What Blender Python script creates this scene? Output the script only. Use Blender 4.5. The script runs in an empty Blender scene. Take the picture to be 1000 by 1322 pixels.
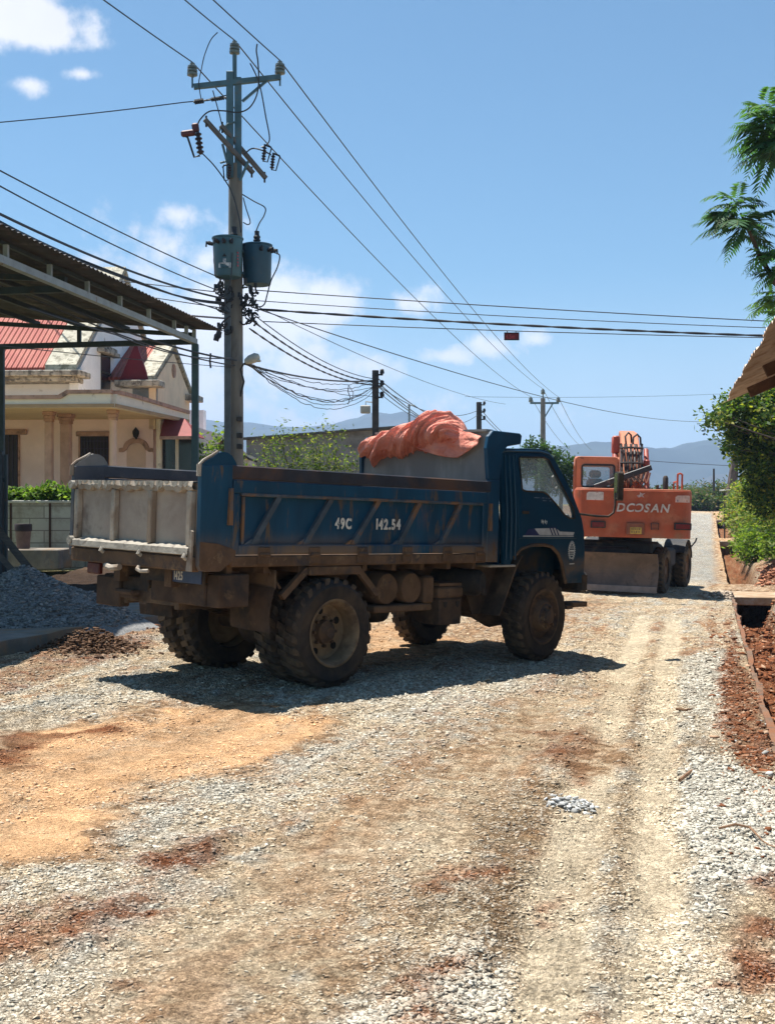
import bpy, math, random
import numpy as np
from mathutils import Vector, Matrix, geometry
random.seed(7)
rng = np.random.default_rng(11)
scene = bpy.context.scene
col = scene.collection
R = math.radians
PI = math.pi

# ------------------------------------------------------------------ tagging
def tag(o, label=None, cat=None, group=None, kind=None):
    if label: o['label'] = label
    if cat: o['category'] = cat
    if group: o['group'] = group
    if kind: o['kind'] = kind
    return o

def empty(name, loc=(0, 0, 0), rz=0.0, mtx=None):
    o = bpy.data.objects.new(name, None)
    col.objects.link(o)
    o.empty_display_size = 0.3
    if mtx is not None:
        o.matrix_world = mtx
    else:
        o.location = loc
        o.rotation_euler = (0, 0, rz)
    return o

# ------------------------------------------------------------------ mesh builder
class MB:
    def __init__(self):
        self.v = []; self.f = []; self.m = []
    def add(self, vs, fs, mi=0):
        n = len(self.v)
        self.v += [tuple(x) for x in vs]
        self.f += [tuple(i + n for i in f) for f in fs]
        self.m += [mi] * len(fs)
        return self
    def box(self, x0, x1, y0, y1, z0, z1, mi=0, ch=0.0):
        if ch > 0:
            return self.cbox(x0, x1, y0, y1, z0, z1, ch, mi)
        vs = [(x0,y0,z0),(x1,y0,z0),(x1,y1,z0),(x0,y1,z0),(x0,y0,z1),(x1,y0,z1),(x1,y1,z1),(x0,y1,z1)]
        return self.add(vs, [(3,2,1,0),(4,5,6,7),(0,1,5,4),(1,2,6,5),(2,3,7,6),(3,0,4,7)], mi)
    def cbox(self, x0, x1, y0, y1, z0, z1, c, mi=0):
        c = min(c, (x1-x0)*.45, (y1-y0)*.45, (z1-z0)*.45)
        vs = []; idx = {}
        for sx in (0,1):
            for sy in (0,1):
                for sz in (0,1):
                    X=(x0,x1)[sx]; Y=(y0,y1)[sy]; Z=(z0,z1)[sz]
                    dx=(c,-c)[sx]; dy=(c,-c)[sy]; dz=(c,-c)[sz]
                    idx[sx,sy,sz]=len(vs)
                    vs += [(X,Y+dy,Z+dz),(X+dx,Y,Z+dz),(X+dx,Y+dy,Z)]
        g=lambda a,b,cc,k: idx[a,b,cc]+k
        fs=[(g(0,0,0,0),g(0,0,1,0),g(0,1,1,0),g(0,1,0,0)),(g(1,0,0,0),g(1,1,0,0),g(1,1,1,0),g(1,0,1,0)),
            (g(0,0,0,1),g(1,0,0,1),g(1,0,1,1),g(0,0,1,1)),(g(0,1,0,1),g(0,1,1,1),g(1,1,1,1),g(1,1,0,1)),
            (g(0,0,0,2),g(0,1,0,2),g(1,1,0,2),g(1,0,0,2)),(g(0,0,1,2),g(1,0,1,2),g(1,1,1,2),g(0,1,1,2))]
        for sx in (0,1):
            for sy in (0,1):
                fs.append((g(sx,sy,0,0),g(sx,sy,1,0),g(sx,sy,1,1),g(sx,sy,0,1)))
        for sx in (0,1):
            for sz in (0,1):
                fs.append((g(sx,0,sz,0),g(sx,1,sz,0),g(sx,1,sz,2),g(sx,0,sz,2)))
        for sy in (0,1):
            for sz in (0,1):
                fs.append((g(0,sy,sz,1),g(1,sy,sz,1),g(1,sy,sz,2),g(0,sy,sz,2)))
        for k,v in idx.items():
            fs.append((v,v+1,v+2))
        return self.add(vs, fs, mi)
    def beam(self, p0, p1, wd, ht, up=(0,0,1), mi=0):
        p0=Vector(p0); p1=Vector(p1); d=(p1-p0).normalized(); up=Vector(up)
        s=d.cross(up)
        if s.length<1e-4: s=d.cross(Vector((1,0,0)))
        s.normalize(); t=s.cross(d).normalized()
        vs=[]
        for p in (p0,p1):
            for a,b in ((-1,-1),(1,-1),(1,1),(-1,1)):
                vs.append(p+s*a*wd/2+t*b*ht/2)
        return self.add(vs,[(3,2,1,0),(4,5,6,7),(0,1,5,4),(1,2,6,5),(2,3,7,6),(3,0,4,7)],mi)
    def tube(self, pts, r, n=8, mi=0, cap=True):
        pts=[Vector(p) for p in pts]; k=len(pts)
        rs = r if hasattr(r,'__len__') else [r]*k
        vs=[]; prev=None
        for i,p in enumerate(pts):
            d=(pts[min(i+1,k-1)]-pts[max(i-1,0)]).normalized()
            if prev is None:
                a=d.cross(Vector((0,0,1)))
                if a.length<1e-3: a=d.cross(Vector((1,0,0)))
            else:
                a=prev-d*prev.dot(d)
            a.normalize(); b=d.cross(a); prev=a
            for j in range(n):
                t=2*PI*j/n
                vs.append(p+(a*math.cos(t)+b*math.sin(t))*rs[i])
        fs=[]
        for i in range(k-1):
            for j in range(n):
                fs.append((i*n+j,i*n+(j+1)%n,(i+1)*n+(j+1)%n,(i+1)*n+j))
        if cap:
            fs.append(tuple(range(n-1,-1,-1))); fs.append(tuple(range((k-1)*n,k*n)))
        return self.add(vs,fs,mi)
    def lathe(self, prof, c=(0,0,0), axis='z', n=24, mi=0, cap=True):
        # prof: list of (radius, height along axis)
        vs=[]; fs=[]; k=len(prof)
        for (r,h) in prof:
            for j in range(n):
                t=2*PI*j/n; a=r*math.cos(t); b=r*math.sin(t)
                if axis=='z': q=(a,b,h)
                elif axis=='x': q=(h,a,b)
                else: q=(b,h,a)
                vs.append((c[0]+q[0],c[1]+q[1],c[2]+q[2]))
        for i in range(k-1):
            for j in range(n):
                fs.append((i*n+j,i*n+(j+1)%n,(i+1)*n+(j+1)%n,(i+1)*n+j))
        if cap:
            fs.append(tuple(range(n-1,-1,-1))); fs.append(tuple(range((k-1)*n,k*n)))
        return self.add(vs,fs,mi)
    def plate(self, outer, t, place, holes=(), mi=0):
        """flat plate of any outline with holes; place(u, v, d) -> 3-D point, d in 0..t"""
        loops=[list(outer)]+[list(h) for h in holes]
        tri=geometry.tessellate_polygon([[Vector((a,b,0)) for a,b in l] for l in loops])
        flat=[p for l in loops for p in l]; n=len(flat)
        vs=[place(a,b,0) for a,b in flat]+[place(a,b,t) for a,b in flat]
        fs=[tuple(x) for x in tri]+[tuple(i+n for i in reversed(x)) for x in tri]
        o=0
        for l in loops:
            k=len(l)
            for i in range(k):
                a=o+i; b=o+(i+1)%k
                fs.append((a,b,b+n,a+n))
            o+=k
        return self.add(vs,fs,mi)
    def build(self, name, mat, parent=None, smooth=False, bevel=0.0, seg=1, fix=True):
        me=bpy.data.meshes.new(name)
        me.from_pydata([tuple(v) for v in self.v],[],self.f)
        mats=mat if isinstance(mat,(list,tuple)) else [mat]
        for m in mats: me.materials.append(m)
        if len(mats)>1: me.polygons.foreach_set('material_index',self.m)
        if fix:
            import bmesh
            bm=bmesh.new(); bm.from_mesh(me)
            bmesh.ops.recalc_face_normals(bm,faces=bm.faces)
            bm.to_mesh(me); bm.free()
        o=bpy.data.objects.new(name,me); col.objects.link(o)
        if parent is not None: o.parent=parent
        if smooth:
            me.polygons.foreach_set('use_smooth',[True]*len(me.polygons))
            md=o.modifiers.new('ES','EDGE_SPLIT'); md.split_angle=R(38)
        if bevel>0:
            md=o.modifiers.new('BV','BEVEL'); md.width=bevel; md.segments=seg; md.limit_method='ANGLE'; md.angle_limit=R(40)
        return o

def np_mesh(name, verts, faces_tri=None, faces_quad=None, mat=None, parent=None, colors=None, attr='Col', smooth=False, midx=None):
    me=bpy.data.meshes.new(name)
    verts=np.asarray(verts,dtype=np.float32)
    loops=[];starts=[];tot=[]
    if faces_quad is not None:
        q=np.asarray(faces_quad,dtype=np.int32); loops=q.ravel(); k=4; nf=len(q)
    else:
        q=np.asarray(faces_tri,dtype=np.int32); loops=q.ravel(); k=3; nf=len(q)
    me.vertices.add(len(verts)); me.vertices.foreach_set('co',verts.ravel())
    me.loops.add(len(loops)); me.loops.foreach_set('vertex_index',loops)
    me.polygons.add(nf); me.polygons.foreach_set('loop_start',np.arange(0,nf*k,k,dtype=np.int32))
    me.polygons.foreach_set('loop_total',np.full(nf,k,dtype=np.int32))
    if smooth: me.polygons.foreach_set('use_smooth',np.ones(nf,dtype=bool))
    me.update(calc_edges=True); me.validate()
    if colors is not None:
        a=me.attributes.new(attr,'FLOAT_COLOR','POINT')
        colors=np.asarray(colors); c=np.ones((len(verts),4),dtype=np.float32); c[:,:colors.shape[1]]=colors
        a.data.foreach_set('color',c.ravel())
    if mat is not None:
        for m in (mat if isinstance(mat,(list,tuple)) else [mat]): me.materials.append(m)
    if midx is not None: me.polygons.foreach_set('material_index',np.asarray(midx,dtype=np.int32))
    o=bpy.data.objects.new(name,me); col.objects.link(o)
    if parent is not None: o.parent=parent
    return o

def text_mesh(name, body, mat, parent, origin, right, up, size, sx=1.0, bold=0.0, shear=0.0, depth=0.003, flips=()):
    """raised lettering as a mesh: right/up are the 3-D directions of the writing"""
    mb=MB(); x=0.0
    right=Vector(right).normalized(); up=Vector(up).normalized(); nrm=right.cross(up)
    dg=None
    for i,ch in enumerate(body):
        if ch==' ': x+=size*.32*sx; continue
        cu=bpy.data.curves.new('letter','FONT'); cu.body=ch; cu.size=size; cu.offset=bold; cu.extrude=depth/2
        cu.resolution_u=3
        ob=bpy.data.objects.new('letter',cu); col.objects.link(ob)
        bpy.context.view_layer.update()
        me=bpy.data.meshes.new_from_object(ob.evaluated_get(bpy.context.evaluated_depsgraph_get()))
        bpy.data.objects.remove(ob); bpy.data.curves.remove(cu)
        vs=[v.co.copy() for v in me.vertices]; fs=[tuple(p.vertices) for p in me.polygons]
        bpy.data.meshes.remove(me)
        if not vs: continue
        xa=min(v.x for v in vs); xb=max(v.x for v in vs)
        if i in flips:
            for v in vs: v.x=xa+xb-v.x
        out=[]
        for v in vs:
            lx=x+(v.x-xa)*sx+shear*v.y
            out.append(Vector(origin)+right*lx+up*v.y+nrm*(v.z+depth/2))
        mb.add(out,fs); x+=(xb-xa)*sx+size*.10*sx
    return mb.build(name,mat,parent)

# ------------------------------------------------------------------ materials
def new_mat(name):
    m=bpy.data.materials.new(name); m.use_nodes=True
    nt=m.node_tree; b=nt.nodes['Principled BSDF']
    return m,nt,b
def N(nt,t,**kw):
    n=nt.nodes.new(t)
    for k,v in kw.items():
        if k in n.inputs: n.inputs[k].default_value=v
        else: setattr(n,k,v)
    return n
def rgba(c): return (c[0],c[1],c[2],1.0)
def mixc(nt,fac,a,b,blend='MIX'):
    n=nt.nodes.new('ShaderNodeMix'); n.data_type='RGBA'; n.blend_type=blend
    for s,v in ((n.inputs[0],fac),(n.inputs[6],a),(n.inputs[7],b)):
        if hasattr(v,'links') or isinstance(v,bpy.types.NodeSocket): nt.links.new(v,s)
        else: s.default_value = v if not isinstance(v,tuple) else rgba(v)
    return n.outputs[2]
def ramp(nt,src,lo,hi):
    n=nt.nodes.new('ShaderNodeMapRange'); n.interpolation_type='SMOOTHSTEP'
    n.inputs[1].default_value=lo; n.inputs[2].default_value=hi
    nt.links.new(src,n.inputs[0]); return n.outputs[0]
def noise(nt,vec,scale,detail=4,rough=.55,dist=0.0):
    n=nt.nodes.new('ShaderNodeTexNoise'); n.inputs['Scale'].default_value=scale
    n.inputs['Detail'].default_value=detail; n.inputs['Roughness'].default_value=rough; n.inputs['Distortion'].default_value=dist
    if vec is not None: nt.links.new(vec,n.inputs['Vector'])
    return n.outputs['Fac']
def mat(name, c, rough=.7, var=.18, scale=6, metal=0.0, bump=0.0, bscale=None, layers=(), stretch=None, spec=.4):
    """procedural paint/plaster/...; layers = (colour, noise scale, low, high, zlo, zhi) of dust, rust or stains"""
    m,nt,b=new_mat(name)
    tc=N(nt,'ShaderNodeTexCoord'); vec=tc.outputs['Object']
    if stretch:
        mp=N(nt,'ShaderNodeMapping'); mp.inputs['Scale'].default_value=stretch
        nt.links.new(vec,mp.inputs['Vector']); v2=mp.outputs['Vector']
    else: v2=vec
    f=noise(nt,v2,scale,5,.6)
    lo=tuple(x*(1-var) for x in c); hi=tuple(min(1,x*(1+var)) for x in c)
    out=mixc(nt,ramp(nt,f,.3,.7),lo,hi)
    rsock=None
    for L in layers:
        cc,sc,a,z=L[:4]
        g=ramp(nt,noise(nt,v2,sc,6,.65,.3),a,z)
        if len(L)>4:
            sp=N(nt,'ShaderNodeSeparateXYZ'); nt.links.new(vec,sp.inputs[0])
            zz=ramp(nt,sp.outputs[2],L[4],L[5])
            mm=N(nt,'ShaderNodeMath',operation='MULTIPLY'); nt.links.new(g,mm.inputs[0]); nt.links.new(zz,mm.inputs[1]); g=mm.outputs[0]
        out=mixc(nt,g,out,cc)
        rsock=g if rsock is None else rsock
    nt.links.new(out,b.inputs['Base Color'])
    b.inputs['Metallic'].default_value=metal
    b.inputs['Specular IOR Level'].default_value=spec
    if rsock is not None:
        mr=N(nt,'ShaderNodeMapRange'); mr.inputs[3].default_value=rough; mr.inputs[4].default_value=max(rough,.85)
        nt.links.new(rsock,mr.inputs[0]); nt.links.new(mr.outputs[0],b.inputs['Roughness'])
    else: b.inputs['Roughness'].default_value=rough
    if bump>0:
        bp=N(nt,'ShaderNodeBump'); bp.inputs['Strength'].default_value=1.0; bp.inputs['Distance'].default_value=bump
        nt.links.new(noise(nt,v2,bscale or scale*4,6,.65),bp.inputs['Height']); nt.links.new(bp.outputs[0],b.inputs['Normal'])
    return m
def leaf_mat(name, c, trans=.35, var=.5):
    m,nt,b=new_mat(name)
    at=N(nt,'ShaderNodeAttribute'); at.attribute_name='Col'
    out=mixc(nt,1.0,at.outputs['Color'],c,'MULTIPLY')
    nt.links.new(out,b.inputs['Base Color']); b.inputs['Roughness'].default_value=.6
    b.inputs['Specular IOR Level'].default_value=.18
    tr=N(nt,'ShaderNodeBsdfTranslucent'); nt.links.new(mixc(nt,1.0,out,(1.3,1.5,.5),'MULTIPLY'),tr.inputs['Color'])
    mx=N(nt,'ShaderNodeMixShader'); mx.inputs[0].default_value=trans
    nt.links.new(b.outputs[0],mx.inputs[1]); nt.links.new(tr.outputs[0],mx.inputs[2])
    nt.links.new(mx.outputs[0],nt.nodes['Material Output'].inputs['Surface'])
    return m

# ------------------------------------------------------------------ numpy noise
def _hash(ix,iy,seed):
    h=(ix.astype(np.int64)*374761393+iy.astype(np.int64)*668265263+seed*144665)&0x7fffffff
    h=((h^(h>>13))*1274126177)&0x7fffffff
    h=(h^(h>>16))&0xffff
    return h/65535.0
def vnoise(x,y,seed=0):
    ix=np.floor(x);iy=np.floor(y);fx=x-ix;fy=y-iy
    fx=fx*fx*fx*(fx*(fx*6-15)+10);fy=fy*fy*fy*(fy*(fy*6-15)+10)
    a=_hash(ix,iy,seed);b=_hash(ix+1,iy,seed);c=_hash(ix,iy+1,seed);d=_hash(ix+1,iy+1,seed)
    return (a*(1-fx)+b*fx)*(1-fy)+(c*(1-fx)+d*fx)*fy
def fbm(x,y,seed=0,oct=4,gain=.5):
    s=0;a=1;t=0
    for i in range(oct):
        s=s+a*vnoise(x,y,seed+i*17);t+=a;a*=gain;x=x*2.03+3.1;y=y*2.03+1.7
    return s/t
def sstep(a,b,x):
    t=np.clip((x-a)/(b-a),0,1);return t*t*(3-2*t)

# ------------------------------------------------------------------ place: camera, road axes, terrain
CAM_H=1.7; FPX=1500.0; HOR=657.0
def at(px,py,Y):
    """world point seen at photo pixel px,py when it stands Y metres ahead"""
    return Vector(((px-500)/FPX*Y,Y,CAM_H-(py-HOR)/FPX*Y))
RD=R(15.5); SR,CR=math.sin(RD),math.cos(RD)      # the road runs 15.5 degrees to the right
def pq(X,Y): return X*SR+Y*CR, X*CR-Y*SR          # p along, q across (right positive)
def xy(p,q): return p*SR+q*CR, p*CR-q*SR
DL,DRT=.47,1.42                                     # the ditch between these q
def g_base(p,q):
    p=np.asarray(p,float);q=np.asarray(q,float)
    z=-.0314*np.clip(q,-7.2,.6)-.0087*np.clip(p,-10,24)
    z=z+1.75*sstep(30,135,p)+np.clip(p-135,0,None)*-.002
    z=z+.50*sstep(16.5,25,p)*sstep(-7.2,-9.6,q)
    z=z+.35*sstep(1.45,2.6,q)*sstep(30.5,33,p)+.25*sstep(1.5,2.2,q)*sstep(27,24,p)
    z=z+.7*sstep(2.5,6,q)*sstep(31,40,p)
    return z
def ditch(p,q):
    wob=.03*(vnoise(p*.9,p*0+3.3,5)-.5)
    d=sstep(DL-.015,DL+.035,q+wob)*(1-sstep(DRT-.30,DRT+.06,q+wob*4))
    cover=np.maximum(sstep(28.55,28.65,p)*(1-sstep(30.9,31.1,p)), sstep(60,60.3,p)*(1-sstep(63,63.3,p)))
    return d*(1-cover)*(1-sstep(100,110,p))
def g(X,Y):
    p,q=pq(X,Y);return float(g_base(p,q))
# ------------------------------------------------------------------ camera
cam=bpy.data.cameras.new('camera'); co=bpy.data.objects.new('camera',cam); col.objects.link(co)
cam.sensor_fit='HORIZONTAL'; cam.sensor_width=36; cam.lens=54.0
cam.clip_start=.1; cam.clip_end=30000
co.location=(0,0,CAM_H); co.rotation_euler=(R(90)-math.atan((661-HOR)/FPX),0,0)
scene.camera=co
# ------------------------------------------------------------------ light
sun_dir=Vector((-.27,.20,1)).normalized()
sl=bpy.data.lights.new('sun','SUN'); sl.energy=5.0; sl.angle=R(.53); sl.color=(1.0,.955,.88)
so=bpy.data.objects.new('sun',sl); col.objects.link(so)
so.rotation_euler=sun_dir.to_track_quat('Z','Y').to_euler()
w=bpy.data.worlds.new('World'); scene.world=w; w.use_nodes=True
nt=w.node_tree; bg=nt.nodes['Background']
sky=nt.nodes.new('ShaderNodeTexSky'); sky.sky_type='NISHITA'; sky.sun_disc=False
sky.sun_elevation=math.asin(sun_dir.z); sky.sun_rotation=math.atan2(sun_dir.x,sun_dir.y)
sky.altitude=900; sky.air_density=1.0; sky.dust_density=1.0; sky.ozone_density=1.3
SKY_STR=.068
bg.inputs['Strength'].default_value=SKY_STR
# clouds: puffs given by azimuth/elevation, their outline broken by noise
tc=nt.nodes.new('ShaderNodeTexCoord'); D=tc.outputs['Generated']
sp=N(nt,'ShaderNodeSeparateXYZ'); nt.links.new(D,sp.inputs[0])
def M(op,a,b=None,c=None):
    n=nt.nodes.new('ShaderNodeMath'); n.operation=op
    for i,v in enumerate((a,b,c)):
        if v is None: continue
        if isinstance(v,bpy.types.NodeSocket): nt.links.new(v,n.inputs[i])
        else: n.inputs[i].default_value=v
    return n.outputs[0]
az=M('ARCTAN2',sp.outputs[0],sp.outputs[1]); el=M('ARCSINE',sp.outputs[2])
wn=nt.nodes.new('ShaderNodeTexNoise'); wn.inputs['Scale'].default_value=30; wn.inputs['Detail'].default_value=9; wn.inputs['Roughness'].default_value=.62
nt.links.new(D,wn.inputs['Vector'])
big=nt.nodes.new('ShaderNodeTexNoise'); big.inputs['Scale'].default_value=9; big.inputs['Detail'].default_value=5
nt.links.new(D,big.inputs['Vector'])
# (azimuth, elevation, half widths) in degrees, density
puffs=[(-17.6,21.9,4.6,1.7,1.8),(-17.2,19.2,1.3,.6,.9),(-14.8,19.9,1.3,.5,.9),(-16.5,9.5,6,3.0,.95),(-13.0,11.5,4,2.2,.8),(-10.2,14.0,1.8,1.0,.8),
 (-12.0,12.2,6.5,2.1,.55),(-10.2,14.0,2.2,1.2,.42),(-5.8,9.6,4.6,2.9,1.15),(-2.6,10.0,2.6,1.7,1.05),(-9.5,8.6,5.4,3.2,.95),(-3.6,6.6,5.5,2.2,1.05),(-.6,7.0,3.0,1.3,.75),
 (-11,5.0,7.5,3.0,.95),(1.1,10.1,1.6,.9,.62),(2.9,7.5,2.2,.7,.78),(5.2,7.8,1.8,1.0,.60),(7.2,8.2,1.0,.5,.62),(-3.0,4.0,8.0,2.2,.85),(3.0,4.6,6.5,1.6,.45),(8.0,4.4,7,1.3,.3)]
acc=None
for a,e,wa,we,den in puffs:
    dx=M('DIVIDE',M('SUBTRACT',az,R(a)),R(wa)); dy=M('DIVIDE',M('SUBTRACT',el,R(e)),R(we))
    # flatter below, domed above
    r=M('SQRT',M('ADD',M('MULTIPLY',dx,dx),M('MULTIPLY',dy,dy)))
    v=M('MULTIPLY',M('SUBTRACT',1.0,r),den)
    acc=v if acc is None else M('MAXIMUM',acc,v)
f=M('ADD',acc,M('ADD',M('MULTIPLY',M('SUBTRACT',wn.outputs['Fac'],.5),2.0),M('MULTIPLY',M('SUBTRACT',big.outputs['Fac'],.5),.9)))
mr=nt.nodes.new('ShaderNodeMapRange'); mr.interpolation_type='SMOOTHSTEP'; nt.links.new(f,mr.inputs[0]); mr.inputs[1].default_value=.02; mr.inputs[2].default_value=.80
def mrange(v,a,b):
    n=nt.nodes.new('ShaderNodeMapRange'); n.interpolation_type='SMOOTHSTEP'; nt.links.new(v,n.inputs[0]); n.inputs[1].default_value=a; n.inputs[2].default_value=b; return n.outputs[0]
veil=M('MULTIPLY',M('MULTIPLY',mrange(el,R(11.5),R(5)),mrange(az,R(5),R(-5))),M('ADD',.25,M('MULTIPLY',mrange(big.outputs['Fac'],.35,.65),.45)))
amt=M('MAXIMUM',M('MULTIPLY',mr.outputs[0],.94),M('MAXIMUM',veil,M('MULTIPLY',mrange(el,R(12),R(1)),.42)))
amt=M('MULTIPLY',amt,M('GREATER_THAN',sp.outputs[1],0.0))
shade=nt.nodes.new('ShaderNodeMapRange'); nt.links.new(big.outputs['Fac'],shade.inputs[0]); shade.inputs[1].default_value=.35; shade.inputs[2].default_value=.65; shade.inputs[3].default_value=.86; shade.inputs[4].default_value=1.0
cl=N(nt,'ShaderNodeVectorMath',operation='SCALE'); cl.inputs[0].default_value=(8.7,8.6,8.9); nt.links.new(shade.outputs[0],cl.inputs['Scale'])
mx=nt.nodes.new('ShaderNodeMix'); mx.data_type='RGBA'; nt.links.new(amt,mx.inputs[0])
tint=nt.nodes.new('ShaderNodeMix'); tint.data_type='RGBA'; tint.blend_type='MULTIPLY'; tint.inputs[0].default_value=1.0
tint.inputs[7].default_value=(.69,.985,1.03,1)
nt.links.new(sky.outputs[0],tint.inputs[6])
nt.links.new(tint.outputs[2],mx.inputs[6]); nt.links.new(cl.outputs[0],mx.inputs[7])
nt.links.new(mx.outputs[2],bg.inputs['Color'])
scene.view_settings.view_transform='Standard'; scene.view_settings.look='None'
scene.view_settings.exposure=1.04; scene.view_settings.gamma=1
scene.cycles.use_denoising=True
scene.cycles.max_bounces=8; scene.cycles.transparent_max_bounces=12; scene.cycles.volume_bounces=0
# ------------------------------------------------------------------ air
HZ=True
if HZ:
    hm=bpy.data.materials.new('haze_air'); hm.use_nodes=True; n2=hm.node_tree
    for n in list(n2.nodes):
        if n.type!='OUTPUT_MATERIAL': n2.nodes.remove(n)
    pv=n2.nodes.new('ShaderNodeVolumePrincipled'); pv.inputs['Color'].default_value=(.48,.68,1.0,1); pv.inputs['Density'].default_value=.00029
    pv.inputs['Anisotropy'].default_value=.1
    n2.links.new(pv.outputs[0],n2.nodes['Material Output'].inputs['Volume'])
    hb=MB().box(-4200,4200,-60,5200,-70,330).build('haze',hm); tag(hb,kind='stuff')
# ------------------------------------------------------------------ far hills
hill_m=mat('hill_forest',(.022,.032,.024),.95,.35,.01,layers=(((.05,.042,.028),.006,.5,.75),))
def ridge(px_y,D,depth,name,seed):
    xs=np.linspace(px_y[0][0],px_y[-1][0],260); ys=np.interp(xs,[a for a,_ in px_y],[b for _,b in px_y])
    X=(xs-500)/FPX*D; Z=CAM_H+(HOR-ys)/FPX*D
    T=np.linspace(0,1,40); V=[]
    for t in T:
        prof=math.sin(min(t*1.25,1)*PI/2)**.8 if t<.8 else 1-.5*((t-.8)/.2)
        d=D-depth*(.8-t)
        rr=fbm(X*.006+5,np.full_like(X,t*7.0),seed,4)-.5
        r1=fbm(X*.02+9,np.full_like(X,t*11.0),seed+3,3)-.5
        z=-65+(Z+65)*prof+(rr*90+r1*22)*math.sin(min(t/.8,1)*PI)*(1 if t<.8 else 0)
        V.append(np.stack([X,np.full_like(X,d),z],1))
    V=np.concatenate(V); n=len(xs); q=[]
    I=np.arange(len(T)-1)[:,None]*n+np.arange(n-1)[None,:]
    q=np.stack([I,I+1,I+n+1,I+n],-1).reshape(-1,4)
    return tag(np_mesh(name,V,faces_quad=q,mat=hill_m,smooth=True),kind='structure')
ridge([(-900,560),(-300,540),(60,548),(200,536),(255,541),(300,547),(380,553),(430,548),(475,539),(520,541),(560,553),(620,572),(680,590),(720,604),(800,650)],3000,1000,'hills',3)
ridge([(560,600),(620,590),(680,583),(740,578),(800,582),(830,585),(862,580),(880,574),(900,572),(930,574),(960,582),(1000,590),(1100,584),(1300,570),(1700,575),(2200,600)],2600,900,'hills',9)
# ------------------------------------------------------------------ road and ground
def gp(px,py):
    """photo pixel -> road axes (p, q) on the ground"""
    d=Vector(((px-500)/FPX,1,-(py-HOR)/FPX)); t=3.0
    for _ in range(60):
        P=Vector((0,0,CAM_H))+d*t; h=P.z-g(P.x,P.y); t+=h/max(.02,-d.z)*.7
        if t>400: break
    P=Vector((0,0,CAM_H))+d*t
    return pq(P.x,P.y)
def poly_mask(p,q,px_poly,soft=.12,warp=.25,seed=1,wf=2.2):
    """soft 0..1 mask of a patch on the ground, its edge broken up by noise"""
    pts=np.array([gp(*a) for a in px_poly])
    P=p+(fbm(p*wf,q*wf,seed,4)-.5)*warp*2; Q=q+(fbm(p*wf+40,q*wf+9,seed+5,4)-.5)*warp*2
    inside=np.zeros(P.shape,bool); dist=np.full(P.shape,1e9)
    n=len(pts)
    for i in range(n):
        a=pts[i];b=pts[(i+1)%n]
        c=((a[1]>Q)!=(b[1]>Q))
        with np.errstate(divide='ignore',invalid='ignore'):
            xi=(b[0]-a[0])*(Q-a[1])/(b[1]-a[1])+a[0]
        inside^=c&(P<xi)
        e=b-a;L=e.dot(e)+1e-9
        t=np.clip(((P-a[0])*e[0]+(Q-a[1])*e[1])/L,0,1)
        dist=np.minimum(dist,np.hypot(P-a[0]-t*e[0],Q-a[1]-t*e[1]))
    sd=np.where(inside,dist,-dist)
    return sstep(-soft,soft,sd)
def band_mask(p,q,px_line,w,soft=.1,seed=1,warp=.06):
    pts=[gp(*a) for a in px_line]; pts.sort()
    pp=np.array([a for a,_ in pts]);qq=np.array([b for _,b in pts])
    c=np.interp(p,pp,qq)+(fbm(p*1.3,q*1.3,seed,3)-.5)*warp*2
    m=1-sstep(w/2-soft,w/2+soft,np.abs(q-c))
    return m*sstep(pp[0]-.6,pp[0],p)*(1-sstep(pp[-1],pp[-1]+1.5,p))
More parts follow.
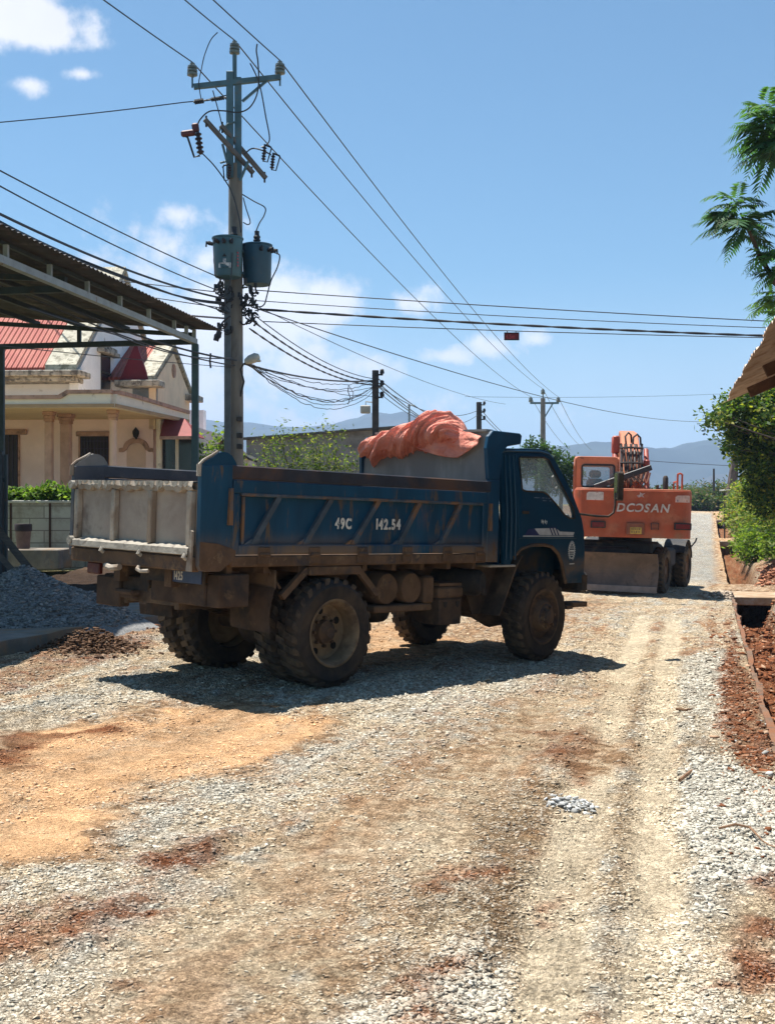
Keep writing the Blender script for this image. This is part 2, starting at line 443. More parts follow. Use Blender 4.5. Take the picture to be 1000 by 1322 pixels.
# base colours
C_PALE=np.array((.535,.425,.285)); C_CREAM=np.array((.635,.53,.375)); C_GREY=np.array((.51,.485,.41))
C_ORANGE=np.array((.70,.425,.225)); C_RED=np.array((.215,.080,.034)); C_DARK=np.array((.205,.135,.072)); C_YARD=np.array((.24,.16,.105))
TR=R(30)
def streak(p,q,seed=140):
    """marks drawn out along the way the traffic goes"""
    w_=(fbm(p*.25,q*.25,seed,2)-.5)*1.2
    return .55*fbm(p*.30,(q+w_)*2.6,seed+1,3)+.45*fbm(p*.7,(q+w_)*7.5,seed+2,3)
def zones(p,q):
    """every ground material as a mask over p, q"""
    Z={}
    Z['orange']=np.maximum.reduce([
      poly_mask(p,q,[(-340,1040),(-60,975),(100,935),(230,905),(290,905),(330,930),(425,915),(452,925),(440,945),(395,962),(300,1002),(200,1035),(95,1095),(-60,1150),(-340,1230)],.34,.55,2)*(.62+.9*np.clip(streak(p+5,q+2,170)-.08,0,.5)),
      .8*poly_mask(p,q,[(440,870),(475,800),(530,806),(600,830),(560,850),(500,860)],.2,.2,3),
      .42*poly_mask(p,q,[(500,1000),(545,960),(640,938),(690,950),(660,985),(560,1015)],.35,.3,4),
      .30*poly_mask(p,q,[(120,1290),(300,1130),(560,930),(780,870),(760,960),(600,1080),(420,1330),(140,1340)],.5,.5,36)*(.4+1.2*np.clip(streak(p+9,q+4,180)-.2,0,.6)),
      .55*poly_mask(p,q,[(730,975),(760,955),(830,960),(790,985),(735,1000)],.15,.15,5),
      .35*poly_mask(p,q,[(380,1110),(420,1080),(480,1080),(470,1120),(410,1150)],.3,.3,6),
      .5*poly_mask(p,q,[(560,815),(640,780),(760,770),(800,780),(740,800),(690,850),(620,850)],.4,.4,6)])
    Z['red']=np.maximum.reduce([
      .9*poly_mask(p,q,[(-40,985),(20,950),(140,935),(160,945),(60,965),(10,990)],.14,.30,7),
      .9*poly_mask(p,q,[(925,880),(945,830),(940,800),(960,860),(985,900),(1003,990),(985,1000),(945,978),(930,930)],.07,.12,8),
      .9*poly_mask(p,q,[(925,1290),(935,1200),(960,1180),(1010,1200),(1010,1300),(960,1280)],.08,.18,9),
      .7*poly_mask(p,q,[(960,1140),(1010,1120),(1010,1165)],.05,.08,9),
      .8*poly_mask(p,q,[(155,1098),(180,1085),(290,1080),(285,1095),(215,1130),(160,1120)],.12,.28,10),
      .85*poly_mask(p,q,[(-40,1205),(10,1185),(110,1160),(150,1165),(100,1195),(20,1230),(-40,1235)],.14,.30,11),
      .85*poly_mask(p,q,[(540,1135),(560,1120),(620,1118),(615,1138),(560,1148)],.10,.22,12),
      .75*poly_mask(p,q,[(690,945),(740,940),(765,980),(760,1005),(735,1005),(680,965)],.18,.30,13),
      .5*poly_mask(p,q,[(680,1165),(720,1135),(735,1160),(700,1185)],.10,.18,13),
      .85*poly_mask(p,q,[(545,1270),(590,1230),(610,1250),(570,1285),(500,1320),(480,1310)],.10,.22,14),
      .45*poly_mask(p,q,[(140,1270),(165,1262),(185,1285),(150,1300)],.04,.06,14),
      .55*poly_mask(p,q,[(-30,885),(60,850),(150,825),(200,812),(205,835),(150,850),(40,885),(-30,900)],.06,.15,15)])
    Z['dark']=np.maximum.reduce([
      .85*poly_mask(p,q,[(575,1085),(660,1010),(735,1005),(745,1040),(722,1110),(712,1160),(640,1215),(560,1300),(430,1340),(480,1250),(545,1150)],.25,.45,16),
      .55*poly_mask(p,q,[(770,915),(800,880),(850,880),(835,960),(780,960)],.15,.2,17),
      .6*band_mask(p,q,[(800,1250),(800,1130),(812,1020),(826,920)],.12,.07,18),
      .5*poly_mask(p,q,[(880,965),(890,950),(940,960),(930,980),(895,985)],.1,.12,19)])
    Z['grey']=np.maximum.reduce([
      poly_mask(p,q,[(855,1000),(900,965),(950,985),(1010,1010),(1010,1140),(950,1135),(930,1190),(915,1290),(930,1350),(870,1350),(865,1200),(885,1110),(860,1060)],.12,.16,20),
      .8*poly_mask(p,q,[(890,850),(935,840),(950,870),(930,900),(925,940),(880,945),(870,900)],.2,.2,21),
      .85*poly_mask(p,q,[(450,1340),(560,1270),(620,1210),(660,1210),(700,1260),(690,1340)],.12,.2,22),
      .38*poly_mask(p,q,[(-40,1150),(100,1100),(250,1010),(420,965),(560,905),(640,890),(640,920),(500,990),(330,1040),(200,1110),(-40,1190)],.3,.35,23),
      .35*poly_mask(p,q,[(-40,930),(150,860),(220,900),(120,930),(-40,970)],.3,.35,24),
      .4*poly_mask(p,q,[(440,880),(700,850),(800,850),(700,900),(560,935),(470,925)],.3,.3,25)])
    g2=sstep(29,33,p)*sstep(-6,-4.5,q)*(1-sstep(.05,.4,q+.3*(vnoise(p*.7,p*0,3)-.5)))*(1-sstep(100,120,p))
    Z['grey']=np.maximum(Z['grey'],.8*g2)
    Z['cream']=np.maximum.reduce([
      band_mask(p,q,[(690,1322),(712,1200),(735,1100),(752,1040),(775,960),(800,880),(830,800)],.29,.07,30),
      band_mask(p,q,[(850,1322),(848,1200),(845,1100),(845,1040),(848,960),(858,880),(868,800)],.27,.07,31),
      .6*poly_mask(p,q,[(220,1200),(400,1100),(560,1010),(700,900),(760,900),(700,960),(560,1060),(420,1240),(300,1340),(180,1340)],.4,.3,32)])
    Z['orange']=np.maximum(Z['orange'],.55*sstep(27,29,p)*(1-sstep(30.5,31.5,p))*sstep(-.3,.4,q))
    Z['orange']=np.maximum(Z['orange'],.75*sstep(.0,.5,q)*sstep(31,32,p)*(1-sstep(1.0,1.6,q)))
    Z['orange']=np.maximum(Z['orange'],.5*sstep(108,125,p))
    Z['red']=np.maximum(Z['red'],.8*sstep(1.2,1.6,q)*(.4+.6*fbm(p*.6,q*.6,44,3)))
    Z['red']=np.maximum(Z['red'],ditch(p,q))
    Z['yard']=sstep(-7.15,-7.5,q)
    return Z
def zcolor(p,q,Z):
    n1=fbm(p*1.1,q*2.2,60,4)[:,None]; n2=fbm(p*5,q*5,61,4)[:,None]; st=streak(p,q)[:,None]; n3=fbm(p*13,q*13,62,3)[:,None]
    c=C_PALE*(.80+.4*n1)
    c=c+(C_GREY-c)*(.85*sstep(.45,.58,.5*n2+.5*st)); c=c+(np.array((.36,.185,.085))-c)*(.80*sstep(.52,.63,.35*n2+.65*streak(p+31,q+7,150)[:,None]))
    c=c+(C_CREAM-c)*(.6*sstep(.54,.64,streak(p+11,q+3,160)[:,None]))
    far=sstep(29,33,p)[:,None]; grey=C_GREY*(1-far)+np.array((.33,.335,.31))*far
    yp=sstep(21,25,p)[:,None]; yard=np.array((.060,.038,.026))*(1-yp)+C_YARD*yp  # dark soil; the canopy's shade is also put into its colour, lighter beyond
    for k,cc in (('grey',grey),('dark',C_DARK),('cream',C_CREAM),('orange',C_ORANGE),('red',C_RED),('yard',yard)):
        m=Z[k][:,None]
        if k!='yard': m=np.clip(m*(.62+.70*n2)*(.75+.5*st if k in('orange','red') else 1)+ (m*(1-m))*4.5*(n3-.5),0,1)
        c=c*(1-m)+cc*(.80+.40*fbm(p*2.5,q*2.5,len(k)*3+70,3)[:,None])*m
    # darker crumbs gather along the rim of the smooth orange earth
    rim=(4*Z['orange']*(1-Z['orange']))[:,None]*sstep(.42,.6,n3); c=c+(np.array((.16,.095,.05))-c)*.75*np.clip(rim,0,1)
    return c*(.74+.52*n3)
def axis_steps(*seg):
    out=[]
    for a,b,s in seg: out+=list(np.arange(a,b-1e-6,s))
    out.append(seg[-1][1]); return np.array(out)
pv_=axis_steps((-4,2,.25),(2,9.5,.024),(9.5,20,.05),(20,45,.11),(45,130,.6))
qv_=axis_steps((-13,-7.6,.12),(-7.6,-4.4,.05),(-4.4,1.6,.026),(1.6,8,.12))
PP,QQ=np.meshgrid(pv_,qv_,indexing='ij'); p=PP.ravel(); q=QQ.ravel()
Z=zones(p,q)
near=1-sstep(20,40,p)
def track_rut(p,q):
    return Z['cream']
z=g_base(p,q)
loose=np.clip(1-.75*Z['cream']-.6*Z['orange'],.15,1)
z=z+near*((fbm(p*.9,q*1.5,80,3)-.5)*.05+(fbm(p*5,q*5,81,3)-.5)*.030*loose+(fbm(p*17,q*17,82,2)-.5)*.026*loose)
z=z+near*.055*(streak(p,q)-.5)+near*.05*(streak(p+31,q+7,150)-.5)-near*.026*Z['cream']+near*.02*Z['grey']*(fbm(p*3,q*3,83,2))+near*.07*Z['red']*(fbm(p*7,q*7,84,3)-.3)
# tyre ridges pressed across the two tracks
z=z+near*.010*Z['cream']*np.sin(p*2*PI/.085+vnoise(p*2,q*2,90)*3)*(fbm(p*1.2,q*3,91,2)>.42)
# left edge of the road: clods and spoil along the slab
ed=np.exp(-((q+6.75)/.38)**2)*sstep(9,11,p)*(1-sstep(17,19,p))
z=z+ed*(.10*fbm(p*2.2,q*2.2,92,4)+.05*(fbm(p*9,q*9,93,3)-.4))
# spoil on the far bank and lumps beside the ditch
z=z+sstep(1.4,1.9,q)*(1-sstep(27,27.2,p)*(1-sstep(30.9,31.2,p)))*(.45*(fbm(p*.8,q*.9,94,4)-.35)+.08*(fbm(p*6,q*6,95,3)-.5))
z=z-ditch(p,q)*(.78-.30*np.clip(fbm(p*2.3,q*3,96,4)-.35,0,1)-.06*fbm(p*12,q*12,97,3))
# bare flat ground right under the truck's and the excavator's wheels
for (wx,wy) in ((-.6,11.0),(-2.0,12.35),(1.73,13.47),(.4,14.8)):
    wp,wq=pq(wx,wy); m=np.exp(-((p-wp)**2+(q-wq)**2)/.25); z=z*(1-m)+m*(g_base(p,q)-.004)
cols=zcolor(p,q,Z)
peb=np.clip(1-.72*Z['orange']-.55*Z['cream']-.25*Z['red']-.85*Z['yard'],.08,1); cols=np.concatenate([cols,peb[:,None]],1)
X,Y=xy(p,q)
n=len(qv_); I=np.arange(len(pv_)-1)[:,None]*n+np.arange(n-1)[None,:]
quads=np.stack([I,I+n,I+n+1,I+1],-1).reshape(-1,4)
def ground_mat(name,bump,attr=True,base=(.3,.22,.13)):
    m,nt,b=new_mat(name)
    tc=N(nt,'ShaderNodeTexCoord'); v=tc.outputs['Object']
    if attr:
        a=N(nt,'ShaderNodeAttribute'); a.attribute_name='Col'; c=a.outputs['Color']
    else:
        c=mixc(nt,ramp(nt,noise(nt,v,.15,6,.6),.35,.65),base,(base[0]*.55,base[1]*.85,base[2]*.5))
    c=mixc(nt,.55,c,mixc(nt,ramp(nt,noise(nt,v,9,8,.7),.3,.72),(.62,.60,.57),(1.34,1.34,1.36)),'MULTIPLY')
    for sc_,am in ((44,.60),(90,.65),(170,.5)):
        vc=N(nt,'ShaderNodeTexVoronoi'); vc.inputs['Scale'].default_value=sc_; vc.inputs['Randomness'].default_value=1.0; nt.links.new(v,vc.inputs['Vector'])
        sx_=N(nt,'ShaderNodeSeparateColor'); nt.links.new(vc.outputs['Color'],sx_.inputs[0])
        gr=mixc(nt,ramp(nt,sx_.outputs[0],.05,.95),(.40,.37,.34),(1.45,1.45,1.46))
        gr=mixc(nt,ramp(nt,vc.outputs['Distance'],.85,.45),(.45,.42,.38),gr) if False else gr
        if attr:
            mm=N(nt,'ShaderNodeMath',operation='MULTIPLY'); nt.links.new(a.outputs['Alpha'],mm.inputs[0]); mm.inputs[1].default_value=am; am=mm.outputs[0]
        c=mixc(nt,am,c,gr,'MULTIPLY')
    nt.links.new(c,b.inputs['Base Color']); b.inputs['Roughness'].default_value=.95; b.inputs['Specular IOR Level'].default_value=.12
    vo=N(nt,'ShaderNodeTexVoronoi'); vo.inputs['Scale'].default_value=55; nt.links.new(v,vo.inputs['Vector'])
    b1=N(nt,'ShaderNodeBump'); b1.inputs['Distance'].default_value=bump*1.0; nt.links.new(noise(nt,v,38,8,.75),b1.inputs['Height'])
    b2=N(nt,'ShaderNodeBump'); b2.inputs['Distance'].default_value=bump*.55; b2.invert=True; nt.links.new(vo.outputs['Distance'],b2.inputs['Height']); nt.links.new(b1.outputs[0],b2.inputs['Normal'])
    nt.links.new(b2.outputs[0],b.inputs['Normal'])
    return m
road_m=ground_mat('road_earth',.035)
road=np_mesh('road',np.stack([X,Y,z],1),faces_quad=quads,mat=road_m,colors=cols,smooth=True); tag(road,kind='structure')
road_z=z.reshape(PP.shape)
def road_height(pp,qq):
    i=np.clip(np.searchsorted(pv_,pp)-1,0,len(pv_)-2); j=np.clip(np.searchsorted(qv_,qq)-1,0,len(qv_)-2)
    a=(pp-pv_[i])/(pv_[i+1]-pv_[i]); b=(qq-qv_[j])/(qv_[j+1]-qv_[j])
    return road_z[i,j]*(1-a)*(1-b)+road_z[i+1,j]*a*(1-b)+road_z[i,j+1]*(1-a)*b+road_z[i+1,j+1]*a*b
# the land all round
gx=np.concatenate([-np.geomspace(4100,16,34),np.arange(-14,14.1,1.0),np.geomspace(16,4100,34)])
gy=np.concatenate([-np.geomspace(50,8,8),np.arange(-6,140.1,1.5),np.geomspace(150,5100,34)])
gpp,gqq=np.meshgrid(gy,gx,indexing='ij'); a=gpp.ravel(); b=gqq.ravel()
GX,GY=xy(a,b)
gz=g_base(a,b)-.05-1.4*sstep(-3.5,-1,a)*(1-sstep(126,129,a))*sstep(-12.5,-10.5,b)*(1-sstep(6.0,7.5,b))
gz=np.where(a>200,np.minimum(gz,1.6),gz)-sstep(300,2500,np.hypot(a,b))*40
n=len(gx); I=np.arange(len(gy)-1)[:,None]*n+np.arange(n-1)[None,:]
ground=np_mesh('ground',np.stack([GX,GY,gz],1),faces_quad=np.stack([I,I+n,I+n+1,I+1],-1).reshape(-1,4),mat=ground_mat('land_earth',.03,False,(.40,.31,.19)),smooth=True); tag(ground,kind='structure')
# ------------------------------------------------------------------ crushed stone
stone_m,nt,bb=new_mat('crushed_stone')
at_=N(nt,'ShaderNodeAttribute'); at_.attribute_name='Col'; tcs=N(nt,'ShaderNodeTexCoord')
nt.links.new(mixc(nt,.6,at_.outputs['Color'],mixc(nt,noise(nt,tcs.outputs['Object'],60,4,.6),(.6,.6,.6),(1.35,1.33,1.3)),'MULTIPLY'),bb.inputs['Base Color'])
bb.inputs['Roughness'].default_value=.9; bb.inputs['Specular IOR Level'].default_value=.2
CUBE=np.array([(-1,-1,-1),(1,-1,-1),(1,1,-1),(-1,1,-1),(-1,-1,1),(1,-1,1),(1,1,1),(-1,1,1)],float)*.5
CF=np.array([(3,2,1,0),(4,5,6,7),(0,1,5,4),(1,2,6,5),(2,3,7,6),(3,0,4,7)])
def stones(X,Y,Zs,size,colr,sink=.10):
    """angular broken stones: one squeezed and chipped block each"""
    k=len(X)
    V=np.repeat(CUBE[None],k,0)+rng.normal(0,.20,(k,8,3))
    V[:,4:,:2]*=rng.uniform(.45,.95,(k,1,2))
    V*=np.stack([rng.uniform(.9,1.75,k),rng.uniform(.5,1.0,k),rng.uniform(.25,.60,k)],1)[:,None,:]*size[:,None,None]
    al=rng.uniform(0,2*PI,k);be=rng.normal(0,.42,k)
    c,s=np.cos(be),np.sin(be); y=V[:,:,1]*c[:,None]-V[:,:,2]*s[:,None]; zz=V[:,:,1]*s[:,None]+V[:,:,2]*c[:,None]
    c,s=np.cos(al),np.sin(al); x=V[:,:,0]*c[:,None]-y*s[:,None]; y=V[:,:,0]*s[:,None]+y*c[:,None]
    V=np.stack([x+X[:,None],y+Y[:,None],zz+(Zs+size*sink)[:,None]],-1)
    F=(CF[None]+np.arange(k)[:,None,None]*8).reshape(-1,4)
    return V.reshape(-1,3),F,np.repeat(colr,8,0)
def stone_colours(k,base,Zl,p,q):
    t=rng.random(k)
    c=np.where((t<.58)[:,None],np.array((.50,.472,.40)),np.where((t<.80)[:,None],np.array((.60,.56,.465)),np.array((.24,.205,.165))))
    c=c*rng.uniform(.60,1.22,(k,1))
    mixin=np.clip(.55-.30*Zl['grey']+.35*Zl['orange']+.42*Zl['red']+.25*Zl['cream']+.15*Zl['dark']+rng.normal(0,.15,k),0,.97)[:,None]
    return c*(1-mixin)+base*mixin*rng.uniform(.75,1.15,(k,1))
VV=[];FF=[];CC=[];off=0
for (p0,p1,q0,q1,dens,s0,s1) in ((2.8,5.2,-3.2,.46,13500,.0035,.020),(5.2,8,-4.6,.46,7000,.005,.025),(8,13,-6.9,.46,2000,.008,.034),(13,22,-7.0,.46,450,.013,.045),(22,32,-5,.5,35,.025,.055),(2.8,28,1.3,2.6,60,.02,.07),(3.5,27,.5,1.35,130,.015,.07)):
    k=int((p1-p0)*(q1-q0)*dens)
    pp=rng.uniform(p0,p1,k);qq=rng.uniform(q0,q1,k)
    XX,YY=xy(pp,qq)
    vis=np.abs(XX)<YY*.36+.3; pp=pp[vis];qq=qq[vis]
    Zl=zones(pp,qq)
    keep=.34+.55*Zl['grey']+.35*Zl['dark']-.26*Zl['cream']-.27*Zl['orange']+.15*Zl['red']+.9*(fbm(pp*2.2,qq*2.2,120,3)-.5)+.8*(streak(pp,qq)-.5)
    s=rng.random(len(pp))<keep; pp=pp[s];qq=qq[s]; Zl={a:b[s] for a,b in Zl.items()}
    k=len(pp); XX,YY=xy(pp,qq)
    sz=s0+(s1-s0)*rng.random(k)**2.8; sz*=(.80+.30*Zl['grey'])
    a,b,c=stones(XX,YY,road_height(pp,qq),sz,stone_colours(k,zcolor(pp,qq,Zl),Zl,pp,qq))
    VV.append(a);FF.append(b+off);CC.append(c);off+=len(a)
for (p0,p1,q0,q1,dens,s0,s1) in ((6,14,.02,.45,1500,.004,.042),(14,27,.0,.45,500,.008,.06),(5,27,.52,1.3,600,.008,.10),(5,27,1.3,2.0,300,.010,.10)):
    k=int((p1-p0)*(q1-q0)*dens); pp=rng.uniform(p0,p1,k);qq=rng.uniform(q0,q1,k); Zl=zones(pp,qq)
    s=rng.random(k)<(.08+.92*Zl['red'])*(.3+1.2*fbm(pp*1.5,qq*1.5,131,3)-.25); pp=pp[s];qq=qq[s];k=len(pp); XX,YY=xy(pp,qq)
    cc=np.array((.17,.062,.026))*rng.uniform(.45,1.5,(k,1))+np.where(rng.random(k)<.12,.25,0)[:,None]*np.array((.9,.75,.55))
    a,b,c=stones(XX,YY,road_height(pp,qq),s0+(s1-s0)*rng.random(k)**3,cc)
    VV.append(a);FF.append(b+off);CC.append(c);off+=len(a)
gravel=np_mesh('gravel',np.concatenate(VV),faces_quad=np.concatenate(FF),mat=stone_m,colors=np.concatenate(CC)); tag(gravel,kind='stuff')
print('stones',off//8)
# ------------------------------------------------------------------ slab, gravel heap, spoil
conc_m=mat('old_concrete',(.20,.18,.155),.9,.25,3,bump=.006,bscale=40,layers=(((.26,.17,.10),2.2,.45,.65),((.16,.14,.13),5,.55,.7)))
mb=MB()
edge=[]
for i,pp in enumerate(np.arange(6.0,17.0,.35)):
    edge.append((pp,-7.2+.04*math.sin(i*1.7)+.03*math.sin(i*.6)))
top=[];bot=[];bk=[]
for pp,qq in edge:
    x,y=xy(pp,qq); zt=g(x,y)+.17; top.append((x,y,zt)); bot.append((x+.02,y,zt-.42)); xb,yb=xy(pp,-11.5); bk.append((xb,yb,zt+.01))
k=len(edge); vs=top+bot+bk; fs=[]
for i in range(k-1):
    fs+=[(i,i+1,k+i+1,k+i),(i,2*k+i,2*k+i+1,i+1)]
fs.append((k-1,3*k-1,2*k-1))
mb.add(vs,fs); slab=mb.build('pavement',conc_m); tag(slab,kind='structure')
def slab_z(x,y): return g(x,y)+.17
# gravel heap: a coned mass covered in broken stone
hx,hy=xy(13.15,-8.5)
heap_m,nt,bb=new_mat('heap_stone'); tch=N(nt,'ShaderNodeTexCoord')
nt.links.new(mixc(nt,ramp(nt,noise(nt,tch.outputs['Object'],45,5,.7),.35,.65),(.10,.10,.10),(.28,.275,.265)),bb.inputs['Base Color']); bb.inputs['Roughness'].default_value=.9
th=np.linspace(0,2*PI,97)[:-1]; rr=np.linspace(0,1,46)
T,Rr=np.meshgrid(th,rr,indexing='ij')
ax=np.array((SR,CR)); aq=np.array((CR,-SR))
def heap_h(lp,lq):
    # two merged cones
    h1=.70-.62*np.hypot(lp/1.15,(lq)/1.25); h2=.66-.6*np.hypot((lp-.1)/1.1,(lq+1.5)/1.3); h3=.26-.5*np.hypot((lp-.25)/1.0,(lq-.8)/.75)
    h=np.log(np.exp(9*h1)+np.exp(9*h2)+np.exp(9*h3))/9
    return np.clip(h,-.5,None)
lp=np.cos(T)*Rr*2.0; lq=np.sin(T)*Rr*2.9-.7
hz=heap_h(lp,lq)+.05*(fbm(lp*3+9,lq*3,130,3)-.5)
hv=np.stack([lp*ax[0]+lq*aq[0],lp*ax[1]+lq*aq[1],hz],-1).reshape(-1,3)
I=np.arange(96)[:,None]*46+np.arange(45)[None,:]; J=((np.arange(96)+1)%96)[:,None]*46+np.arange(45)[None,:]
hq=np.stack([I,J,J+1,I+1],-1).reshape(-1,4)
k=15000
sp_=rng.uniform(-1.6,1.6,k); sq_=rng.uniform(-3.4,1.9,k); h=heap_h(sp_,sq_)+.05*(fbm(sp_*3+9,sq_*3,130,3)-.5); s=h>-.02
sp_,sq_,h=sp_[s],sq_[s],h[s]; k=len(sp_)
a,b,c=stones(sp_*ax[0]+sq_*aq[0],sp_*ax[1]+sq_*aq[1],h,.018+.03*rng.random(k)**1.5,np.array((.26,.255,.245))*rng.uniform(.45,1.45,(k,1)))
hv2=np.concatenate([hv,a]); hf=np.concatenate([hq,b+len(hv)])
heap=np_mesh('gravel_heap',hv2,faces_quad=hf,mat=[heap_m,stone_m],colors=np.concatenate([np.tile((.3,.3,.3),(len(hv),1)),c]),midx=np.concatenate([np.zeros(len(hq),int),np.ones(len(b),int)]))
heap.location=(hx,hy,slab_z(hx,hy)+.0)
tag(heap,'heap of blue grey crushed stone dumped on the concrete slab under the canopy','gravel heap')
# dug-up clods at the slab corner
def clods(name,pc,qc,lp,lq,k,s0,s1,colr,label,cat,hgt=.16):
    pp=pc+rng.normal(0,lp,k);qq=qc+rng.normal(0,lq,k)
    d=np.exp(-((pp-pc)/lp)**2*.4-((qq-qc)/lq)**2*.4)
    XX,YY=xy(pp,qq); zz=road_height(pp,qq)+hgt*d*rng.random(k)
    a,b,c=stones(XX,YY,zz,s0+(s1-s0)*rng.random(k)**2,np.array(colr)*rng.uniform(.5,1.4,(k,1)))
    return tag(np_mesh(name,a,faces_quad=b,mat=stone_m,colors=c),label,cat)
clods('earth_heap',15.2,-6.75,.75,.24,5000,.008,.050,(.15,.072,.042),'low heap of dark red brown clods beside the corner of the concrete slab','earth heap',.13)
clods('earth_heap',11.6,-6.7,.30,.25,2200,.007,.042,(.13,.075,.045),'small mound of dark soil clods at the left end of the slab edge','earth heap',.18)
clods('earth_heap',24.6,1.95,1.6,.3,1800,.015,.09,(.36,.19,.10),'broken orange earth thrown up on the far bank of the ditch near the first culvert','earth heap',.2)
clods('earth_heap',33.5,2.2,2.0,.5,2600,.02,.12,(.34,.15,.085),'red brown earth lumps piled below the leafy hedge','earth heap',.4)
clods('rubble_heap',26.55,.33,.35,.16,420,.015,.12,(.42,.34,.26),'broken pale concrete lumps piled on the left corner of the near culvert','rubble',.12)
clods('rubble_heap',9.1,.9,.5,.22,700,.012,.055,(.40,.40,.38),'patch of grey stones spilled into the red ditch','rubble',.1)
clods('stone_pile',6.9,-.78,.10,.07,160,.012,.035,(.50,.50,.48),'little pile of pale grey stones between the wheel tracks','stone pile',.05)
# ditch lining and culverts
lin_m=mat('drain_concrete',(.15,.098,.066),.9,.3,4,bump=.012,bscale=24,layers=(((.20,.085,.04),1.3,.34,.56),((.10,.07,.05),5,.52,.66)))
mb=MB(); a=[]
P0=np.arange(3.0,26.9,.12)
for side in (0,1):
    pass
ring=[]
for pp in P0:
    wob=.02*math.sin(pp*2.1)+.03*(float(vnoise(np.array(pp*4.0),np.array(.5),500))-.5)
    zt=float(g_base(pp,DL))-.005+.02*math.sin(pp*1.3)+.07*(float(vnoise(np.array(pp*3.3),np.array(7.5),501))-.55)
    r=[]
    for qq,zz in ((DL-.02+wob,zt-.3),(DL-.02+wob*.6,zt),(DL+.04+wob,zt-.004),(DL+.05+wob,zt-.85)):
        x,y=xy(pp,qq); r.append((x,y,zz))
    ring.append(r)
vs=[v for r in ring for v in r]; fs=[]
for i in range(len(ring)-1):
    for j in range(3): fs.append((i*4+j,i*4+j+1,i*4+5+j,i*4+4+j))
fs+=[(0,1,2,3)]; e=(len(ring)-1)*4; fs.append((e+3,e+2,e+1,e))
dw=mb.add(vs,fs).build('drain_wall',lin_m); tag(dw,'thin rough concrete wall lining the road side of the red earth ditch','wall')
def culvert(pc,label,wd=1.05,ln=1.0,th=.16):
    x,y=xy(pc,(DL+DRT)/2); o=empty('culvert',(x,y,g(x,y)),-RD); tag(o,label,'culvert')
    c=MB().cbox(-wd/2-.1,wd/2+.12,0,ln,-.05-th,-.02,.02); c.build('cover_slab',mat('earthy_slab',(.34,.23,.14),.95,.25,3,bump=.01,layers=(((.45,.40,.32),2.5,.5,.68),)),o)
    for s in (-1,1):
        MB().cbox(s*wd/2-.06,s*wd/2+.06,-.04,ln,-.85,-.06-th+.03,.015).build('side_wall',lin_m,o)
    MB().box(-wd/2,wd/2,ln-.06,ln-.02,-.9,-.2).build('back_wall',mat('painted_culvert_dark',(.03,.02,.015),.95),o)  # near-black sheet closing the tunnel, the dark of its inside painted in
    return o
culvert(26.95,'concrete culvert mouth with black opening where the ditch meets the dirt crossing',.92,1.75)
culvert(60.0,'distant small culvert slab over the ditch beside the green hedge',1.2,2.5,.25)
culvert(92.0,'farthest and smallest culvert slab across the ditch where the road bends out of sight',1.2,2.5,.25)
# twigs
tw=mat('dry_stick',(.20,.11,.06),.9,.3,20)
def stick(pix,r,label,lift=.02):
    pts=[]
    for a in pix:
        pp,qq=gp(*a); x,y=xy(pp,qq); pts.append((x,y,float(road_height(np.array([pp]),np.array([qq]))[0])+lift))
    tag(MB().tube(pts,[r]*(len(pts)-1)+[r*.5],6).build('twig',tw,smooth=True),label,'twig')
stick([(928,1080),(950,1079),(968,1082),(985,1096)],.007,'thin brown bent twig lying on pale gravel near the right edge',.035)
stick([(985,1094),(993,1102),(1003,1106)],.004,'short broken end of stick beyond the bent twig on gravel',.03)
stick([(872,918),(885,919),(893,917)],.012,'straight dark stick lying across the pale wheel track',.02)
stick([(877,1010),(890,1004),(893,1001)],.012,'short slanting dark stick beside the red soil patch',.03)
# ------------------------------------------------------------------ dump truck
nrm=Vector((.0326,0,1)).normalized(); yaw=R(43.5)
U=Vector((math.sin(yaw),math.cos(yaw),0)); U=(U-nrm*U.dot(nrm)).normalized(); Wd=U.cross(nrm)
TO=Vector((-1.2784,11.6526,.0417-.006))
TM=Matrix(((Wd.x,U.x,nrm.x,TO.x),(Wd.y,U.y,nrm.y,TO.y),(Wd.z,U.z,nrm.z,TO.z),(0,0,0,1)))
truck=empty('dump_truck',mtx=TM)
tag(truck,'dusty dark blue dump truck with rusty tipping bed parked across the dirt road','dump truck')
DUST=(.20,.125,.065)
blue=mat('blue_paint',(.004,.048,.098),.42,.22,2.5,bump=.002,bscale=30,layers=(((.10,.045,.02),3.2,.58,.72),(DUST,1.4,.36,.66,1.55,1.05)))
blue_cab=mat('blue_cab_paint',(.004,.040,.078),.35,.12,2,layers=((DUST,2.2,.40,.75,1.45,1.0),))
blue_rust=mat('scratched_blue_paint',(.004,.050,.100),.5,.25,3,bump=.003,bscale=25,layers=(((.24,.085,.025),2.6,.56,.68,1.45,1.85),((.10,.075,.055),7,.56,.66),(DUST,1.6,.40,.62,1.5,1.2)),stretch=(1.0,1.0,.22))
rail_m=mat('worn_dark_rail',(.022,.026,.036),.6,.3,4,bump=.003,bscale=30,layers=(((.095,.05,.032),1.6,.38,.66),))
rustrib=mat('dusty_rib',(.055,.075,.095),.75,.25,6,bump=.002,layers=(((.19,.10,.05),2.8,.45,.62),))
brown=mat('dusty_rust_brown',(.115,.066,.036),.85,.3,4,bump=.004,bscale=30,layers=(((.045,.038,.038),3,.50,.68),((.20,.125,.065),6,.55,.7)))
slate=mat('slate_grey_steel',(.06,.066,.078),.6,.2,3,layers=(((.13,.12,.11),4,.5,.7),))
dullgrey=mat('dull_grey_steel',(.19,.18,.165),.7,.2,3,layers=(((.09,.085,.08),4,.5,.7),))
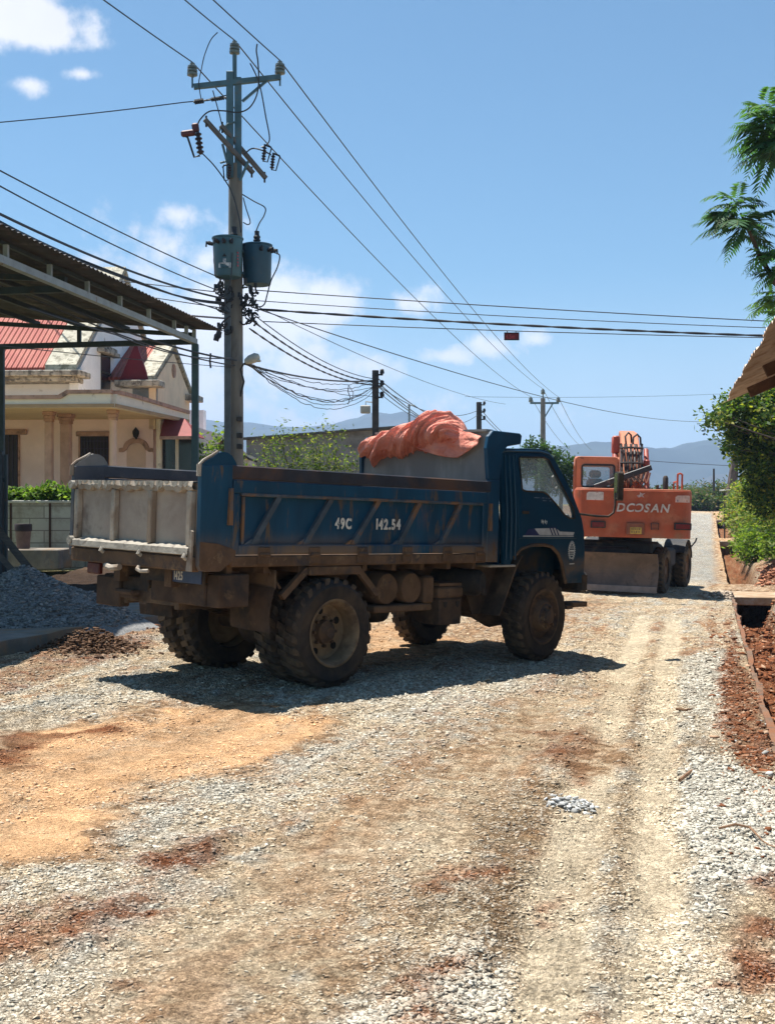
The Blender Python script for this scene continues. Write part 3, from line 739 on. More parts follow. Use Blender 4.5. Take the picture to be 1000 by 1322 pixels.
pale=mat('dried_mud_steel',(.37,.32,.26),.85,.2,4,bump=.005,bscale=22,layers=(((.24,.18,.13),2.2,.42,.62),((.09,.08,.07),6,.62,.70)))
panelgrey=mat('muddy_grey_panel',(.36,.285,.23),.85,.15,2.4,bump=.006,bscale=14,layers=(((.44,.36,.29),1.8,.40,.62),((.24,.18,.145),3.5,.56,.72)))
whitecrust=mat('cement_crust',(.33,.30,.25),.9,.15,8,bump=.012,bscale=14,layers=(((.22,.19,.16),9,.56,.64),))
steelgrey=mat('scraped_grey_steel',(.27,.26,.245),.65,.18,2,bump=.002,bscale=12,layers=(((.19,.18,.175),1.6,.40,.62),((.36,.35,.33),3,.58,.75)),stretch=(1,1,.35))
black=mat('grimy_black',(.022,.019,.017),.8,.3,5,bump=.003,layers=(((.09,.058,.035),2.6,.42,.68),))
underbrown=mat('underside_mud',(.070,.042,.026),.9,.35,4,bump=.004,layers=(((.03,.025,.022),2.5,.48,.66),((.13,.08,.045),5,.56,.7)))
chassis_m=mat('dusty_chassis',(.055,.036,.024),.85,.35,5,bump=.004,layers=(((.16,.10,.055),2.0,.42,.66),))
tyre_m=mat('dusty_tyre',(.020,.017,.016),.88,.25,9,bump=.003,layers=(((.075,.050,.032),2.4,.36,.72),))
lug_m=mat('dusty_tread',(.036,.027,.021),.9,.3,9,bump=.003,layers=(((.125,.083,.048),4,.40,.68),))
rim_m=mat('dusty_rim',(.20,.135,.075),.75,.22,5,bump=.002,layers=(((.085,.055,.035),3,.48,.68),))
darkrim_m=mat('dark_rim',(.055,.036,.026),.8,.25,6,layers=(((.13,.075,.04),3,.45,.65),))
whitep=mat('white_stencil_paint',(.62,.60,.54),.7,.2,10,layers=(((.03,.06,.10),22,.57,.64),))
def tplace(ax):
    # ax 'x': outline in (y,z), thickness along +x
    return ax
def on_side(x,sgn=1): return lambda a,b,d:(x+sgn*d,a,b)
def on_rear(y,sgn=1): return lambda a,b,d:(a,y+sgn*d,b)
def ob(name,mb,m,par=None,**k): return mb.build(name,m,par if par is not None else truck,**k)
# chassis
mb=MB()
for s in (-1,1): mb.box(s*.40-.035,s*.40+.035,-1.35,4.0,.74,.94)
for y in (-1.3,-.7,.6,1.5,2.4): mb.box(-.365,.365,y-.05,y+.05,.77,.91)
ob('frame',mb,chassis_m,bevel=.006)
for s in (-1,1):
    mb=MB()
    for s2,y0 in ((0,0),):
        for i in range(7): mb.box(s*.40-.04,s*.40+.04,-.62+.07*i,.62-.07*i,.70-.022*i,.718-.022*i)
    ob('leaf_spring',mb,chassis_m)
    mb=MB()
    for i in range(5): mb.box(s*.40-.035,s*.40+.035,3.4-.55+.08*i,3.4+.55-.08*i,.72-.022*i,.738-.022*i)
    ob('leaf_spring',mb,chassis_m)
mb=MB(); mb.tube([(-.8,0,.52),(-.3,0,.52),(-.12,0,.52),(.12,0,.52),(.3,0,.52),(.8,0,.52)],[.085,.085,.21,.21,.085,.085],14); ob('rear_axle',mb,chassis_m,smooth=True)
mb=MB(); mb.tube([(-.7,3.4,.50),(-.05,3.4,.48),(.2,3.4,.48),(.7,3.4,.50)],[.06,.07,.16,.06],12); ob('front_axle',mb,chassis_m,smooth=True)
mb=MB(); mb.tube([(0,.1,.55),(.05,1.5,.66),(.1,2.6,.72)],.05,10); ob('drive_shaft',mb,chassis_m,smooth=True)
mb=MB(); mb.cbox(-.3,.3,2.5,3.3,.55,1.1,.05); mb.cbox(-.18,.2,1.9,2.5,.6,.95,.05); ob('gearbox',mb,chassis_m)
# wheels -----------------------------------------------------------
def tyre_mesh(x0,x1,r=.52,rr=.30,lugs=26,off=0.0):
    """x0 inner edge, x1 outer edge (either order)"""
    wdt=abs(x1-x0); sg=1 if x1>x0 else -1
    pr=[(rr,0),(rr+.03,.0),(rr+.10,-.018),(r-.075,-.02),(r-.035,.015),(r-.02,.05)]
    full=[(a,b) for a,b in pr]+[(r-.018,wdt/2)]+[(a,wdt-b) for a,b in reversed(pr)]
    mb=MB(); mb.lathe([(a,x0+sg*b) for a,b in full],axis='x',n=56,cap=False)
    mb.lathe([(rr,x0),(rr,x1)],axis='x',n=40,cap=False)
    for i in range(lugs):
        for side in (0,1):
            t=2*PI*(i+.5*side)/lugs+off; hw=PI/lugs*.62
            # lug runs from the shoulder down the side wall and across half the tread
            if side==0: ends=((.000,.030,.72),(.022,.0,.9),(wdt*.54,.0,1.0))
            else: ends=((wdt-.000,.030,.72),(wdt-.022,.0,.9),(wdt*.46,.0,1.0))
            vs=[]
            for j,(bx,dr,ww) in enumerate(ends):
                tt=t+(.07 if side==0 else -.07)*j
                for rad in (r-.05-dr,r-dr+(0 if j else -.015)):
                    for s in (-1,1):
                        an=tt+s*hw*ww*.9
                        vs.append((x0+sg*bx,math.cos(an)*rad,math.sin(an)*rad))
            fs=[(0,1,3,2)]
            for j in range(2):
                o=j*4; fs+=[(o+2,o+3,o+7,o+6),(o,o+2,o+6,o+4),(o+1,o+5,o+7,o+3)]
            fs.append((8,10,11,9))
            mb.add(vs,fs,1)
    return mb
def rear_wheel(s,xo,xi,cy,outer):
    mb=MB()
    lip=[(.315,xo),(.325,xo+s*.012),(.305,xo+s*.012),(.285,xo-s*.01),(.272,xo-s*.04),(.262,xo-s*.15),(.235,xo-s*.165)]
    mb.lathe(lip,axis='x',n=44,cap=False)
    mb.lathe([(.235,xo-s*.165),(.17,xo-s*.172),(.15,xo-s*.155),(.10,xo-s*.15),(.0,xo-s*.15)],axis='x',n=44,cap=False)
    mb.lathe([(.29,xo-s*.05),(.29,xi)],axis='x',n=36,cap=False)
    wh=mb.build('wheel',rim_m,truck,smooth=True)
    tyre_mesh(xi,xo,off=cy).build('tyre',[tyre_m,lug_m],wh,smooth=True)
    if outer:
        hb=MB(); hb.lathe([(.12,xo-s*.16),(.105,xo-s*.10),(.075,xo-s*.085),(.05,xo-s*.05),(.0,xo-s*.05)],axis='x',n=20,cap=False)
        for i in range(8):
            t=2*PI*i/8; hb.tube([(xo-s*.16,.135*math.cos(t),.135*math.sin(t)),(xo-s*.115,.135*math.cos(t),.135*math.sin(t))],.016,6)
        hb.build('hub',darkrim_m,wh,smooth=True)
        hh=MB()
        for i in range(5):
            t=2*PI*i/5+.5; cyy,czz=.205*math.cos(t),.205*math.sin(t)
            hh.lathe([(.036,xo-s*.162),(.034,xo-s*.168)],c=(0,cyy,czz),axis='x',n=14)
        hh.build('hand_holes',mat('deep_black',(.006,.005,.005),.9),wh)
    wh.location=(0,cy,.52)
    return wh
for s in (1,-1):
    rear_wheel(s,s*1.05,s*.79,0,True)
    rear_wheel(s,s*.74,s*.48,0,False)
def front_wheel(s):
    xo,xi=s*1.0,s*.74
    mb=MB()
    mb.lathe([(.315,xo),(.325,xo+s*.012),(.30,xo+s*.012),(.28,xo-s*.02),(.25,xo-s*.05),(.20,xo-s*.03),(.17,xo+s*.03),(.165,xo+s*.035)],axis='x',n=44,cap=False)
    mb.lathe([(.165,xo+s*.035),(.0,xo+s*.035)],axis='x',n=44,cap=False)
    wh=mb.build('wheel',darkrim_m,truck,smooth=True)
    tyre_mesh(xi,xo,off=.1).build('tyre',[tyre_m,lug_m],wh,smooth=True)
    hb=MB(); hb.lathe([(.15,xo+s*.03),(.145,xo+s*.05),(.09,xo+s*.055),(.08,xo+s*.09),(.055,xo+s*.10),(0,xo+s*.10)],axis='x',n=24,cap=False)
    for i in range(6):
        t=2*PI*i/6+.2; hb.tube([(xo+s*.04,.118*math.cos(t),.118*math.sin(t)),(xo+s*.085,.118*math.cos(t),.118*math.sin(t))],.018,6)
    hb.build('hub',brown,wh,smooth=True)
    wh.location=(0,3.4,.52); wh.rotation_euler=(0,0,R(4)); wh.location.x=xo*(1-math.cos(R(4))); wh.location.y-=xo*math.sin(R(4))
for s in (1,-1): front_wheel(s)
# bed ---------------------------------------------------------------
mb=MB(); mb.box(-.97,.97,-1.52,2.32,1.19,1.245)
for y in np.arange(-1.2,2.3,.42): mb.box(-.95,.95,y-.03,y+.03,1.09,1.188)
for s in (-1,1): mb.box(s*.40-.05,s*.40+.05,-1.45,2.3,.95,1.10)
ob('bed_floor',mb,brown)
# right drop side with diagonal ribs
def side_gate(s):
    x=s*.975
    mb=MB(); mb.box(*sorted((x,x+s*.012)),-1.235,2.285,1.262,1.915,)
    gate=ob('side_gate',mb,blue_rust)
    fr=MB(); o=lambda a,b:sorted((x+s*a,x+s*b))
    fr.cbox(*o(.0115,.05),-1.235,2.285,1.80,1.915,.008)      # top flange
    fr.cbox(*o(.0115,.045),-1.235,-1.16,1.262,1.80,.008)
    fr.cbox(*o(.0115,.045),2.21,2.285,1.262,1.80,.008)
    fr.cbox(*o(.0115,.052),-1.16,2.21,1.262,1.352,.01)
    fr.build('gate_frame',blue_rust,gate)
    rb=MB()
    rb.cbox(*o(.0118,.056),-1.15,2.2,1.775,1.805,.006)
    rb.cbox(*o(.0118,.040),-1.125,-1.095,1.352,1.774,.006)
    for (a,b) in ((-1.0,-.71),(-.38,-.06),(.24,.58),(.89,1.18),(1.53,1.83)):
        w2=.032
        rb.plate([(a-w2,1.353),(a+w2,1.353),(b+w2,1.774),(b-w2,1.774)],.036,on_side(x+s*.0118,s))
        rb.plate([(a-.10,1.353),(a+.06,1.353),(a+.09,1.40),(a-.02,1.40)],.028,on_side(x+s*.0118,s))
    rb.build('rib',rustrib,gate)
    hr=MB(); hr.cbox(*o(-.01,.045),-1.235,2.285,1.155,1.256,.012); h=ob('hinge_rail',hr,brown)
    hg=MB()
    for y in (-.88,-.27,.36,1.0,1.62,2.15):
        hg.cbox(*o(.046,.066),y-.07,y+.07,1.175,1.33,.008); hg.tube([(x+s*.062,y-.06,1.262),(x+s*.062,y+.06,1.262)],.02,8)
    hg.build('hinge',brown,h)
    tr=MB(); tr.cbox(*o(-.012,.05),-1.26,2.33,1.922,2.042,.01); ob('top_rail',tr,rail_m if s>0 else slate)
    # rear corner post, its raised ear, the front post
    ps=MB(); ps.plate([(-1.585,1.17),(-1.56,1.13),(-1.50,1.12),(-1.36,1.12),(-1.245,1.20),(-1.245,2.04),(-1.585,2.02)],.055,on_side(x-s*.01,s)); po=ob('corner_post',ps,blue_rust if s>0 else slate,bevel=.006)
    rp=MB(); rp.plate([(-1.583,1.172),(-1.56,1.135),(-1.50,1.123),(-1.36,1.123),(-1.247,1.20),(-1.20,1.255),(-1.20,1.30),(-1.247,1.32),(-1.40,1.36),(-1.583,1.375)],.008,on_side(x+s*.0455,s)); rp.build('rust_patch',brown,po)
    er=MB(); er.plate([(-1.585,2.02),(-1.54,2.06),(-1.46,2.10),(-1.42,2.135),(-1.37,2.15),(-1.31,2.145),(-1.26,2.12),(-1.22,2.07),(-1.205,2.043)] ,.04,on_side(x,s)); er.build('hinge_ear',blue if s>0 else dullgrey,po)
    rr=MB(); rr.tube([(x+s*.02,-1.60,2.025),(x+s*.02,-1.55,2.07),(x+s*.02,-1.46,2.115),(x+s*.02,-1.40,2.15)],.013,7); rr.tube([(x+s*.02,-1.595,1.93),(x+s*.02,-1.595,2.03)],.022,8); rr.build('hinge_rod',pale,po,smooth=True)
    lt=MB(); lt.plate([(-1.30,1.52),(-1.255,1.52),(-1.262,1.84),(-1.29,1.84)],.03,on_side(x+s*.046,s)); lt.build('latch',rustrib,po)
    fp=MB(); fp.cbox(*o(-.01,.035),2.30,2.50,1.16,2.06,.01); fo=ob('front_post',fp,blue)
    l2=MB(); l2.plate([(2.29,1.50),(2.34,1.50),(2.33,1.80),(2.30,1.80)],.03,on_side(x+s*.046,s)); l2.build('latch',rustrib,fo)
    return gate
gate=side_gate(1); side_gate(-1)
text_mesh('lettering','49C',whitep,gate,(1.0,.01,1.505),(0,1,0),(0,0,1),.14,.80,.006,depth=.002)
text_mesh('lettering','142.54',whitep,gate,(1.0,.57,1.505),(0,1,0),(0,0,1),.14,.84,.006,depth=.002)
# tailgate
mb=MB(); mb.box(-.955,.925,-1.545,-1.52,1.25,1.875); tg=ob('tailgate',mb,panelgrey)
mb=MB()
prev=None
for i in range(41):
    xx=-.955+1.88*i/40
    zj=.012*math.sin(i*1.9)+.010*math.sin(i*.83+1)
    ring=[(xx,-1.546,1.80+zj),(xx,-1.60,1.805+zj),(xx,-1.612,1.84),(xx,-1.60,1.885),(xx,-1.53,1.888)]
    mb.v+=ring
    if i:
        o=(i-1)*5
        for j in range(4): mb.f.append((o+j,o+j+1,o+6+j,o+5+j)); mb.m.append(0)
mb.build('top_rail',pale,tg)
cr=MB()
for i in range(22):
    xx=-.90+1.78*(i+random.random()*.8)/22; w_=.02+.035*random.random(); h_=.03+.05*random.random()
    cr.plate([(xx-w_,1.886),(xx+w_,1.886),(xx+w_*.7,1.886-h_*.7),(xx,1.886-h_),(xx-w_*.6,1.886-h_*.6)],.006,on_rear(-1.612,-1))
cr.build('cement_crust',whitecrust,tg)
for xx in (-.895,-.275,.305,.875):
    MB().cbox(xx-.033,xx+.033,-1.605,-1.546,1.335,1.803,.008).build('rib',pale,tg)
lg=MB(); k=48
for i in range(k+1):
    xx=-.955+1.88*i/k; up=.014*abs(math.sin((i%16)/16*PI))+.006*math.sin(i*2.1)
    lg.v+=[(xx,-1.546,1.335+up*1.2),(xx,-1.61,1.325+up*.4),(xx,-1.635,1.315),(xx,-1.64,1.262),(xx,-1.6,1.252)]
    if i:
        o=(i-1)*5
        for j in range(4): lg.f.append((o+j,o+j+1,o+6+j,o+5+j)); lg.m.append(0)
lg.build('bottom_ledge',whitecrust,tg)
hk=MB()
for xx in (-.36,.24,.90):
    hk.tube([(xx,-1.64,1.265),(xx,-1.66,1.24),(xx,-1.63,1.225)],.02,7)
for zz in (1.31,1.84):
    hk.lathe([(.04,-1.65),(.04,-1.60)],c=(-.93,0,zz),axis='y',n=14)
hk.build('hook',whitecrust,tg)
mb=MB(); mb.cbox(-.97,.96,-1.60,-1.525,1.115,1.244,.012); es=ob('rear_sill',mb,brown)
MB().tube([(-.32,-1.62,1.10),(-.22,-1.63,1.085),(-.10,-1.62,1.10)],.03,7).build('chain_hook',pale,es); mb=MB(); mb.tube([(.20,-1.62,1.12),(.23,-1.66,1.10),(.29,-1.66,1.085),(.36,-1.63,1.09)],.018,7); mb.build('chain_hook',pale,es)
gs=MB(); gs.plate([(.89,1.12),(.955,1.12),(.965,1.46),(.945,1.47),(.915,1.30)],.02,on_rear(-1.605,-1)); gs.build('gusset',pale,tg)
# headboard with cab guard
mb=MB(); mb.plate([(-1.02,1.16),(1.0,1.16),(1.0,2.02),(.95,2.585),(-.74,2.585),(-1.02,2.16)],.035,on_rear(2.335)); hd=ob('headboard',mb,steelgrey)
mb=MB(); mb.box(-.74,.95,2.30,2.42,2.586,2.612); mb.build('top_edge',steelgrey,hd)
mb=MB(); mb.plate([(2.30,2.06),(2.50,2.06),(2.53,2.36),(2.62,2.44),(2.86,2.48),(2.875,2.575),(2.84,2.60),(2.36,2.60),(2.28,2.53),(2.25,2.40),(2.27,2.25)],.05,on_side(.955)); mb.build('side_cheek',blue,hd,bevel=.008)
mb=MB(); mb.cbox(-.80,.954,2.43,2.87,2.50,2.595,.02); mb.build('cab_guard',blue,hd)
mb=MB(); mb.plate([(2.30,2.06),(2.50,2.06),(2.53,2.36),(2.40,2.56),(2.28,2.45)],.04,on_side(-.98)); mb.build('side_cheek',blue,hd)
# mudguard arms, flaps
for s in (1,-1):
    x=s*.96; mb=MB()
    mb.beam((x,-.30,1.12),(x,-.60,.87),.06,.05,up=(1,0,0)); mb.beam((x,.36,1.12),(x,.64,.86),.06,.05,up=(1,0,0)); mb.cbox(*sorted((x-.05,x+.05)),-.30,.38,1.065,1.15,.01)
    md=ob('mudguard',mb,brown)
    MB().beam((x-.02*s,-.78,1.15),(x-.02*s,-.60,.95),.025,.02).build('stay',brown,md)
    MB().plate([(s*.50,.95),(s*1.0,.95),(s*1.0,1.12),(s*.5,1.12)],.02,on_rear(-.72)).build('back_plate',chassis_m,md)
    fl=MB(); ring=[]
    for i in range(9):
        zz=.97-.40*i/8; bow=-.05*math.sin(i/8*2.4)
        ring.append([(s*.46,-.72+bow,zz),(s*.76,-.73+bow*1.3,zz-.005),(s*1.01,-.72+bow,zz-.01)])
    fl.v=[v for r in ring for v in r]
    for i in range(8):
        for j in range(2): fl.f.append((i*3+j,i*3+j+1,i*3+4+j,i*3+3+j)); fl.m.append(0)
    f=ob('mud_flap',fl,underbrown,fix=False); f.modifiers.new('S','SOLIDIFY').thickness=.012
    # small rear step box and front fender stay
mb=MB(); mb.cbox(.70,.95,-1.05,-.98,.90,1.03,.01); ob('step_plate',mb,brown)
# rear cross member, lights, plate
mb=MB(); mb.cbox(.02,.82,-1.36,-1.26,.80,1.0,.012); mb.cbox(-.75,-.02,-1.36,-1.26,.86,1.0,.012); mb.cbox(-.82,-.42,-1.40,-1.28,.70,.98,.012); mb.cbox(.82,.99,-1.34,-1.0,.80,1.09,.01); ob('rear_beam',mb,underbrown)
mb=MB(); mb.tube([(-.38,-1.40,.86),(-.38,-1.46,.86),(-.12,-1.46,.86),(-.12,-1.40,.86)],.025,7); mb.cbox(-.36,-.14,-1.44,-1.37,.80,.85,.01); ob('tow_hook',mb,underbrown)
mb=MB(); mb.box(-.06,.88,-1.42,-1.40,.99,1.14); pb=ob('plate_board',mb,black)
mb=MB(); mb.cbox(.38,.86,-1.435,-1.4205,1.0,1.125,.004); pl=mb.build('number_plate',mat('dark_blue_plate',(.03,.045,.10),.4,.2,8),pb)
text_mesh('plate_digits','1425',mat('plate_white',(.55,.50,.42),.6,.1,5),pl,(.475,-1.4355,1.022),(1,0,0),(0,0,1),.105,.62,.003,depth=.002)
mb=MB(); mb.cbox(-.93,-.72,-1.44,-1.39,.99,1.10,.01); ob('tail_lamp',mb,mat('red_lens',(.10,.014,.008),.5,.25,6,layers=((DUST,3,.45,.65),)))
# tanks and boxes under the right side
mb=MB()
for y in (.88,1.24):
    mb.lathe([(.0,.30),(.10,.30),(.165,.285),(.17,.26),(.17,0)],c=(.62,y,.90),axis='x',n=24,cap=False) if False else mb.tube([(.45,y,.90),(.86,y,.90),(.885,y,.90),(.90,y,.90)],[.165,.165,.15,.05],22)
ob('air_tank',mb,brown,smooth=True)
mb=MB(); mb.cbox(.5,.93,.66,1.52,.665,.735,.012); mb.cbox(.6,.93,1.40,1.55,.735,1.02,.02); ob('tank_shelf',mb,brown)
mb=MB(); mb.cbox(.55,.95,1.62,1.98,.50,.78,.015); bx=ob('battery_box',mb,underbrown)
mb=MB(); mb.cbox(.55,.955,1.60,2.0,.785,.90,.02); mb.box(.56,.94,1.62,1.98,.91,.94); mb.build('box_lid',brown,bx)
mb=MB()
for y in (1.70,1.90): mb.plate([(y-.03,.745),(y+.03,.745),(y+.02,.70),(y,.68),(y-.02,.70)],.01,on_side(.951))
mb.build('latch',black,bx)
mb=MB(); mb.tube([(.35,2.12,.93),(.90,2.30,.93),(.955,2.32,.93)],[.145,.145,.11],20); mb.tube([(.95,2.32,.90),(.97,2.32,.80)],.03,8); ob('air_filter',mb,black,smooth=True)
mb=MB(); mb.tube([(.2,.2,.75),(.3,1.0,.70),(.35,1.7,.68),(.2,2.5,.7)],.055,10); mb.tube([(.1,.45,.62),(.1,1.6,.62)],.16,16); ob('exhaust_pipe',mb,black,smooth=True)
mb=MB(); mb.cbox(-.95,-.5,.7,1.5,.55,.98,.06); ob('fuel_tank',mb,chassis_m)
# front fenders behind the front wheels
for s in (1,-1):
    mb=MB(); x0,x1=sorted((s*.55,s*.985)); pts=[(2.60,.56),(2.64,.62),(2.90,1.12),(3.0,1.22)]
    for (a,b),(c,d) in zip(pts,pts[1:]):
        mb.add([(x0,a,b),(x1,a,b),(x1,c,d),(x0,c,d),(x0,a-.02,b+.006),(x1,a-.02,b+.006),(x1,c-.02,d+.006),(x0,c-.02,d+.006)],[(0,1,2,3),(7,6,5,4),(0,4,5,1),(1,5,6,2),(2,6,7,3),(3,7,4,0)])
    mb.plate([(2.30,.88),(2.44,.56),(2.60,.56),(2.90,1.12),(2.4,1.12)],.02,on_side(s*.70)); fe=ob('front_fender',mb,chassis_m)
    MB().cbox(x0,x1,2.40,2.86,1.10,1.125,.004).build('step',pale,fe)
# cab ----------------------------------------------------------------
def cabx(z,x):
    if z<1.62: t=0
    else: t=(z-1.62)/.83
    return x*(1-.085*t**1.3)
side=[(2.66,1.13),(2.63,2.30),(2.645,2.38),(2.70,2.425),(3.40,2.46),(3.55,2.44),(3.64,2.385),(3.98,1.98),(4.17,1.66),(4.225,1.50),(4.25,1.25),(4.25,1.0),(4.22,.89),(3.88,.89),(3.84,.98),(3.78,1.14),(3.70,1.25),(3.58,1.325),(3.40,1.35),(3.15,1.345),(2.98,1.30),(2.84,1.20),(2.78,1.13)]
win=[(2.985,1.975),(2.955,2.325),(2.975,2.345),(3.44,2.365),(3.53,2.34),(3.97,1.80),(4.005,1.70),(4.0,1.665),(3.90,1.665),(3.80,1.70),(3.62,1.83),(3.46,1.935),(3.38,1.96),(3.05,1.958)]
def cabplace(s,off=0.0):
    def f(a,b,d): return (s*(cabx(b,.965)+off-.035+d),a,b)
    return f
cabm=MB()
for s in (1,-1): cabm.plate(side,.035,cabplace(s),holes=[win])
def strip(i0,i1,n=7,crown=.02):
    pts=side[i0:i1+1]; vs=[]
    for (a,b) in pts:
        hw=cabx(b,.965)-.002
        for j in range(n):
            t=-1+2*j/(n-1); vs.append((hw*t,a,b+crown*(1-t*t) if b>2.3 else b))
    fs=[(i*n+j,i*n+j+1,(i+1)*n+j+1,(i+1)*n+j) for i in range(len(pts)-1) for j in range(n-1)]
    cabm.add(vs,fs)
strip(2,6); strip(8,12)
cabm.plate([(-.90,1.13),(.90,1.13),(.90,1.5),(.80,2.36),(-.80,2.36),(-.90,1.5)],.03,on_rear(2.64),holes=[[(-.55,1.75),(.55,1.75),(.5,2.2),(-.5,2.2)]])
cabm.box(-.9,.9,2.70,4.2,1.36,1.40); cabm.box(-.56,.56,2.75,4.2,.95,1.36)
cab=cabm.build('cab',blue_cab,truck)
for s in (1,-1):   # pillars beside the windscreen
    pass
mb=MB(); pts=side[6:9]; vs=[]
mb.plate([(0,0)],0,lambda a,b,d:(0,0,0)) if False else None
for (a,b) in pts:
    hw=cabx(b,.965)-.07
    for j in range(9):
        t=-1+2*j/8; vs.append((hw*t,a+.02*(1-t*t),b))
mb.add(vs,[(i*9+j,i*9+j+1,(i+1)*9+j+1,(i+1)*9+j) for i in range(2) for j in range(8)])
def glass(name,c,alpha,rough=.08):
    m,nt,b=new_mat(name); b.inputs['Base Color'].default_value=rgba(c); b.inputs['Roughness'].default_value=rough
    b.inputs['Alpha'].default_value=alpha; b.inputs['Specular IOR Level'].default_value=.6
    return m
dusty_glass=glass('dusty_glass',(.50,.56,.54),.26,.08)
mb.build('windscreen',dusty_glass,cab,smooth=True,fix=False)
mb=MB()
for s in (1,-1):
    for i in range(6,8):
        a,b=side[i]; c,d=side[i+1]
        h0,h1=cabx(b,.965),cabx(d,.965)
        mb.add([(s*(h0-.075),a,b),(s*(h0-.002),a,b),(s*(h1-.002),c,d),(s*(h1-.075),c,d)],[(0,1,2,3)])
mb.build('pillar',blue_cab,cab)
roof=MB()   # rain gutter and roof lip catching the sun
for s in (1,):
    roof.tube([(s*(cabx(b,.965)+.004),a,b) for a,b in ((2.66,2.385),(2.72,2.40),(3.38,2.43),(3.54,2.41),(3.62,2.36))],.014,6)
roof.build('gutter',blue_cab,cab,smooth=True)
# rear pillar: pressed upright grooves behind the door
mb=MB()
for y in (2.70,2.78,2.86):
    pts=[(cabx(z,.965)+.006,y,z) for z in np.linspace(1.18,2.36,8)]
    mb.tube(pts,.013,6)
mb.build('pressed_ribs',blue_cab,cab,smooth=True)
door=[(2.925,1.42),(2.90,2.36),(2.93,2.385),(3.47,2.405),(3.565,2.375),(4.00,1.835),(4.075,1.66),(4.085,1.45),(4.06,1.42)]
for s in (1,-1):
    dm=MB(); dm.plate(door,.045,cabplace(s,.0),holes=[win]) ; d=dm.build('door',blue_cab,cab,bevel=.004)
    gm=MB(); gm.plate(win,.006,cabplace(s,.012)); gm.build('window',dusty_glass,d)
    tr=MB(); w3=[Vector((s*(cabx(b,.965)+.011),a,b)) for a,b in win]+[Vector((s*(cabx(win[0][1],.965)+.011),win[0][0],win[0][1]))]
    tr.tube(w3,.011,6,cap=False); tr.build('window_seal',black,d,smooth=True)
    hnd=MB(); hnd.cbox(*sorted((s*(cabx(1.8,.965)+.011),s*(cabx(1.8,.965)+.03))),2.97,3.09,1.70,1.735,.006); hnd.build('handle',black,d)
    if s>0:
        st=MB(); P=lambda a,b,dd:(.9765+dd,a,b)
        st.plate([(3.02,1.455),(3.34,1.455),(3.27,1.535),(3.08,1.53)],.002,P,mi=1)
        st.plate([(3.30,1.462),(3.98,1.462),(4.0,1.50),(3.70,1.505),(3.62,1.545),(3.20,1.535)],.0025,P)
        st.plate([(2.99,1.442),(3.99,1.445),(3.99,1.456),(2.99,1.454)],.002,P)
        for a in (3.50,3.56,3.62): st.plate([(a+.05,1.455),(a+.075,1.455),(a+.0,1.56),(a-.025,1.56)],.0035,P,mi=1)
        st.build('door_stripe',[mat('faded_white_decal',(.46,.47,.47),.6,.15,10),mat('navy_decal',(.02,.03,.10),.5)],d)
        dec=mat('white_decal',(.58,.60,.58),.6,.15,14)
        e=MB(); E=lambda a,b,dd:(.9765+dd,a,b)
        for i in range(26):
            t=2*PI*(i+.2)/26
            if abs(math.sin(t)+1)<.06: continue
            c_,s_=math.cos(t),math.sin(t); tl=.35
            e.plate([(3.96+.062*c_-.006*s_,1.275+.10*s_+.010*c_),(3.96+.079*c_,1.275+.124*s_),(3.96+.062*c_+.006*s_,1.275+.10*s_-.010*c_)],.002,E)
        def ell(rx,ry,rx2,ry2,n=28):
            out=[(3.96+rx*math.cos(2*PI*k/n),1.275+ry*math.sin(2*PI*k/n)) for k in range(n)]
            inn=[(3.96+rx2*math.cos(2*PI*k/n),1.275+ry2*math.sin(2*PI*k/n)) for k in range(n)]
            return out,inn
        o_,i_=ell(.058,.094,.050,.083); e.plate(o_,.002,E,holes=[i_])
        for (zz,hw) in ((1.33,.030),(1.305,.046),(1.245,.046),(1.22,.034)): e.plate([(3.96-hw,zz),(3.96+hw,zz),(3.96+hw,zz+.009),(3.96-hw,zz+.009)],.002,E)
        e.plate([(3.915,1.268),(4.005,1.268),(4.005,1.288),(3.915,1.288)],.002,E)
        e.plate([(3.92,1.115),(4.02,1.117),(4.02,1.128),(3.92,1.126)],.002,E)
        e.build('emblem',dec,d)
        for (body,y,zz,h) in (('Hy ky',3.33,1.60,.055),):
            text_mesh('door_lettering',body,dec,d,(.978,y,zz),(0,1,0),(0,0,1),h,.7,.002,depth=.002)
        ds=MB()
        for (a0,a1,zz) in ((3.36,3.45,1.855),(3.48,3.53,1.855),(3.20,3.45,1.885),(3.47,3.56,1.885)):
            ds.plate([(a0,zz),(a1,zz),(a1,zz+.010),(a0,zz+.010)],.002,lambda a,b,dd:(cabx(b,.965)+.0115+dd,a,b))
        ds.build('door_notice',mat('worn_decal',(.20,.24,.28),.6,.4,30,layers=((( .01,.05,.12),40,.45,.6),)),d)
arch=MB(); pa=[(3.88,.89),(3.84,.98),(3.78,1.14),(3.70,1.25),(3.58,1.325),(3.40,1.35),(3.15,1.345),(2.98,1.30),(2.84,1.20)]
for s in (1,-1): MB().tube([(s*.958,a,b) for a,b in pa],.022,7).build('wheel_arch',brown,cab,smooth=True)
inn=MB(); lin=mat('pale_cab_trim',(.36,.37,.35),.8,.12,5); inn.cbox(-.75,-.15,2.80,3.3,1.40,1.62,.05); inn.cbox(-.72,-.18,2.72,2.86,1.62,2.1,.04); inn.cbox(.15,.75,2.80,3.3,1.40,1.62,.05); inn.cbox(.18,.72,2.72,2.86,1.62,2.1,.04)
inn.build('seats',mat('grey_seat',(.22,.23,.23),.85,.2,5),cab)
db=MB(); db.plate([(3.72,1.40),(4.15,1.40),(4.15,1.62),(4.02,1.72),(3.86,1.70),(3.76,1.60)],1.76,on_side(-.88)); db.build('dashboard',lin,cab,bevel=.02)
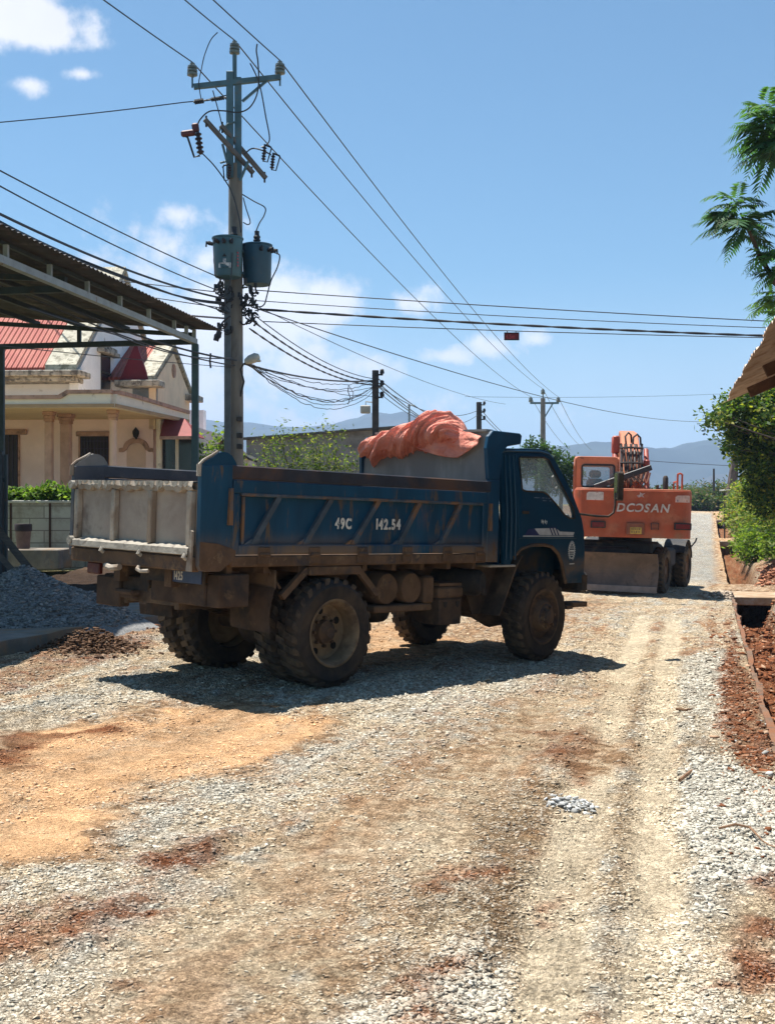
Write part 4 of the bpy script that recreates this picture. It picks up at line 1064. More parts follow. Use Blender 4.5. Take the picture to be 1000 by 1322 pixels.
sw=MB(); cc=Vector((-.45,3.66,1.74)); ring=[cc+Vector((.2*math.cos(t),.075*math.sin(t),.185*math.sin(t))) for t in np.linspace(0,2*PI,25)]; sw.tube(ring,.014,6,cap=False); sw.tube([cc,cc+Vector((0,.22,-.2))],.02,6); sw.build('steering_wheel',black,cab,smooth=True)
sv=MB(); sv.tube([(.86,3.70,2.05),(.87,3.66,2.14),(.85,3.72,2.17),(.86,3.80,2.05),(.86,3.74,2.0),(.86,3.70,2.05)],.014,6); sv.build('grab_handle',lin,cab,smooth=True)
# front: bumper, grille corner, mirror
mb=MB(); mb.cbox(-.97,.97,4.17,4.36,.76,1.02,.04); ob('bumper',mb,black)
mb=MB(); mb.cbox(.80,1.0,4.0,4.30,.60,.66,.01); mb.box(.82,.98,3.9,4.02,.58,.62); ob('cab_step',mb,brown)
mb=MB(); mb.cbox(.70,.955,4.235,4.275,1.08,1.25,.01); ob('headlamp',mb,pale)
mb=MB(); mb.tube([(.93,4.16,1.72),(1.0,4.45,1.70),(1.02,4.66,1.70),(1.03,4.76,1.75),(1.03,4.79,1.84),(1.03,4.79,2.0)],.014,7); arm=ob('mirror_arm',mb,black,smooth=True)
mb=MB(); c0=Vector((1.03,4.80,2.08)); 
rx=Vector((.72,-.69,0)); ry=Vector((.69,.72,0))
# the mirror head, a rounded box facing back toward the driver
def mh(a,b,d): v=c0+rx*a*1.0+Vector((0,0,b))+ry*d; return tuple(v)
outl=[]
for sx,sz,t0 in ((1,1,0),(-1,1,90),(-1,-1,180),(1,-1,270)):
    for k in range(5):
        t=R(t0+22.5*k); outl.append((sx*.065+.035*math.cos(t),sz*.145+.035*math.sin(t)))
mb.plate(outl,.07,mh); mo=mb.build('mirror',black,arm,bevel=.008)
mg=MB(); mg.plate([(a*.82-.004,b*.9) for a,b in outl],.003,lambda a,b,d:mh(a,b,-.004-d)); 
mm,nt,bb=new_mat('mirror_glass'); bb.inputs['Base Color'].default_value=(.75,.78,.8,1); bb.inputs['Metallic'].default_value=1; bb.inputs['Roughness'].default_value=.08
mg.build('mirror_glass',mm,mo)
# ------------------------------------------------------------------ tarpaulin over the headboard
tarp_m,nt,bb=new_mat('tarpaulin_cloth')
tcx=N(nt,'ShaderNodeTexCoord'); cN=noise(nt,tcx.outputs['Object'],5,5,.6)
nt.links.new(mixc(nt,ramp(nt,cN,.3,.7),(.68,.20,.135),(.80,.31,.22)),bb.inputs['Base Color']); bb.inputs['Roughness'].default_value=.7
bp=N(nt,'ShaderNodeBump'); bp.inputs['Distance'].default_value=.035; nt.links.new(noise(nt,tcx.outputs['Object'],14,5,.6,.8),bp.inputs['Height']); nt.links.new(bp.outputs[0],bb.inputs['Normal'])
tarp=empty('tarpaulin',mtx=TM); tag(tarp,'crumpled salmon orange tarpaulin bundled over the headboard of the blue truck','tarpaulin')
def tarp_roll(name,kw,top,bot,dep,twist,seed,nx=280,ny=130,y0=2.33,fold=.05):
    xs=np.linspace(kw[0],kw[-1],nx); tz=np.interp(xs,kw,top); bz=np.interp(xs,kw,bot); dd=np.interp(xs,kw,dep)
    T=np.linspace(0,2*PI,ny,endpoint=False)
    Xg,Tg=np.meshgrid(xs,T,indexing='ij')
    h=((tz-bz)/2)[:,None]; c=((tz+bz)/2)[:,None]
    # broad soft folds running aslant, with creases between them
    aa=Xg*twist+Tg*.55; bb_=Xg*.7-Tg*.75
    wv=fbm(aa*.7,bb_*.6,seed+7,3)*1.5
    f1=1-np.abs(2*vnoise(aa*1.7+wv,bb_*.35+wv*.3,seed)-1); f2=1-np.abs(2*vnoise(aa*3.4+wv*1.3,bb_*.55,seed+3)-1)
    f3=1-np.abs(2*vnoise(aa*7.5+wv*2,bb_*1.0+wv,seed+5)-1)
    fr=fold*(1.1*(f1-.6)+.62*(f2**1.5-.4)+.26*(f3**1.5-.4))
    end=np.sqrt(np.clip(1-((np.arange(nx)/(nx-1)-.5)*2)**8,0,1))[:,None]
    hz=(h+fr)*end; hy=(dd[:,None]+fr)*end
    V=np.stack([Xg,y0+np.cos(Tg)*hy,c+np.sin(Tg)*hz],-1).reshape(-1,3)
    I=np.arange(nx-1)[:,None]*ny+np.arange(ny)[None,:]; J=np.arange(nx-1)[:,None]*ny+((np.arange(ny)+1)%ny)[None,:]
    return np_mesh(name,V,faces_quad=np.stack([I,J,J+ny,I+ny],-1).reshape(-1,4),mat=tarp_m,parent=tarp,smooth=True)
tarp_roll('rolled_cloth',[-.93,-.87,-.77,-.6,-.4,-.2,-.05,.05,.16],[2.38,2.45,2.50,2.57,2.62,2.66,2.69,2.70,2.64],[2.30,2.26,2.26,2.30,2.33,2.36,2.44,2.50,2.56],[.10,.19,.22,.23,.22,.22,.20,.18,.1],3.4,200,fold=.085)
tarp_roll('bunched_cloth',[-.10,-.03,.08,.22,.36,.48,.56,.62],[2.58,2.70,2.75,2.775,2.74,2.68,2.60,2.54],[2.46,2.43,2.42,2.43,2.46,2.46,2.45,2.48],[.08,.18,.24,.25,.24,.20,.14,.05],6,240,fold=.11,y0=2.32)
fv=[];nx,ny=60,40
for i in range(nx):
    for j in range(ny):
        a=i/(nx-1);b=j/(ny-1)
        xx=.02+a*.86
        topz=2.66 if a<.5 else 2.66-(a-.5)*.24
        botz=2.43-.13*math.sin(min(a/.68,1)*PI*.55) if a<.68 else 2.302+(a-.68)/.32*.14
        botz=max(botz,2.29)
        if a>.92: topz=min(topz,2.565)
        zz=topz*(1-b)+botz*b
        fd=.025*math.sin(a*9+b*2)+.03*(float(vnoise(np.array(a*7.0),np.array(b*4.0),300))-.5)+.012*math.sin((a*14-b*9))
        yy=2.30-.15*math.sin(min(b*1.7,1)*PI*.5)*(1-.75*a)+fd*(1-.5*a)
        yy=min(yy,2.315) if zz<2.6 else yy
        fv.append((xx,yy,zz))
fq=[(i*ny+j,i*ny+j+1,(i+1)*ny+j+1,(i+1)*ny+j) for i in range(nx-1) for j in range(ny-1)]
fo=np_mesh('hanging_flap',fv,faces_quad=fq,mat=tarp_m,parent=tarp,smooth=True); fo.modifiers.new('S','SOLIDIFY').thickness=.012
# ------------------------------------------------------------------ wheeled excavator
EY=R(8); EX,EYY=5.23,24.93
ez=g(EX,EYY); en=Vector((.025,0,1)).normalized()
eu=Vector((math.sin(EY),math.cos(EY),0)); eu=(eu-en*eu.dot(en)).normalized(); ew=eu.cross(en)
EM=Matrix(((ew.x,eu.x,en.x,EX),(ew.y,eu.y,en.y,EYY),(ew.z,eu.z,en.z,ez),(0,0,0,1)))
exc=empty('excavator',mtx=EM); tag(exc,'orange wheeled excavator seen from behind with grey dozer blade and open engine hood','excavator')
orange=mat('faded_orange_paint',(.40,.075,.028),.5,.16,2.0,bump=.002,layers=(((.46,.15,.075),1.6,.50,.72),((.26,.07,.035),3.2,.58,.72),((.30,.13,.065),2.2,.42,.7,1.75,1.2)))
orange_l=mat('sun_bleached_orange',(.52,.17,.08),.5,.14,3,layers=(((.62,.40,.28),5,.60,.74),((.25,.10,.06),6,.60,.70)))
exblack=mat('excavator_black',(.022,.022,.024),.7,.3,4,layers=(((.11,.075,.045),2.5,.5,.72),))
hose_m=mat('hydraulic_hose',(.03,.022,.02),.5,.3,8)
blade_m=mat('worn_blade_steel',(.12,.082,.062),.6,.25,1.6,bump=.003,layers=(((.19,.12,.085),2.2,.45,.66),((.06,.04,.03),3.0,.55,.72)))
mudtyre=mat('excavator_tyre',(.03,.024,.02),.9,.25,6,layers=(((.15,.095,.05),2,.38,.66),))
eo=lambda name,mb,m,par=None,**k: mb.build(name,m,par if par is not None else exc,**k)
# counterweight: rounded in plan
mb=MB(); pl=[]
for cx_,cy_,t0 in ((-1.25+.28,.30,180),(1.25-.28,.30,270)):
    for k in range(7):
        t=R(t0+15*k); pl.append((cx_+.28*math.cos(t),cy_+.30*math.sin(t)))
pl+=[(1.25,1.15),(-1.25,1.15)]
pl=[(a,b+.05*(a/1.25)**2) for a,b in pl]
mb.plate(pl,1.02,lambda a,b,d:(a*(1-.012*max(0,.25-d)),b+.10*max(0,.22-d),1.24+d)); cw=eo('counterweight',mb,orange,bevel=.05,seg=2)
mb=MB(); mb.plate([(a*.985,b+.02) for a,b in pl],.03,lambda a,b,d:(a,b,2.262+d)); mb.build('top_plate',orange_l,cw,bevel=.01)
mb=MB(); mb.cbox(-1.18,1.18,1.16,3.3,1.30,1.95,.04); mb.cbox(-.3,1.2,1.16,2.6,1.95,2.26,.05); eo('upper_deck',mb,orange)
lt=text_mesh('lettering','DCCSAN',mat('worn_white_lettering',(.55,.47,.42),.6,.2,8,layers=(((.45,.17,.09),14,.56,.66),)),cw,(-.36,-.004,1.80),(1,0,0),(0,0,1),.25,1.0,.006,shear=.20,depth=.006,flips=(2,))
mb=MB(); mb.cbox(-.14,.24,-.012,.03,1.30,1.56,.01); pf=mb.build('plate_frame',mat('rust_frame',(.23,.075,.04),.7,.25,6),cw)
mb=MB(); mb.cbox(-.06,.18,-.022,-.0125,1.325,1.465,.004); pp_=mb.build('number_plate',mat('faded_yellow_plate',(.52,.33,.07),.6,.25,12),pf)
mb=MB()
for r_,zz in ((5,1.408),(4,1.345)):
    for i in range(r_):
        x0=-.04+.20*i/r_; mb.plate([(x0,zz),(x0+.026,zz),(x0+.026,zz+.042),(x0,zz+.042)],.002,lambda a,b,d:(a,-.0222-d,b),holes=[[(x0+.008,zz+.01),(x0+.018,zz+.01),(x0+.018,zz+.03),(x0+.008,zz+.03)]] if i%2 else [])
mb.build('plate_marks',mat('faded_plate_ink',(.16,.10,.05),.7),pp_)
for x0,x1 in ((-.90,-.58),(.86,1.22)):
    mb=MB(); y0=-.005 if x0<.5 else -.0
    mb.cbox(x0,x1,-.02,.08,1.43,1.58,.01); l_=mb.build('lamp_housing',exblack,cw)
    mb=MB(); mb.cbox(x0+.03,x1-.03,-.030,-.021,1.455,1.555,.004); mb.build('tail_lamp',mat('dark_red_lens',(.16,.012,.012),.3,.2,10),l_)
mb=MB(); mb.plate([(.37,1.42),(.54,1.42),(.54,1.57),(.37,1.57)],.012,lambda a,b,d:(a,-.0-d,b)); vn=mb.build('vent',exblack,cw)
mb=MB()
for i in range(5): mb.cbox(.385,.525,-.022,-.0125,1.43+.027*i,1.445+.027*i,.003)
mb.build('slat',orange,vn)
for (x0,x1,z0,z1,c,nm) in ((.87,1.17,2.02,2.16,(.62,.40,.33),'pale_sticker'),(-1.0,-.64,2.03,2.20,(.62,.50,.45),'white_sticker')):
    MB().plate([(x0,z0),(x1,z0),(x1,z1),(x1-.03,z1+.01),(x0+.04,z1+.005),(x0,z1-.03)],.004,lambda a,b,d:(a,-.003-d+ (0.013 if abs(a)>1.1 else 0)*0,b)).build(nm,mat(nm,c,.6,.15,10,layers=(((.45,.14,.08),14,.58,.66),((.22,.16,.20),9,.60,.68))),cw)
mb=MB(); mb.plate([(.10,2.10),(.16,2.13),(.22,2.10),(.18,2.16),(.24,2.20),(.17,2.19),(.12,2.22),(.13,2.17),(.06,2.15)],.004,lambda a,b,d:(a,-.003-d,b)); mb.build('worn_sticker',mat('worn_sticker',(.50,.36,.33),.6,.3,14),cw)
# cab
mb=MB(); cx0,cx1,cy0,cy1,cz0,cz1=-1.24,-.26,1.20,2.95,1.35,3.02
def rrect(a0,a1,b0,b1,r,n=4):
    out=[]
    for ca,cb,t0 in ((a1-r,b1-r,0),(a0+r,b1-r,90),(a0+r,b0+r,180),(a1-r,b0+r,270)):
        for k in range(n+1):
            t=R(t0+90/n*k); out.append((ca+r*math.cos(t),cb+r*math.sin(t)))
    return out
hole=rrect(cx0+.16,cx1-.10,2.34,2.84,.06)
mb.plate(rrect(cx0,cx1,cz0,cz1,.10),.05,lambda a,b,d:(a,cy0+d,b),holes=[hole])
mb.plate(rrect(cx0+.03,cx1-.03,cz0,cz1-.02,.10),.05,lambda a,b,d:(a,cy1+d,b),holes=[rrect(cx0+.14,cx1-.12,1.8,2.86,.06)])
for x,s in ((cx0,1),(cx1,-1)):
    mb.plate(rrect(cy0,cy1,cz0,cz1,.10),.04,lambda a,b,d:(x+s*d,a,b),holes=[rrect(cy0+.14,cy1-.14,2.05,2.86,.06)])
mb.cbox(cx0+.02,cx1-.02,cy0+.02,cy1-.02,cz1-.08,cz1+.01,.03); mb.box(cx0+.05,cx1-.05,cy0+.06,cy1,1.6,1.66)
ec=eo('cab',mb,orange_l)
cg=glass('excavator_glass',(.30,.38,.42),.35,.06)
mb=MB(); mb.plate(hole,.006,lambda a,b,d:(a,cy0+.02+d,b)); mb.build('rear_window',cg,ec)
mb=MB(); w3=[(a,cy0-.004,b) for a,b in hole]+[(hole[0][0],cy0-.004,hole[0][1])]; mb.tube(w3,.022,6,cap=False); mb.build('window_seal',exblack,ec,smooth=True)
mb=MB(); mb.cbox(-.98,-.55,1.9,2.4,1.66,2.1,.06); mb.cbox(-.96,-.57,1.78,1.95,2.1,2.55,.06); mb.cbox(-.90,-.63,1.8,1.93,2.56,2.74,.05); mb.build('operator_seat',exblack,ec)
# engine hood propped open
mb=MB(); a=Vector((-.80,1.0,2.33)); b=Vector((.44,1.0,2.80))
mb.beam(a+Vector((0,.35,0)),b+Vector((0,.35,0)),.75,.125,up=(-.35,0,1)); hd_=eo('engine_hood',mb,mat('slate_hood',(.022,.03,.036),.5,.25,3,layers=(((.10,.10,.09),5,.58,.70),)),bevel=.012)
mb=MB(); mb.tube([(.02,.75,2.58),(.36,.75,2.27)],.013,6); mb.tube([(.10,.85,2.61),(.46,.85,2.27)],.011,6); mb.build('prop_rod',exblack,hd_)
mb=MB(); mb.tube([(.75,1.0,2.28),(.75,1.0,2.56),(.75,1.02,2.60)],[.06,.06,.045],12); mb.tube([(.66,1.0,2.29),(.58,1.0,2.33),(.58,1.0,2.40)],.035,8); eo('exhaust_stack',mb,exblack,smooth=True)
mb=MB()
for x in (1.02,1.12): mb.tube([(x,1.1,2.28),(x,1.1,2.66)],.022,7)
mb.tube([(1.02,1.1,2.66),(1.07,1.1,2.68),(1.12,1.1,2.66)],.022,7); mb.tube([(1.02,1.1,2.5),(1.02,1.9,2.5),(1.02,1.9,2.28)],.018,7); eo('handrail',mb,orange,smooth=True)
# boom: rises behind the cab, seen from its back
mb=MB()
sec=[((0.10,2.55,1.75),.52,.55),((.10,2.75,2.4),.50,.62),((.10,3.15,3.05),.46,.62),((.10,3.7,3.48),.42,.55),((.10,4.6,3.62),.38,.48),((.10,5.6,3.3),.36,.42)]
vs=[]
for (c,wd_,ht),(dy,dz) in zip(sec,((.15,1),(.4,1),(.7,1),(1,.5),(1,-.1),(1,-.4))):
    l=math.hypot(dy,dz); ny_,nz_=-dz/l,dy/l
    for sa,sb in ((-1,-1),(1,-1),(1,1),(-1,1)):
        vs.append((c[0]+sa*wd_/2,c[1]+ny_*sb*ht/2,c[2]+nz_*sb*ht/2))
fs=[(0,1,2,3),(23,22,21,20)]
for i in range(5):
    for j in range(4): fs.append((i*4+j,i*4+(j+1)%4,i*4+4+(j+1)%4,i*4+4+j))
mb.add(vs,fs); bm_=eo('boom',mb,orange_l,bevel=.02)
mb=MB()
for i,x in enumerate((-.13,-.06,.02,.09,.18,.26,.33)):
    jx=.03*math.sin(i*2.3); y0=2.12+.02*(i%2)
    pts=[(x+jx,y0+.02,1.9),(x-jx,y0+.06,2.3),(x+jx*.8,y0+.22,2.7),(x-jx*.3,y0+.50,3.1),(x+jx,y0+.80,3.42)]
    mb.tube(pts,.024 if i%3 else .032,7)
mb.tube([(-.02,2.8,3.42),(-.04,2.85,3.60),(.03,2.9,3.70),(.10,2.95,3.64),(.12,3.0,3.46)],.024,7)
mb.tube([(.14,2.8,3.42),(.15,2.85,3.58),(.24,2.9,3.66),(.32,2.95,3.58),(.34,3.0,3.40)],.024,7)
for zz,y in ((2.55,2.24),(2.95,2.45),(3.32,2.70)): mb.tube([(-.17,y,zz),(.10,y-.04,zz+.01),(.38,y,zz-.01)],.028,6)
mb.build('hose',hose_m,bm_,smooth=True)
# crossing hoses in a tangle at the foot
mb=MB()
for i in range(14):
    a0=random.uniform(-.15,.36); a1=a0+random.uniform(-.25,.25); z0=2.25+.05*random.random()
    mb.tube([(a0,2.10,z0),((a0+a1)/2+.05,2.02,z0+.22),(a1,2.12,z0+.44)],.022,6)
mb.build('hose_tangle',mat('dusty_hose',(.22,.10,.06),.7,.4,6),bm_,smooth=True)
mb=MB(); mb.tube([(-.25,2.35,2.3),(-.26,2.75,2.95),(-.27,3.2,3.42)],.07,10); mb.tube([(.46,2.4,2.3),(.47,2.75,2.9),(.48,3.2,3.3)],.06,10); mb.cbox(-.34,-.16,2.9,3.3,3.2,3.62,.03); mb.cbox(.40,.54,2.7,3.0,2.86,3.05,.03); mb.build('boom_ram',mat('ram_orange',(.34,.07,.045),.5,.2,4),bm_,smooth=True)
mb=MB(); mb.beam((.10,5.5,3.35),(.10,6.6,1.3),.34,.38,up=(0,1,0)); mb.build('stick',orange,bm_,bevel=.02)
mb=MB(); mb.plate([(6.3,1.4),(6.9,1.2),(7.1,.6),(6.7,.2),(6.1,.35),(6.2,.8)],.9,lambda a,b,d:(-.35+d,a,b)); mb.build('bucket',exblack,bm_)
# undercarriage, slewed 16 degrees against the upper body
UCM=Matrix.Translation((0,2.6,0))@Matrix.Rotation(R(-16),4,'Z')@Matrix.Translation((0,-2.4,0))
eo=lambda name,mb,m,par=None,**k: (lambda o:(setattr(o,'matrix_local',UCM) if par is None else None,o)[1])(mb.build(name,m,par if par is not None else exc,**k))
mb=MB(); mb.lathe([(.62,1.0),(.62,1.26)],c=(0,2.4,0),n=32); eo('slew_ring',mb,exblack)
mb=MB(); mb.cbox(-.55,.55,.3,4.3,.62,1.02,.06); mb.cbox(-1.0,1.0,.62,1.5,.86,1.14,.05); mb.cbox(.55,1.12,1.75,2.8,.55,.98,.05); mb.cbox(-1.12,-.55,1.75,2.8,.55,.98,.05); eo('chassis',mb,exblack)
mb=MB()
for y in (1.05,3.75): mb.tube([(-1.0,y,.52),(1.0,y,.52)],.13,12)
eo('axle',mb,exblack,smooth=True)
def ewheel(s,y):
    mb=MB(); xo=s*1.24
    mb.lathe([(.31,xo),(.30,xo-s*.03),(.24,xo-s*.09),(.12,xo-s*.09),(.10,xo-s*.02),(0,xo-s*.02)],axis='x',n=32,cap=False)
    mb.lathe([(.30,xo-s*.02),(.30,xo-s*.5)],axis='x',n=32,cap=False)
    wh=mb.build('wheel',mat('wheel_centre',(.16,.085,.045),.8,.3,5) if (s>0 and y<2) else bpy.data.materials['wheel_centre'],exc,smooth=True)
    tyre_mesh(xo-s*.24,xo,off=y).build('tyre',[mudtyre,lug_m],wh,smooth=True)
    tyre_mesh(xo-s*.52,xo-s*.28,off=y+.3).build('inner_tyre',[mudtyre,lug_m],wh,smooth=True)
    wh.matrix_local=UCM@Matrix.Translation((0,y,.515))
for y in (1.05,3.75):
    for s in (1,-1): ewheel(s,y)
for s in (1,-1):
    mb=MB(); pts=[]
    for k in range(10):
        t=R(15+15*k); pts.append((3.75+.62*math.cos(t),.55+.60*math.sin(t)))
    vs=[]
    for a,b in pts: vs+=[(s*.74,a,b),(s*1.25,a,b)]
    mb.add(vs,[(i*2,i*2+1,i*2+3,i*2+2) for i in range(9)]); f=eo('fender',mb,exblack,fix=False); f.modifiers.new('S','SOLIDIFY').thickness=.02
    mb=MB(); mb.tube([(s*1.22,4.2,.95),(s*1.34,4.25,1.12),(s*1.36,4.26,1.2)],.02,6); eo('marker_stalk',mb,exblack)
# dozer blade
mb=MB(); vs=[]; n=12
for i in range(n+1):
    t=i/n; zz=.12+.78*t; yy=-.02+.16*math.sin(t*PI)**1.0
    for x in (-1.23,1.23): vs.append((x,yy,zz))
for i in range(n+1):
    t=i/n; zz=.12+.78*t; yy=.03+.16*math.sin(t*PI)
    for x in (-1.23,1.23): vs.append((x,yy,zz))
m_=2*(n+1); fs=[]
for i in range(n):
    fs+=[(2*i,2*i+1,2*i+3,2*i+2),(m_+2*i+2,m_+2*i+3,m_+2*i+1,m_+2*i),(2*i,2*i+2,m_+2*i+2,m_+2*i),(2*i+1,m_+2*i+1,m_+2*i+3,2*i+3)]
fs+=[(0,m_,m_+1,1),(2*n,2*n+1,m_+2*n+1,m_+2*n)]
mb.add(vs,fs); bl=eo('dozer_blade',mb,blade_m)
mb=MB(); mb.cbox(-1.24,1.24,-.04,-.005,.06,.20,.006); mb.build('cutting_edge',mat('scraped_edge',(.22,.18,.17),.5,.2,4,metal=.3),bl)
mb=MB(); mb.plate([(-1.22,.20),(-1.0,.20),(-1.12,.36),(-1.22,.38)],.004,lambda a,b,d:(a,.01-d-.012,b)); 
mb=MB()
for s in (-1,1): mb.beam((s*.5,.24,.5),(s*.5,.95,.65),.14,.16)
mb.build('blade_arm',exblack,bl)
# ------------------------------------------------------------------ roadside canopy (steel frame, corrugated roof)
steel=mat('galvanised_steel',(.30,.34,.36),.55,.15,4,metal=.25,layers=(((.20,.12,.07),6,.60,.72),))
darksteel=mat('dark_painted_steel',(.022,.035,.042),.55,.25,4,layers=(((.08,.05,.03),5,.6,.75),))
greensteel=mat('teal_grey_post',(.045,.085,.095),.5,.2,4)
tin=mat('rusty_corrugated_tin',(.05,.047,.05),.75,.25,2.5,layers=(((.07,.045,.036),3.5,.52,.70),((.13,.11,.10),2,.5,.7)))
CA=Vector((at(252,657,22.6).x,22.6,0)); cdir=R(10.0)
cA=Vector((-math.sin(cdir),-math.cos(cdir),0)); cB=Vector((-math.cos(cdir),math.sin(cdir),0))   # along the eave toward us, and away from the road
can=empty('canopy',(CA.x,CA.y,g(CA.x,CA.y))); tag(can,'open steel canopy with rusty corrugated roof and trussed eave beside the road','canopy')
gz0=g(CA.x,CA.y)
def cp(s,b,z): v=CA+cA*s+cB*b; return Vector((v.x-CA.x,v.y-CA.y,z-gz0))   # world z -> local
ZL=at(252,441,22.6).z; ZR=at(270,422,22.6).z
LEN=16.0; DEP=5.6; RISE=.085
co_=lambda n,mb,m,par=None,**k: mb.build(n,m,par or can,**k)
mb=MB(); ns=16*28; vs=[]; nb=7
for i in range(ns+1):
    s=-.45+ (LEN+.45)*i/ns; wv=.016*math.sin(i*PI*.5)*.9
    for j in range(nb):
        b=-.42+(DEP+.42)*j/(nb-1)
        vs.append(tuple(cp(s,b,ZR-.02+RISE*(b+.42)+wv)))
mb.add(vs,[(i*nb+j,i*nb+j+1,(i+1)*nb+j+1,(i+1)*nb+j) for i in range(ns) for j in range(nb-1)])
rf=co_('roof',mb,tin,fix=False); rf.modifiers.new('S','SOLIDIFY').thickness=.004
# eave truss
mb=MB(); mb.beam(cp(0,0,ZL),cp(LEN,0,ZL),.10,.10); co_('eave_chord',mb,steel); mb=MB(); mb.beam(cp(-.1,.05,ZR-.035),cp(LEN,.05,ZR-.035),.05,.05); co_('eave_purlin',mb,darksteel)
k=0
for i,s in enumerate([0.06,.5,1.15]+[1.15+1.25*(j+1) for j in range(11)]):
    mb=MB(); mb.beam(cp(s,0,ZL+.051),cp(s,0,ZR-.06),.065,.05,up=(cA.x,cA.y,0)); co_('eave_strut',mb,steel)
# far and middle frames
for s,deep in ((.0,1),(5.5,0),(11,0)):
    mb=MB(); mb.beam(cp(s,.06,ZL),cp(s,DEP,ZL),.10,.10); mb.beam(cp(s,.06,ZR-.18+.03),cp(s,DEP,ZR-.18+RISE*DEP),.09,.08)
    for b in (2.4,4.9): mb.beam(cp(s,b,ZL+.05),cp(s,b,ZR-.2+RISE*b),.09,.07,up=(1,0,0))
    if s<1: co_('end_truss',mb,darksteel)
    else:
        for z0 in (): pass
        co_('cross_truss',mb,darksteel)
mb=MB()
for b in np.arange(.5,DEP,.95): mb.beam(cp(-.2,b,ZR-.10+RISE*b),cp(LEN,b,ZR-.10+RISE*b),.06,.08)
co_('purlin',mb,darksteel)
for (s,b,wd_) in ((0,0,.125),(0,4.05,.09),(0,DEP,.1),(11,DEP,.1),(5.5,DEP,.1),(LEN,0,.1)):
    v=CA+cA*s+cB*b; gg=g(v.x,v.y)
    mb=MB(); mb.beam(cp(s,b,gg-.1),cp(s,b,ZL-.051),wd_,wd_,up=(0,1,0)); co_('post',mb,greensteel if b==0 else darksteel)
# ------------------------------------------------------------------ dark post and leaning timbers at the left edge
mb=MB(); o_=at(3,700,17.0); mb.cbox(-.16,.02,-.08,.08,0,2.45,.01); mb.cbox(.035,.075,-.03,.03,0,2.4,.005); mb.box(.02,.035,-.02,.02,.5,.56); mb.box(.02,.035,-.02,.02,2.0,2.06)
gpz=g(o_.x,o_.y); t=mb.build('gate_post',darksteel); t.location=(o_.x,o_.y,gpz); tag(t,'dark steel gate post with a slimmer upright at the far left under the canopy','gate post')
wood=mat('weathered_timber',(.075,.06,.05),.9,.3,5,stretch=(1,1,6))
a0=at(-12,672,15.9); b0=at(44,742,15.3)
mb=MB(); mb.beam(a0,b0,.10,.04,up=(0,-1,.4)); t=mb.build('plank',wood); tag(t,'upper of two dark timber planks sloping down behind the gravel heap','plank')
a0=at(-14,702,15.7); b0=at(26,748,15.2)
mb=MB(); mb.beam(a0,b0,.08,.04,up=(0,-1,.4)); t=mb.build('plank',wood); tag(t,'lower shorter timber plank leaning beneath the other at the left edge','plank')
# ------------------------------------------------------------------ block planter wall, plants, bucket
blk,nt,bb=new_mat('grey_block_wall')
tb=N(nt,'ShaderNodeTexCoord'); mpb=N(nt,'ShaderNodeMapping'); mpb.inputs['Rotation'].default_value=(R(90),0,0); nt.links.new(tb.outputs['Object'],mpb.inputs['Vector'])
br=N(nt,'ShaderNodeTexBrick'); nt.links.new(mpb.outputs['Vector'],br.inputs['Vector']); br.inputs['Scale'].default_value=1.0; br.inputs['Brick Width'].default_value=.9; br.inputs['Row Height'].default_value=.27; br.inputs['Mortar Size'].default_value=.012; br.offset=0.35
br.inputs['Color1'].default_value=(.46,.45,.38,1); br.inputs['Color2'].default_value=(.36,.34,.28,1); br.inputs['Mortar'].default_value=(.16,.14,.12,1)
nt.links.new(mixc(nt,ramp(nt,noise(nt,tb.outputs['Object'],1.8,6,.7),.42,.68),br.outputs['Color'],(.20,.17,.13)),bb.inputs['Base Color']); bb.inputs['Roughness'].default_value=.35; 
WY=25.5
wl=at(4,710,WY); wr=at(101,710,WY); zt_=at(50,646,WY).z; zb=min(g(wl.x,WY),at(50,711,WY).z)
pw=empty('planter_wall',(wl.x,WY,zb)); tag(pw,'low grey block planter wall in front of the peach house','wall')
L=wr.x-wl.x+1.4; H_=zt_-zb
mb=MB(); mb.box(0,L,0,.9,-.3,H_-.06); mb.build('block_face',blk,pw)
mb=MB(); mb.cbox(-.03,L,-.05,.95,H_-.058,H_,.01); mb.build('coping',mat('pale_coping',(.48,.47,.42),.8,.15,3),pw)
for x in (.17,1.03,1.9):
    mb=MB(); mb.box(x-.022,x+.022,-.02,-.001,-.1,H_-.06); mb.build('rusty_strip',mat('rusty_strip',(.06,.03,.02),.8,.3,6),pw)
mb=MB(); mb.box(.0,L,-.03,-.001,-.12,-.04); mb.build('rusty_strip',bpy.data.materials['rusty_strip'],pw)
# bucket
bx=at(30,708,24.6); bz=at(30,708,24.6).z
bk=empty('bucket',(bx.x,24.6,bz)); tag(bk,'brown plastic bucket standing before the grey planter wall','bucket')
mb=MB(); mb.lathe([(.0,0),(.13,0),(.165,.40),(.168,.42),(.155,.42),(.12,.02),(0,.02)],n=24,cap=False); mb.build('body',mat('mud_brown_bucket',(.16,.10,.085),.7,.2,6),bk,smooth=True)
mb=MB(); mb.lathe([(.166,.36),(.182,.37),(.182,.50),(.172,.52),(.0,.52)],n=24,cap=False); mb.build('lid',mat('dark_lid',(.035,.02,.02),.6,.2,6),bk,smooth=True)
mb=MB(); mb.cbox(-.35,.9,-.5,.5,-.42,-.005,.02); mb.build('stand',conc_m,bk)
